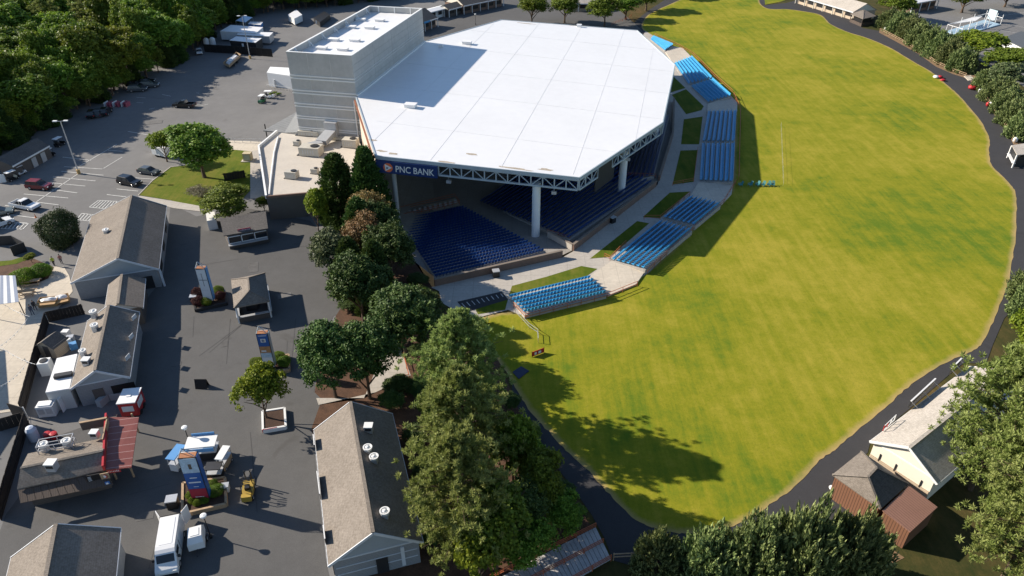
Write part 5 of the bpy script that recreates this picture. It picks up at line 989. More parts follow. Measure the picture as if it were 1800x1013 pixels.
a, b = P(462, 757, .3), P(488, 752, .3); o = thing('planter_sign', 'small red sign on the front of the pale planter', 'sign', a); MB().bar(a + Vector((0, -.15, .05)), b + Vector((0, -.15, .05)), .06, .5).build('board', MT['red'], o)
strokes(o, a.lerp(b, .1) + Vector((0, -.15, .05)), a.lerp(b, .8) + Vector((0, -.15, .05)), [MT['white']], 8, .2, 5)
def totem(label, u, v, topv, panels, w=1.35, dpt=.75, rz=0.0, sidem=None, z0=.9):
    b = P(u, v); h = height_to(b, topv); o = thing('sponsor_totem', label, 'sign', b, rz); hp = h - .9; cs = [(-w / 2, -dpt / 2), (w / 2, -dpt / 2), (w / 2, dpt / 2), (-w / 2, dpt / 2)]
    for x, y in cs: MB().bar((x, y, 0), (x, y, hp), .1).build('corner_post', MT['dkmetal'], o, world=False); MB().bar((x, y, hp), (-w * .25, 0, h), .06).build('top_strut', MT['steel'], o, world=False)
    MB().box((0, 0, hp - .06), (w * .95, dpt * .95, .1)).build('orange_deck', M('deck_orange', (.34, .14, .06), .7, .25), o, world=False); z = z0
    for f, m, extra in panels:
        hh = (hp - .1 - z0) * f; p = MB().box((0, -dpt / 2 - .06, z + hh / 2), (w * .98, .05, hh - .03)).build('ad_panel', m, o, world=False)
        for (k, args) in (extra or []):
            if k == 'bar': bx, bz, bw, bh, bm = args; MB().box((bx, -dpt / 2 - .1, z + bz * hh), (bw, .02, bh)).build('print', bm, p, world=False)
            else: tx, tz, sz, body, tm = args; text_mesh('print', body, sz, tm, p, wmat(o) @ Vector((tx, -dpt / 2 - .1, z + tz * hh)), wmat(o).to_3x3() @ Vector((1, 0, 0)), (0, 0, 1), 'CENTER', .008)
        z += hh
    for s in (-1, 1): MB().box((s * (w / 2 + .06), 0, (z0 + hp) / 2), (.05, dpt * .95, hp - z0 - .1)).build('side_panel', sidem or MT['steel'], o, world=False)
    MB().box((0, dpt / 2 + .06, (z0 + hp) / 2), (w * .95, .05, hp - z0 - .1)).build('back_panel', MT['pale'], o, world=False); return o
BL = M('ad_blue', (.02, .10, .33), .4, .08); WP = M('ad_white', (.62, .64, .66), .4, .05); BR = M('ad_photo_brown', (.42, .22, .10), .5, .35, 2.5); SKY = M('ad_photo_sky', (.42, .55, .66), .5, .3, 2.0); CRM = M('ad_crimson', (.34, .02, .05), .4, .08); W_t = MT['white']
totem('tall sponsor totem with blank pale panels standing in the far planter', 371, 534, 460, [(.34, WP, None), (.33, WP, [('bar', (0, .98, 1.25, .05, MT['dkmetal']))]), (.33, WP, [('bar', (0, .98, 1.25, .05, MT['dkmetal'])), ('bar', (0, 0, .05, 2.2, MT['dkmetal']))])], sidem=PB)
totem('tall sponsor totem with blue emblem panel and white lower panel in the hedge planter', 477, 650, 573, [(.30, WP, [*[('bar', (-.5 + .14 * k, .5, .09, (.26, .3, .22, .28, .3, .24, .28, .2)[k], MT['dkmetal'] if k < 4 else MT['red'])) for k in range(8)], ('bar', (0, .25, .6, .07, MT['dkmetal']))]), (.14, SKY, None), (.20, BR, [('bar', (-.2, .3, .6, .25, WP))]), (.36, BL, [('bar', (0, .5, .62, .55, W_t)), ('bar', (0, .5, .36, .34, BL)), ('bar', (0, .9, 1.0, .08, W_t))])], rz=R_(4))
totem('tall sponsor totem with blue printed panel and crimson base in the large planter', 358, 880, 788, [(.25, CRM, [('bar', (0, .2, .9, .06, W_t))]), (.40, BL, [('bar', (0, .42, 1.2, .16, W_t)), ('bar', (0, .70, .7, .10, W_t)), ('bar', (0, .15, .5, .06, W_t))]), (.35, SKY, [('bar', (.05, .45, .3, .7, M('ad_figure', (.12, .09, .07), .5, .4)))])], w=1.7, dpt=.75, rz=R_(6), sidem=BL)
# small stuff round the plaza
def bin_(u, v, label, s=1.0, mat=None, rz=.2):
    o = thing('litter_bin', label, 'bin', P(u, v), rz); MB().box((0, 0, .5 * s), (.9 * s, .8 * s, 1.0 * s)).build('bin_body', mat or MT['black'], o, world=False); MB().box((0, 0, 1.05 * s), (1.0 * s, .9 * s, .12 * s)).build('lid', MT['galv'], o, world=False); MB().box((0, -.41 * s, .75 * s), (.5 * s, .04, .2 * s)).build('slot', MT['dkmetal'], o, world=False)
bin_(306, 890, 'black double litter bin with pale lid left of the large planter', 1.15); bin_(342, 530, 'pale-topped litter bin left of the far planter'); bin_(398, 862, 'pale box on a post right of the large planter', .8, MT['white'])
for i, (u, v) in enumerate(((872, 486), (1076, 391))): bin_(u, v, ['black bin box against the brick wall of the sunlit bowl seats', 'black bin box against the brick wall of the dark bowl seats'][i], 1.1, None, R_(13 if i == 0 else 40))
o = thing('sandwich_board', 'black folding sandwich board alone on the plaza', 'sign', P(356, 680)); 
for s in (-1, 1): MB().add([(-.75, s * .45, 0), (.75, s * .45, 0), (.75, s * .04, 1.3), (-.75, s * .04, 1.3), (-.75, s * .40, 0), (.75, s * .40, 0), (.75, 0, 1.28), (-.75, 0, 1.28)], [(0, 1, 2, 3), (7, 6, 5, 4), (0, 4, 5, 1), (2, 6, 7, 3), (1, 5, 6, 2), (0, 3, 7, 4)]).build('board', MT['black'], o, world=False)
def table(u, v, label, rz=0.0, L=1.9, m=None):
    o = thing('picnic_table', label, 'table', P(u, v), rz); mm = m or MT['tanwood']; MB().box((0, 0, .75), (L, .8, .06)).build('top', mm, o, world=False)
    for s in (-1, 1):
        MB().box((0, s * .75, .45), (L, .28, .05)).build('bench', mm, o, world=False); MB().bar((s * L * .36, -.7, 0), (s * L * .36, .25, .73), .08).build('leg', mm, o, world=False); MB().bar((s * L * .36, .7, 0), (s * L * .36, -.25, .73), .08).build('leg', mm, o, world=False)
table(57, 500, 'wooden picnic table on the patio, upper one beside the bushes', .25, 2.6); table(48, 518, 'wooden picnic table on the patio, lower one', .25, 2.6)
o = thing('striped_canopy', 'white and grey striped canopy at the left edge of the patio', 'canopy', P(15, 520)); q = [P(-14, 536, 2.6), P(33, 530, 2.6), P(27, 484, 2.6), P(-10, 484, 2.6)]
for k in range(7): a, b, c, d = (q[0].lerp(q[1], k / 7), q[0].lerp(q[1], (k + 1) / 7), q[3].lerp(q[2], (k + 1) / 7), q[3].lerp(q[2], k / 7)); MB().slab([a, b, c, d], .05).build('stripe', MT['white'] if k % 2 else M('stripe_blue', (.22, .26, .34), .7, .1), o)
for p in q: MB().bar(Vector((*p[:2], 0)), p, .1).build('post', MT['dkmetal'], o)
rb = random.Random(4)
for i, (u, v, sx, sy, sz) in enumerate(((88, 535, 2.6, 1.4, 1.0), (108, 530, 2.2, 1.5, .8))):
    o = thing('cardboard_box', ['large open cardboard box full of wrapping on the patio', 'flattened cardboard box beside the large one on the patio'][i], 'box', P(u, v), .2 + i * .3); cb = M('cardboard', (.42, .26, .12), .8, .15)
    for (x, y, w, d) in ((0, -sy / 2, sx, .05), (0, sy / 2, sx, .05), (-sx / 2, 0, .05, sy), (sx / 2, 0, .05, sy)): MB().box((x, y, sz / 2), (w, d, sz)).build('side', cb, o, world=False)
    MB().blob((0, 0, sz * .85), (sx * .42, sy * .4, .35), i, 2, .25).build('wrapping', MT['white'], o, world=False); MB().box((0, -sy * .75, sz * .85), (sx, sy * .5, .04), 0).build('flap', cb, o, world=False)
o = thing('outdoor_cooler_unit', 'white air handler standing beside the annex', 'air handler', P(88, 728), .15); MB().box((0, 0, .9), (1.9, 1.2, 1.6)).build('housing', MT['white'], o, world=False); MB().box((0, 0, 1.76), (1.4, .9, .12)).build('cap', MT['pale'], o, world=False)
for x in (-.45, .45): MB().box((x, -.61, 1.0), (.7, .03, .8)).build('grille', MT['galv'], o, world=False)
o = thing('condenser_unit', 'square condenser with black fan beside the annex roof', 'air handler', P(86, 655), .2); MB().box((0, 0, 1.0), (1.3, 1.3, 2.0)).build('housing', MT['pale'], o, world=False); MB().lathe((0, 0, 2.0), [(.5, 0), (.5, .08), (.2, .1)], 14).build('fan', MT['black'], o, world=False)
p = P(99, 620); o = thing('garden_shed', 'small tan garden shed behind the board fence', 'shed', p, R_(-15)); MB().box((0, 0, 1.0), (2.6, 2.2, 2.0)).build('wall', TANS, o, world=False)
for s in (-1, 1): MB().add([(-s * 1.5, -1.3, 1.85), (-s * 1.5, 1.3, 1.85), (0, 1.3, 2.8), (0, -1.3, 2.8), (-s * 1.5, -1.3, 1.75), (-s * 1.5, 1.3, 1.75), (0, 1.3, 2.7), (0, -1.3, 2.7)], [(0, 1, 2, 3), (7, 6, 5, 4), (0, 3, 7, 4), (1, 5, 6, 2), (0, 4, 5, 1)]).build('roof_slope', SHD, o, world=False)
MB().add([(-1.3, -1.1, 2), (1.3, -1.1, 2), (0, -1.1, 2.75)], [(0, 1, 2)]).build('gable', TANS, o, world=False); MB().box((0, -1.12, .95), (.9, .05, 1.9)).build('door', SIDD, o, world=False)
for i, (u, v) in enumerate(((118, 590), (126, 600), (131, 612), (120, 605))): MB().box((P(u, v).x, P(u, v).y, .45), (.9, .8, .9), .3 * i).build('storage_crate', [MT['white'], MT['galv'], PB, MT['white']][i], label=['white crate behind the shed', 'grey crate behind the shed', 'blue crate nearest the roof behind the shed', 'white crate in front of the grey one behind the shed'][i], cat='crate')
o = thing('red_stand', 'red box stand with white roof at the near gable of the middle left building', 'trailer', P(237, 722), R_(8)); MB().box((0, 0, 1.35), (2.0, 2.6, 2.0)).build('body', MT['red'], o, world=False); MB().box((0, 0, 2.42), (2.15, 2.75, .14)).build('roof', MT['roofw'], o, world=False); MB().box((0, 0, 2.52), (.5, .5, .1)).build('roof_hatch', MT['pale'], o, world=False); MB().box((0, -1.32, 1.5), (1.3, .04, .8)).build('front_print', WP, o, world=False); MB().box((1.02, 0, 1.5), (.04, 1.6, .9)).build('side_print', WP, o, world=False)
for y in (-.6, .6):
    for s in (-1, 1): MB().cyl((s * .9, y, .33), (s * 1.05, y, .33), .33, .33, 12).build('wheel', MT['tyre'], o, world=False)
for i, (u, v) in enumerate(((185, 707), (205, 700), (190, 690))): MB().box((P(u, v).x, P(u, v).y, .5), (1.9, .7, 1.0), [1.3, .15, .1][i]).build('prep_table', MT['galv'], label=['steel prep table upright beside the middle building', 'steel prep table beside the red trailer', 'steel prep table under the serving hatch'][i], cat='table')
for i, (u, v) in enumerate(((86, 770), (97, 770))):
    p = P(u, v); MB().lathe((p.x, p.y, 0), [(.35, 0), (.42, .2), (.42, .8), (.2, .85)], 12).build('red_barrel', MT['red'], label=['red round container left one behind the plank-awning building', 'red round container right one behind the plank-awning building'][i], cat='barrel')
p = P(62, 772); MB().lathe((p.x, p.y, 0), [(.55, 0), (.6, 1.5), (.4, 1.9), (.1, 2.0)], 14).build('upright_tank', M('tank_bluewhite', (.55, .6, .68), .4, .06), label='pale upright rounded tank behind the plank-awning building', cat='tank')
o = thing('screen_gate', 'black gate panel ajar at the end of the board fence', 'gate', P(30, 735)); a, b = P(22, 728), P(50, 736); MB().bar(a + Vector((0, 0, .9)), b + Vector((0, 0, .9)), .08, 1.8).build('panel', MT['black'], o); MB().bar(b, b + Vector((0, 0, 1.9)), .12).build('post', MT['galv'], o)
o = thing('dumpster_enclosure', 'black panel enclosure at the left of the lot', 'enclosure', P(25, 440))
for (u0, v0, u1, v1) in ((-10, 432, 26, 430), (26, 430, 48, 442), (48, 442, 24, 450)): a, b = P(u0, v0), P(u1, v1); MB().bar(a + Vector((0, 0, .9)), b + Vector((0, 0, .9)), .1, 1.8).build('panel', MT['dkmetal'], o)
# boardwalk stairway at the bottom
o = thing('boardwalk_stairs', 'weathered timber stairway with orange rails descending at the bottom', 'stairs', P(980, 985)); e0, e1 = P(1047, 928, .5), P(1074, 984, .5); g0_, g1_ = P(862, 1024, .1), P(900, 1085, .1); NT_ = 26; GB = M('grey_boards', (.44, .42, .40), .85, .2, 1.0)
for k in range(NT_):
    t0, t1 = k / NT_, (k + .9) / NT_; z = .12 + .5 * (1 - (k // 5) / 5.2); MB().prism([e0.lerp(g0_, t0)[:2], e1.lerp(g1_, t0)[:2], e1.lerp(g1_, t1)[:2], e0.lerp(g0_, t1)[:2]], z - .1, z).build('tread', GB, o)
for f, nm in ((0.0, 'upper'), (.5, 'middle'), (1.0, 'lower')): railing('orange handrail on the %s side of the timber stairway' % nm, [e0.lerp(e1, f), g0_.lerp(g1_, f)], 1.0, None, (1.0, .75, .5), 2.2, z=.3)
# lower dark steps and path below the bowl trees
q = [P(804, 531), P(882, 513), P(893, 527), P(820, 549)]; MB().prism([p[:2] for p in q], .07, .11).build('asphalt_pad', MT['path'], kind='structure'); pm = MB()
for k in range(9):
    a, b = q[0].lerp(q[1], (k + .5) / 9), q[3].lerp(q[2], (k + .5) / 9); st2 = stripe(a.lerp(b, .22), a.lerp(b, .62), .12); pm.face(*[(p.x, p.y, .118) for p in st2])
pm.build('pad_stripes', MT['line'], uv=False, kind='structure')
# lawn items
for i, u in enumerate((1301, 1318, 1331, 1341, 1351, 1358)):
    o = thing('lawn_chair', ['teal slatted lawn chair closest to the orange railing', 'teal lawn chair second from the railing', 'teal lawn chair third from the railing', 'teal lawn chair fourth from the railing', 'teal lawn chair fifth from the railing', 'teal lawn chair farthest from the railing'][i], 'chair', P(u, 327), R_(200 + 9 * i)); T = M('teal_paint', (.04, .22, .24), .5, .15)
    MB().box((0, 0, .35), (.55, .6, .05)).build('seat', T, o, world=False)
    for s in range(5): MB().bar((-.3, -.22 + s * .11, .35), (-.55, -.22 + s * .11, 1.0), .09, .03).build('back_slat', T, o, world=False)
    for s in (-1, 1): MB().box((0, s * .32, .55), (.65, .12, .04)).build('armrest', T, o, world=False); MB().bar((.27, s * .3, 0), (.27, s * .3, .54), .06).build('leg', T, o, world=False); MB().bar((-.35, s * .3, 0), (-.2, s * .3, .36), .06).build('leg', T, o, world=False)
railing('thin pale wire fence line crossing the lawn beside the teal chairs', px([(1372, 222), (1374, 275), (1376, 327)]), 1.1, MT['galv'], (.95, .5), 4.2, 'wire_fence', 'fence', .016)
o = thing('lawn_banner', 'small dark red banner leaning on the lawn in the tree shade', 'banner', P(945, 628)); a, b = P(935, 628), P(956, 620); MB().bar(a + Vector((0, 0, .5)), b + Vector((0, 0, .5)), .06, .75).build('sheet', MT['red'], o)
for t0, t1 in ((.2, .38), (.52, .75)): MB().bar(a.lerp(b, t0) + Vector((.02, -.05, .5)), a.lerp(b, t1) + Vector((.02, -.05, .5)), .03, .4).build('print', MT['pale'], o)
for p in (a, b): MB().bar(p, p + Vector((0, 0, 1.0)), .07).build('post', MT['dkmetal'], o)
o = thing('ground_tarp', 'dark blue square pad lying on the shaded lawn corner', 'tarp', P(915, 656)); MB().prism([p[:2] for p in px([(901, 655), (916, 645), (930, 653), (912, 667)])], .06, .16).build('sheet', M('tarp_navy', (.02, .03, .07), .6, .2), o)
def bundle(u, v, label, mats, r, h, name='bundle', cat='bundle'):
    o = thing(name, label, cat, P(u, v))
    for k, m in enumerate(mats): MB().blob(((k - (len(mats) - 1) / 2) * r * 1.1, 0, h * .46), (r * (.75 if len(mats) > 1 else 1), r * .85, h * .5), int(u) + k, 2, .12).build('lump', m, o, smooth=True, world=False, uv=False)
for i, (u, v, c) in enumerate(((1556, 53, 'white'), (1562, 57, 'red'), (1624, 95, 'red'), (1631, 101, 'white'), (1722, 163, 'white'), (1737, 187, 'red'), (1783, 250, 'white'))): bundle(u, v, ['white bundle at the top end of the timber fence', 'red bundle next to the white one at the top of the fence', 'red bundle halfway along the upper timber fence', 'white bundle halfway along the upper timber fence', 'white bundle at the start of the lower timber fence', 'red and white bundle halfway along the lower timber fence', 'white bundle at the bottom of the lower timber fence'][i], (MT['red'], MT['white']) if i == 5 else (MT[c],), .55, 1.3)
bundle(1648, 137, 'low rounded red and white bag lying on the lawn edge', (MT['white'], MT['red']), 1.0, .8, 'bag', 'bag'); bundle(1657, 142, 'small low red bag beside the red and white one', (MT['red'],), .8, .6, 'bag', 'bag'); bundle(1709, 157, 'large rounded red bag on the path near the fence gap', (MT['red'],), 1.3, 1.3, 'bag', 'bag')
o = thing('concrete_pad', 'pale concrete step at the gap in the timber fence', 'step', P(1704, 138)); MB().prism([p[:2] for p in px([(1694, 134), (1702, 142), (1714, 141), (1706, 133)])], 0, .15).build('slab', MT['patio'], o)
# display frame behind the hedge
o = thing('display_frame', 'white steel open display structure with pale blue floor behind the hedge', 'structure', P(1700, 60)); q = [P(1662, 56), P(1688, 64), P(1758, 44), P(1730, 36)]; MB().prism([p[:2] for p in q], 0, .35).build('deck', M('pale_blue_deck', (.32, .45, .55), .5, .12), o)
for i in range(4):
    for f in (0, .33, .66): p = q[i].lerp(q[(i + 1) % 4], f); hh = 2.6 if i in (0,) else 3.6; MB().bar(p, p + Vector((0, 0, hh)), .14).build('post', MT['white'], o)
    MB().bar(q[i] + Vector((0, 0, 2.5)), q[(i + 1) % 4] + Vector((0, 0, 2.5)), .14).build('beam', MT['white'], o)
mid = sum(q, Vector()) / 4; MB().slab([q[0].lerp(mid, .2) + Vector((0, 0, 2.6)), mid + Vector((0, 0, 2.6)), q[3].lerp(mid, .4) + Vector((0, 0, 2.6)), q[3].lerp(q[0], .4) + Vector((0, 0, 2.6))], .1).build('canopy', MT['white'], o); MB().bar(q[2].lerp(q[3], .4) + Vector((0, 0, 2.6)), q[2].lerp(q[3], .9) + Vector((0, 0, 2.6)), .1, 3.4).build('screen', M('pale_screen', (.45, .55, .58), .4, .1), o)
for f in (.2, .6): p = q[1].lerp(q[2], f); MB().cyl(p + Vector((0, 1, .3)), p + Vector((0, 1, 4.4)), .16, .16, 8).build('mast', MT['white'], o)
# ================================================================== PEOPLE
def person(u, v, hu, hv, shirt, legs, label, step=.18):
    b = P(u, v); h = P(hu, hv); o = thing('person', label, 'person', b, math.atan2(h.y - b.y, h.x - b.x)); V = [(0, 0, .92), (0, 0, 1.15), (0, 0, 1.40), (0, 0, 1.52), (.02, 0, 1.66), (.02, .0, 1.76)]; E = [(0, 1), (1, 2), (2, 3), (3, 4), (4, 5)]; Rv = [.15, .14, .16, .06, .10, .07]
    for s, st in ((1, step), (-1, -step)):
        k = len(V); V += [(0, s * .10, .88), (st * .55 + .03, s * .11, .48), (st, s * .11, .08), (st + .16, s * .12, .05)]; Rv += [.10, .07, .05, .045]; E += [(0, k), (k, k + 1), (k + 1, k + 2), (k + 2, k + 3)]
        k = len(V); V += [(0, s * .20, 1.40), (-st * .4, s * .26, 1.14), (-st * .3 + .12, s * .25, .92), (-st * .3 + .18, s * .24, .83)]; Rv += [.065, .05, .04, .04]; E += [(2, k), (k, k + 1), (k + 1, k + 2), (k + 2, k + 3)]
    me = bpy.data.meshes.new('body'); me.from_pydata(V, E, []); ob = bpy.data.objects.new('body', me); COL.objects.link(ob); ob.parent = o; md = ob.modifiers.new('skin', 'SKIN'); sv = me.skin_vertices[0].data
    for i, r in enumerate(Rv): sv[i].radius = (r, r * (1.25 if i in (0, 1, 2) else 1)); sv[i].use_root = i == 0
    ob.modifiers.new('sub', 'SUBSURF').levels = 1
    m, n, l, bs = NT('clothes'); sp = n.new('ShaderNodeSeparateXYZ'); l.new(n.new('ShaderNodeTexCoord').outputs['Object'], sp.inputs[0]); dv = n.new('ShaderNodeMath'); dv.operation = 'DIVIDE'; dv.inputs[1].default_value = 1.8; l.new(sp.outputs[2], dv.inputs[0]); cr = n.new('ShaderNodeValToRGB'); cr.color_ramp.interpolation = 'CONSTANT'; e = cr.color_ramp.elements
    for i, (p_, c_) in enumerate(((0, (.02, .02, .02)), (.05, legs), (.52, shirt), (.835, (.36, .2, .14)))):
        if i > 1: e.new(p_)
        e[i].position = p_; e[i].color = (*c_, 1)
    l.new(dv.outputs[0], cr.inputs[0]); l.new(cr.outputs[0], bs.inputs['Base Color']); me.materials.append(m)
    MB().blob((0, 0, 1.74), (.12, .11, .09), 1, 2, .05).build('hair', MT['dkmetal'], o, world=False, uv=False)
person(58, 553, 70, 560, (.05, .06, .09), (.05, .07, .12), 'person in dark clothes walking on the patio, nearer one'); person(63, 545, 75, 552, (.02, .02, .025), (.03, .03, .04), 'person in black walking on the patio, farther one'); person(96, 467, 90, 480, (.45, .5, .05), (.02, .02, .03), 'person in a yellow safety vest at the patio entrance'); person(109, 463, 110, 480, (.3, .12, .1), (.03, .03, .05), 'person in a reddish shirt at the patio entrance')
for i, (u, v, s) in enumerate(((63, 382, .5), (187, 377, .4))): p = P(u, v); MB().lathe((p.x, p.y, 0), [(.22, 0), (.22, .04), (.12, .06), (.03, .7)], 10).build('traffic_cone', M('cone_orange', (.6, .16, .04), .5, .1), label=['orange traffic cone in front of the white pickup', 'traffic cone at the hatched bay'][i], cat='cone')
o = thing('pad_unit', 'tan box unit on a concrete pad at the service walk', 'air handler', P(437, 282), 0); MB().box((0, 0, .1), (2.6, 2.2, .2)).build('pad', MT['concrete'], o, world=False); MB().box((0, 0, 1.0), (1.7, 1.4, 1.6)).build('housing', M('unit_tan', (.5, .42, .26), .6, .1), o, world=False); MB().box((0, -.71, 1.0), (1.2, .03, 1.1)).build('grille', MT['galv'], o, world=False)
board_fence('dark low fence under the island trees', px([(395, 318), (432, 312)]), 1.6, .5)
bx0 = random.Random(8)
for k, (u, v, r, hh, key) in enumerate(((350, 527, .9, 1.0, 0), (385, 520, .8, .9, 1), (392, 527, .7, .8, 2), (356, 538, .8, .9, 3))): pass

trailer_box('white boxy trailer half hidden behind the thin island tree', ((264, 257), (288, 262), (296, 250), (276, 246)), .5, 2.3, MT['white'])
o = thing('shed_tarp', 'white panel leaning at the corner of the left storage shed', 'panel', P(6, 322)); a, b = P(-4, 322), P(12, 320); MB().bar(a + Vector((0, 0, .9)), b + Vector((0, 0, .9)), .08, 1.7).build('sheet', MT['white'], o); MB().bar(b + Vector((0, .4, 0)), b + Vector((0, 0, 1.6)), .06).build('prop', MT['galv'], o)
# ================================================================== TREES
def M_leaf(name, c1, c2, trans=0.25, hue=0.05):
    m, n, l, bs = NT(name)
    at = n.new('ShaderNodeAttribute'); at.attribute_name = 'tone'
    oi = n.new('ShaderNodeObjectInfo')
    col = ramp(n, l, at.outputs['Fac'], [(0.0, dark(c1, 0.7)), (0.45, c1), (1.0, c2)])
    hs = n.new('ShaderNodeHueSaturation'); l.new(col, hs.inputs['Color'])
    mr = n.new('ShaderNodeMapRange'); mr.inputs[3].default_value = 0.5 - hue / 2; mr.inputs[4].default_value = 0.5 + hue / 2; l.new(oi.outputs['Random'], mr.inputs[0]); l.new(mr.outputs[0], hs.inputs['Hue'])
    m2 = n.new('ShaderNodeMapRange'); m2.inputs[3].default_value = 0.8; m2.inputs[4].default_value = 1.2; l.new(oi.outputs['Random'], m2.inputs[0]); l.new(m2.outputs[0], hs.inputs['Value'])
    l.new(hs.outputs[0], bs.inputs['Base Color']); bs.inputs['Roughness'].default_value = 0.6; bs.inputs['Specular IOR Level'].default_value = 0.25
    tr = n.new('ShaderNodeBsdfTranslucent'); l.new(hs.outputs[0], tr.inputs['Color']); mx = n.new('ShaderNodeMixShader'); mx.inputs[0].default_value = trans
    l.new(bs.outputs[0], mx.inputs[1]); l.new(tr.outputs[0], mx.inputs[2]); l.new(mx.outputs[0], n['Material Output'].inputs[0])
    return m
LEAF = dict(decid=M_leaf('leaf_green', (0.085, 0.145, 0.014), (0.22, 0.30, 0.032), 0.3), bright=M_leaf('leaf_bright', (0.115, 0.176, 0.014), (0.270, 0.324, 0.030), 0.35),
            pine=M_leaf('needle_olive', (0.150, 0.190, 0.040), (0.36, 0.39, 0.13), 0.32), cedar=M_leaf('leaf_cedar', (0.034, 0.072, 0.014), (0.10, 0.15, 0.030), 0.15, 0.03),
            magnolia=M_leaf('leaf_magnolia', (0.042, 0.070, 0.020), (0.168, 0.182, 0.084), 0.1, 0.02), brown=M_leaf('leaf_russet', (0.130, 0.111, 0.033), (0.338, 0.202, 0.072), 0.2, 0.06),
            juniper=M_leaf('juniper_green', (0.095, 0.135, 0.040), (0.30, 0.34, 0.13), 0.1, 0.03), maroon=M_leaf('leaf_maroon', (0.06, 0.016, 0.016), (0.14, 0.04, 0.035), 0.15, 0.02), grey=M_leaf('leaf_grey', (0.15, 0.14, 0.075), (0.32, 0.29, 0.17), 0.15, 0.03))
def leaf_mesh(name, cen, nrm, size, aspect, tone, mat, axis=None, rs=None):
    rs = rs or np.random.RandomState(1); N = len(cen)
    if axis is None:
        axis = rs.normal(size=(N, 3)); axis -= (axis * nrm).sum(1, keepdims=True) * nrm
    axis /= np.linalg.norm(axis, axis=1, keepdims=True) + 1e-9
    side = np.cross(nrm, axis); side /= np.linalg.norm(side, axis=1, keepdims=True) + 1e-9
    L = (size * (0.7 + 0.6 * rs.rand(N)))[:, None]; W = L * aspect
    v = np.empty((N, 4, 3)); v[:, 0] = cen - axis * L * .5; v[:, 1] = cen + side * W * .5 - axis * L * .08; v[:, 2] = cen + axis * L * .5; v[:, 3] = cen - side * W * .5 - axis * L * .08
    me = bpy.data.meshes.new(name); me.vertices.add(N * 4); me.vertices.foreach_set('co', v.reshape(-1)); me.loops.add(N * 4); me.loops.foreach_set('vertex_index', np.arange(N * 4, dtype=np.int32))
    me.polygons.add(N); me.polygons.foreach_set('loop_start', np.arange(0, N * 4, 4, dtype=np.int32)); me.update(); me.validate()
    a = me.attributes.new('tone', 'FLOAT', 'FACE'); a.data.foreach_set('value', np.clip(tone, 0, 1).astype(np.float32)); me.materials.append(mat); return me
def unit(rs, n): d = rs.normal(size=(n, 3)); return d / np.linalg.norm(d, axis=1, keepdims=True)
def crown_round(seed, H, Rr, z0, nclump, per, cr, leaf, mat, aspect=0.75, lumps=7, squash=1.0):
    """broadleaf crown: lobes, clumps on the lobes, leaves in the clumps"""
    rs = np.random.RandomState(seed); mid = (H + z0) / 2; hh = (H - z0) / 2
    ld = unit(rs, lumps); ld[:, 2] = np.abs(ld[:, 2]) * .9 - .25; lobes = ld * np.array([Rr * .52, Rr * .52, hh * .5]) * rs.uniform(.6, 1.15, (lumps, 1)) + np.array([0, 0, mid])
    lr = rs.uniform(.42, .62, lumps); k = rs.randint(0, lumps, nclump); d = unit(rs, nclump); d[:, 2] = np.where(d[:, 2] < -.35, -d[:, 2], d[:, 2])
    cc = lobes[k] + d * (lr[k] * (0.72 + .34 * rs.rand(nclump)))[:, None] * np.array([Rr, Rr, hh * 1.05])
    n = nclump * per; ci = np.repeat(np.arange(nclump), per); o = unit(rs, n) * (rs.rand(n, 1) ** .45) * cr * np.array([1, 1, .75]); cen = cc[ci] + o
    out = cen - np.array([0, 0, mid - hh * .3]); out /= np.linalg.norm(out, axis=1, keepdims=True)
    nr = out * .6 + unit(rs, n) * .9 + np.array([0, 0, .35]); nr /= np.linalg.norm(nr, axis=1, keepdims=True)
    tone = 0.35 + .25 * (rs.rand(nclump)[ci]) + .3 * rs.rand(n) + .15 * o[:, 2] / cr
    return leaf_mesh('crown', cen, nr, leaf, aspect, tone, mat, None, rs)
def crown_dome(seed, H, Rr, n, leaf, mat, amp=.08, aspect=.6):
    rs = np.random.RandomState(seed); d = unit(rs, n); lob = 1 + amp * (np.sin(d[:, 0] * 5 + seed) + np.cos(d[:, 1] * 6 + seed) + np.sin(d[:, 2] * 7)) + .05 * rs.normal(size=n); sh = (.80 + .2 * rs.rand(n)) * lob
    cen = d * sh[:, None] * np.array([Rr, Rr, H * .55]) + np.array([0, 0, H * .47]); cen[:, 2] = np.maximum(cen[:, 2], .03)
    nr = d * .8 + unit(rs, n) * .8; nr /= np.linalg.norm(nr, axis=1, keepdims=True)
    return leaf_mesh('crown', cen, nr, leaf, aspect, .35 + .3 * rs.rand(n) + .6 * (lob - 1), mat, None, rs)
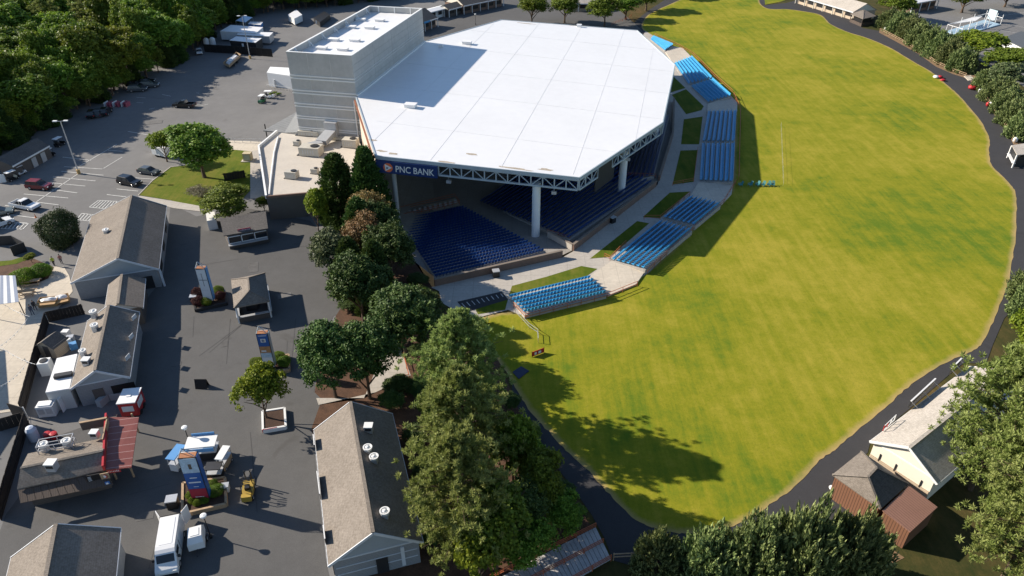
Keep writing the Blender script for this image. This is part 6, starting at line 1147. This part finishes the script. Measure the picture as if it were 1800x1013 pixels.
def crown_cone(seed, H, Rr, z0, nclump, per, cr, leaf, mat, power=0.75, droop=0.1, aspect=0.4):
    rs = np.random.RandomState(seed); h = rs.rand(nclump) ** 1.15; an = rs.rand(nclump) * 6.283
    prof = np.minimum(1, (1 - h) ** power * 1.08) * (0.80 + .22 * np.sin(an * 3 + seed) * (1 - h) + .2 * rs.rand(nclump)); prof *= np.minimum(1, (h + .10) * 6)
    rad = Rr * prof * np.sqrt(0.45 + .55 * rs.rand(nclump)); cc = np.stack([np.cos(an) * rad, np.sin(an) * rad, z0 + (H - z0) * h - droop * rad], 1)
    n = nclump * per; ci = np.repeat(np.arange(nclump), per); o = unit(rs, n) * (rs.rand(n, 1) ** .5) * cr; cen = cc[ci] + o
    out = np.stack([np.cos(an[ci]), np.sin(an[ci]), np.full(n, .5)], 1); ax = out * .8 + unit(rs, n) * .8 + np.array([0, 0, .5]); nr = np.cross(ax, unit(rs, n)); nr /= np.linalg.norm(nr, axis=1, keepdims=True) + 1e-9
    tone = .3 + .3 * rs.rand(nclump)[ci] + .3 * rs.rand(n) + .15 * o[:, 2] / cr
    return leaf_mesh('crown', cen, nr, leaf, aspect, tone, mat, ax, rs)
def crown_pine(seed, H, Rr, z0, mat, nb=70, tuft=9, per=46, leaf=.5):
    """needle tufts along upswept branches; returns crown mesh and branch list"""
    rs = np.random.RandomState(seed); cen = []; axs = []; tone = []; br = []
    for i in range(nb):
        h = (i + rs.rand()) / nb; z = z0 + (H - z0) * h * .97; an = i * 2.399 + rs.rand() * .8
        L = Rr * (min(1, (1 - h) * 1.5 + .16) * (0.62 + .38 * min(1, h * 3 + .4))) * rs.uniform(.65, 1.12); up = .12 + .55 * h
        d = np.array([math.cos(an), math.sin(an), up * .55]); p0 = np.array([0, 0, z]); tip = p0 + d * L; br.append((p0, tip))
        for t in range(tuft):
            f = rs.uniform(.35, 1.04); c = p0 + d * L * f + rs.normal(size=3) * np.array([.16, .16, .09]) * L * .9 * f
            u = unit(rs, per); u[:, 2] = u[:, 2] * .8 + .25; r = leaf * (.35 + .5 * rs.rand(per, 1)); tn = rs.rand()
            cen.append(c + u * r * 1.05); axs.append(u); tone.append(.3 + .4 * tn + .15 * rs.rand(per) + .15 * u[:, 2])
    cen = np.concatenate(cen); axs = np.concatenate(axs); tone = np.concatenate(tone); nr = np.cross(axs, unit(rs, len(axs))); nr /= np.linalg.norm(nr, axis=1, keepdims=True) + 1e-9
    return leaf_mesh('crown', cen, nr, leaf * .85, .30, tone, mat, axs, rs), br
def crown_juniper(seed, H, Rr, mat, nsh=1100, per=16, leaf=.36):
    rs = np.random.RandomState(seed); d = unit(rs, nsh); d[:, 2] = np.abs(d[:, 2]); lob = 1 + .18 * np.sin(d[:, 0] * 7 + seed) * np.cos(d[:, 1] * 6 + seed * 2) + .12 * rs.rand(nsh)
    base = d * np.array([Rr, Rr, H]) * lob[:, None] * (.70 + .22 * rs.rand(nsh, 1)); dirs = d * np.array([1, 1, .55]) + rs.normal(size=(nsh, 3)) * .38 + np.array([0, 0, .55]); dirs /= np.linalg.norm(dirs, axis=1, keepdims=True)
    n = nsh * per; ci = np.repeat(np.arange(nsh), per); f = rs.rand(n, 1); LL = (.55 + .6 * rs.rand(nsh))[ci][:, None] * Rr * .24
    cen = base[ci] + dirs[ci] * f * LL + rs.normal(size=(n, 3)) * .05 * Rr * (1.15 - f); ax = dirs[ci] + rs.normal(size=(n, 3)) * .45
    nr = np.cross(ax, unit(rs, n)); nr /= np.linalg.norm(nr, axis=1, keepdims=True) + 1e-9; tone = .15 + .55 * f[:, 0] + .25 * rs.rand(n)
    return leaf_mesh('crown', cen, nr, leaf, .36, tone, mat, ax, rs)
def trunk_mesh(H, r, top, limbs, seed, mat=None):
    rnd = random.Random(seed); m = MB(); pts = []; x = y = 0
    for k in range(6):
        pts.append(Vector((x, y, H * top * k / 5))); x += rnd.uniform(-.04, .04) * H * .25; y += rnd.uniform(-.04, .04) * H * .25
    m.tube(pts, [r * (1.25 if k == 0 else 1 - .15 * k) for k in range(6)], 7)
    for p0, p1, rr in limbs:
        p0, p1 = Vector(p0), Vector(p1); mid = p0.lerp(p1, .5) + Vector((0, 0, (p1 - p0).length * .06)); m.tube([p0, mid, p1], [rr, rr * .7, rr * .3], 5)
    me_o = m.build('trunk', mat or MT['bark'], uv=False); me = me_o.data; bpy.data.objects.remove(me_o); return me
def limbs_round(H, Rr, z0, n, seed):
    rnd = random.Random(seed); out = []
    for k in range(n):
        a = k * 2.4 + rnd.random(); h = z0 * .75 + (H - z0) * .5 * k / n; out.append(((0, 0, h), (math.cos(a) * Rr * .75, math.sin(a) * Rr * .75, h + (H - h) * rnd.uniform(.35, .6)), .03 * H * .35))
    return out
PROTO = {}
def proto(key, H, R, crown, trunk): PROTO[key] = (H, R, crown, trunk)
for i in range(3):
    proto('decid%d' % i, 12, 4.6, crown_round(11 + i, 12, 4.6, 0.8, 360, 36, .85, .42, LEAF['decid']), trunk_mesh(12, .24, .62, limbs_round(12, 4.6, 2.4, 9, i), i))
    proto('wood%d' % i, 15, 4.8, crown_round(41 + i, 15, 4.8, 0.2, 380, 30, .95, .52, LEAF['decid'], lumps=11), trunk_mesh(15, .26, .7, limbs_round(15, 4.8, 3, 6, i), i + 5))
proto('woodlight0', 15, 4.8, crown_round(81, 15, 4.8, 0.2, 360, 34, .8, .42, LEAF['bright'], lumps=13), trunk_mesh(15, .26, .7, limbs_round(15, 4.8, 3, 6, 1), 33))
proto('wooddark0', 15, 4.2, crown_cone(82, 15, 4.2, .2, 620, 34, .7, .5, LEAF['cedar'], power=.5), trunk_mesh(15, .26, .8, [], 34))
proto('woodpine0', 17, 4.4, crown_pine(83, 17, 4.4, 3, LEAF['pine'], 70, 9, 34, .5)[0], trunk_mesh(17, .25, .95, [], 35))
for i in range(2):
    proto('bright%d' % i, 6, 2.7, crown_round(21 + i, 6, 2.7, .9, 260, 34, .5, .27, LEAF['bright']), trunk_mesh(6, .13, .6, limbs_round(6, 2.7, 1.3, 8, i), i + 2))
    proto('cedar%d' % i, 11, 3.0, crown_cone(31 + i, 11, 3.0, .2, 640, 36, .55, .42, LEAF['cedar'], power=.55), trunk_mesh(11, .2, .9, [], i + 8))
    proto('cedarwide%d' % i, 10, 4.0, crown_round(35 + i, 10, 4.0, 0.3, 560, 42, .6, .34, LEAF['cedar'], .5, lumps=15), trunk_mesh(10, .2, .7, limbs_round(10, 4, 1.5, 8, i), i + 8))
    cm, br = crown_pine(51 + i, 16, 5.6, 3.5, LEAF['pine'], nb=125, tuft=13, per=40, leaf=.42)
    proto('pine%d' % i, 16, 5.6, cm, trunk_mesh(16, .26, .95, [(a, b, .055) for a, b in br], i + 3))
    proto('juniper%d' % i, 4.0, 3.2, crown_juniper(61 + i, 4.0, 3.2, LEAF['juniper']), trunk_mesh(4, .14, .7, limbs_round(4, 2.6, .6, 8, i), i + 14))
proto('magnolia0', 8, 3.2, crown_round(71, 8, 3.2, .0, 420, 34, .55, .34, LEAF['magnolia'], .5, lumps=9), trunk_mesh(8, .2, .7, limbs_round(8, 3.2, 1, 6, 1), 21))
proto('brown0', 10, 3.0, crown_round(72, 10, 3.0, .3, 360, 28, .6, .30, LEAF['brown'], .5, lumps=9), trunk_mesh(10, .18, .8, limbs_round(10, 3, 1, 9, 1), 22))
proto('grey0', 3, 2.4, crown_round(73, 3, 2.4, .1, 240, 30, .35, .17, LEAF['grey'], .4, lumps=8), trunk_mesh(3, .08, .6, limbs_round(3, 2.4, .3, 9, 1), 23))
proto('holly0', 4.5, 2.6, crown_dome(74, 4.5, 2.6, 15000, .22, LEAF['magnolia']), trunk_mesh(4.5, .14, .6, [], 24))
proto('clip0', 2.0, 1.6, crown_dome(75, 2.0, 1.6, 9000, .13, LEAF['bright'], .05), trunk_mesh(2, .06, .5, [], 25))
proto('clip1', 2.0, 1.6, crown_dome(76, 2.0, 1.6, 9000, .13, LEAF['decid'], .05), trunk_mesh(2, .06, .5, [], 26))
proto('clip2', 2.0, 1.6, crown_dome(77, 2.0, 1.6, 9000, .13, LEAF['maroon'], .08), trunk_mesh(2, .06, .5, [], 27))
TREE_N = 0
def tree(key, loc, h, r, label, group=None, cat='tree', name='tree', rz=None):
    global TREE_N
    TREE_N += 1; rnd = random.Random(TREE_N * 7); H, R0, cm, tm = PROTO[key]
    o = thing(name, label, cat, loc, rnd.uniform(0, 6.28) if rz is None else rz, group); o.scale = (r / R0, r / R0 * rnd.uniform(.94, 1.06), h / H)
    for nm, me in (('trunk', tm), ('crown', cm)):
        c = bpy.data.objects.new(nm, me); COL.objects.link(c); c.parent = o
    return o
def ptree(key, u, v, topv, wpx, label, group=None, cat='tree', name='tree', over=1.0):
    b = P(u, v); h = height_to(b, topv); return tree(key, b, h * over, wpx * .5 * mpp((b.x, b.y, h * .6)), label, group, cat, name)
# dense wood behind the parking lot
rw = random.Random(5); WG = 'trees of the dense wood behind the parking lot'
edge = [P(-60, 300), P(0, 268), P(60, 236), P(120, 205), P(180, 180), P(240, 150), P(300, 118), P(345, 92), P(366, 70), P(405, 40), P(450, 27), P(500, 17), P(560, 14), P(610, 9), P(680, -2), P(730, -8)]
for row in range(12):
    for i in range(len(edge) - 1):
        for f in ((0.0, .5) if row < 3 else (rw.random() * .3,)):
            p = edge[i].lerp(edge[i + 1], f + rw.uniform(-.12, .12)); nrm = Vector((-.62, .78, 0)); off = 3.0 + row * 8.5 + rw.uniform(-2, 2); q = p + nrm * off
            u, v = Q((q.x, q.y, 2)); u2, v2 = Q((q.x, q.y, 15))
            if u < -100 or v < -42 or u > 700: continue
            hh = rw.uniform(13, 19) * (0.8 if row == 0 else 1)
            k = rw.random(); key, ds = ('wood%d' % rw.randrange(3), 'tall green broadleaf tree packed in the dense wood behind the parking lot')
            if k > .86: key, ds = 'woodlight0', 'yellow-green broadleaf tree among the darker trees of the wood behind the parking lot'
            elif k > .74: key, ds = 'wooddark0', 'dark pointed evergreen among the broadleaf trees of the wood behind the parking lot'
            elif k > .68: key, ds = 'woodpine0', 'olive pine among the broadleaf trees of the wood behind the parking lot'
            o = tree(key, q, hh * (1.1 if 'pine' in key else 1), rw.uniform(3.8, 6.2) * (1 if row < 3 else 1.25), ds, WG)
for i in range(len(edge) - 1):
    for f in (0, .33, .66):
        p = edge[i].lerp(edge[i + 1], f) + Vector((-.62, .78, 0)) * rw.uniform(.8, 2.4); tree('wood%d' % rw.randrange(3) if rw.random() < .6 else 'wooddark0', p, rw.uniform(5, 9), rw.uniform(2.6, 3.8), 'low leafy tree filling the shaded edge of the wood behind the parking lot', 'low trees at the shaded edge of the wood')
# planted trees, one by one
for a in (('cedar0', 603, 392, 272, 93, 'dark pointed evergreen left of the sign corner, in front of the service roof'), ('cedar1', 655, 398, 262, 93, 'tall pointed evergreen right beside the sign corner'),
          ('bright0', 562, 412, 326, 58, 'small bright broadleaf tree at the corner of the service building'), ('brown0', 648, 432, 330, 82.5, 'grey-brown thin-leaved tree in the middle of the evergreen row'),
          ('cedar1', 640, 455, 350, 90, 'green evergreen behind the russet tree'), ('brown0', 648, 478, 368, 80, 'russet brown tree among the evergreens beside the bowl'), ('magnolia0', 594, 486, 392, 83.6, 'glossy broad magnolia at the edge of the asphalt plaza'),
          ('cedarwide0', 690, 500, 388, 105.413, 'dark rounded evergreen against the navy bowl seats'), ('cedarwide1', 640, 568, 444, 120.472, 'dark evergreen with a bare patch beside the pale slab'),
          ('cedarwide0', 716, 634, 500, 148.079, 'broad dark evergreen below the brick bowl wall'), ('cedarwide1', 590, 698, 562, 120.472, 'left one of the twin dark evergreens behind the grey gabled building'), ('cedarwide0', 650, 700, 558, 130.511, 'right one of the twin dark evergreens behind the grey gabled building'),
          ('pine0', 812, 738, 550, 164, 'large olive pine standing nearest the open-air seats'), ('pine1', 818, 872, 650, 190, 'large olive pine in the middle of the pine group'), ('pine0', 816, 992, 758, 192, 'large olive pine beside the end of the grey gabled building'),
          ('decid0', 902, 862, 715, 96, 'shaded broadleaf tree behind the pines next to the lawn path'), ('decid1', 945, 908, 790, 104, 'dark broadleaf tree above the stairway'), ('decid2', 872, 1000, 850, 157.5, 'green broadleaf tree in front of the pines'), ('bright1', 845, 1030, 910, 110, 'bright green shrub-like tree at the bottom of the pine group'),
          ('cedarwide1', 672, 455, 352, 82.3536, 'dark evergreen right of the russet tree'), ('cedar0', 668, 548, 425, 80, 'dark pointed evergreen between the round evergreens'), ('cedarwide1', 745, 590, 505, 78.432, 'dark evergreen touching the big pine'), ('cedar1', 622, 520, 420, 74, 'pointed evergreen below the magnolia'),
          ('decid1', 985, 938, 865, 78, 'dark broadleaf tree at the lawn path above the stairway landing'), ('cedarwide0', 905, 960, 845, 117.648, 'dark evergreen between the pines and the stairway'), ('decid2', 938, 850, 775, 70, 'leafy tree nearest the lawn path in the pine group'), ('decid0', 930, 1000, 915, 100, 'low broadleaf tree beside the stairway'),
          ('bright1', 470, 738, 642, 92, 'bright green young tree growing in the plaza planter box'), ('decid0', 360, 312, 212, 122, 'bright round tree on the grass island of the parking lot', ), ('bright1', 294, 284, 228, 52, 'thin young tree at the corner of the parking-lot island'),
          ('decid1', 404, 382, 326, 98.7, 'low spreading tree behind the kiosk with the red sign'), ('holly0', 114, 428, 372, 62, 'round glossy holly standing alone by the parking lot'),
          ('pine0', 1705, 860, 605, 190, 'big olive pine overhanging the long pale-roofed building'), ('pine1', 1775, 930, 640, 230, 'big olive pine cut by the right edge of the picture'), ('pine0', 1755, 1030, 780, 200, 'lower olive pine in the bottom right corner'), ('bright1', 1792, 640, 548, 90, 'yellow-green young tree at the right edge beside the path'),
          ('decid2', 934, 44, -12, 65.1, 'dark tree behind the far roof edge, leftmost of three'), ('decid0', 992, 40, -14, 63, 'light green tree behind the far roof edge'), ('decid1', 1062, 46, -12, 63, 'dark tree behind the far roof edge, right of the pale gap'), ('decid2', 1100, 34, -14, 67.2, 'dark tree at the top beside the lawn'), ('decid1', 1135, 18, -30, 69.3, 'tree at the top whose shadow falls on the lawn'), ('decid0', 1180, -6, -50, 69.3, 'tree cut by the top edge above the lawn'),
          ('decid0', 1568, 34, -18, 65.1, 'round olive tree beside the dark gazebo'), ('decid1', 1690, 22, -30, 81.9, 'tree behind the white steel display frame'), ('decid2', 1765, 12, -34, 73.5, 'tree in the top right corner'), ('bright1', 1712, 108, 52, 92.5, 'yellow-green tree with grey bare twigs beside the right hedge'), ('decid2', 1768, 140, 80, 88.2, 'olive tree right of the twiggy tree'), ('magnolia0', 1768, 165, 105, 77, 'dark shrub tree below the olive tree at the right')):
    ptree(*a)
for i, (u, v, t, w) in enumerate(((1152, 1010, 945, 84), (1238, 1036, 950, 112), (1315, 1040, 930, 124), (1392, 1046, 914, 134), (1468, 1046, 922, 124), (1520, 1012, 940, 64))):
    ptree('juniper%d' % (i % 2), u, v, t, w, ['small spiky juniper standing apart beside the stairway', 'spiky juniper second from the stairway', 'spiky juniper third from the stairway', 'tall spiky juniper in the middle of the bottom hedge', 'broad spiky juniper left of the brown pavilion', 'small spiky juniper touching the brown pavilion'][i], None, 'juniper', 'juniper', over=1.0)
HG = 'junipers of the hedge along the lawn path'
for i, (u, v, t, w) in enumerate(((1562, 48, 22, 40), (1580, 58, 28, 44), (1598, 68, 36, 46), (1616, 80, 48, 48), (1634, 92, 58, 50), (1652, 102, 66, 50), (1670, 113, 78, 50), (1688, 124, 92, 46), (1735, 158, 128, 50), (1752, 178, 146, 54), (1768, 198, 164, 56), (1782, 220, 184, 58), (1796, 242, 206, 60), (1806, 528, 480, 70), (1806, 560, 510, 70))):
    ptree('juniper%d' % (i % 2), u, v, t, w, 'dense spiky juniper in the hedge along the fenced outer side of the lawn path', HG, 'juniper', 'juniper', over=1.15)
# bushes
BG = 'clipped bushes'
def bush(u, v, r, hgt, key, label, group=None):
    b = P(u, v); return tree(key, b, hgt, r, label, group, 'bush', 'bush')
bush(357, 350, 2.9, 2.8, 'grey0', 'pale grey loose bush on the parking-lot island'); bush(44, 494, 1.9, 2.0, 'clip0', 'yellow-green clipped bush at the patio bed, left one'); bush(74, 484, 1.7, 1.9, 'clip1', 'green clipped bush at the patio bed, right one')
bush(57, 462, 1.0, 1.8, 'bright1', 'small palm-like plant on the patio bed')
for k, (u, v) in enumerate(((466, 372), (492, 372), (517, 374))): bush(u, v, 1.5, 3.4, 'decid%d' % k, ['leafy shrub at the left end of the dark service-building wall', 'leafy shrub in the middle of the dark service-building wall', 'leafy shrub at the right of the dark service-building wall'][k])
for k, (u, v) in enumerate(((478, 168), (484, 166), (491, 168))): bush(u, v, .7, .9, 'bright%d' % (k % 2), 'small round shrub in the mulch bed at the tower foot', BG)

PLB = 'planter shrubs'
for u, v, r, h, k, lb in ((348, 519, .9, 1.3, 'clip2', 'dark red shrub at the far left of the far planter'), (385, 514, .8, 1.2, 'clip0', 'yellow-green shrub at the far right of the far planter'), (388, 524, .8, 1.2, 'clip2', 'dark red shrub at the near right of the far planter'), (350, 534, .9, 1.3, 'clip2', 'dark red shrub at the near left of the far planter'), (364, 534, .8, 1.1, 'clip0', 'green shrub in the middle of the far planter'),
    (452, 642, .9, 1.2, 'clip0', 'rounded yellow-green shrub at the left of the hedge planter'), (460, 648, .9, 1.2, 'clip0', 'rounded yellow-green shrub left of the totem in the hedge planter'), (490, 632, .9, 1.2, 'clip0', 'rounded yellow-green shrub right of the totem in the hedge planter'), (500, 640, .9, 1.2, 'clip1', 'dark shrub at the right of the hedge planter'),
    (336, 873, .5, .7, 'clip0', 'small round shrub left of the totem base'), (340, 882, .5, .7, 'clip0', 'small round shrub below the crimson totem base, left'), (348, 885, .5, .7, 'clip0', 'small round shrub below the crimson totem base, middle'), (360, 881, .5, .7, 'clip1', 'small dark round shrub below the crimson totem base, right'), (376, 852, .5, .7, 'clip1', 'small shrub at the far side of the large planter'), (380, 866, .9, .9, 'clip1', 'low dark shrub at the right of the large planter')):
    b = P(u, v, .45); tree(k, (b.x, b.y, .4), h, r, lb, None, 'shrub', 'shrub')

ru = random.Random(12)
for i, (u, v) in enumerate(((625, 410), (672, 420), (700, 455), (735, 500), (748, 530), (615, 500), (612, 545), (668, 585), (690, 610), (740, 625), (760, 560), (770, 640), (735, 690), (750, 730), (738, 780), (748, 840), (756, 900), (762, 955), (900, 720), (925, 770), (960, 830), (985, 875), (1010, 915), (700, 690), (690, 720))):
    b = P(u, v); tree(('cedarwide0', 'decid1', 'cedarwide1')[i % 3], b, ru.uniform(1.4, 2.8), ru.uniform(1.2, 2.0), 'low dark shrub in the mulch bed under the evergreens and pines', 'low shrubs in the mulch bed under the trees', 'shrub', 'shrub')
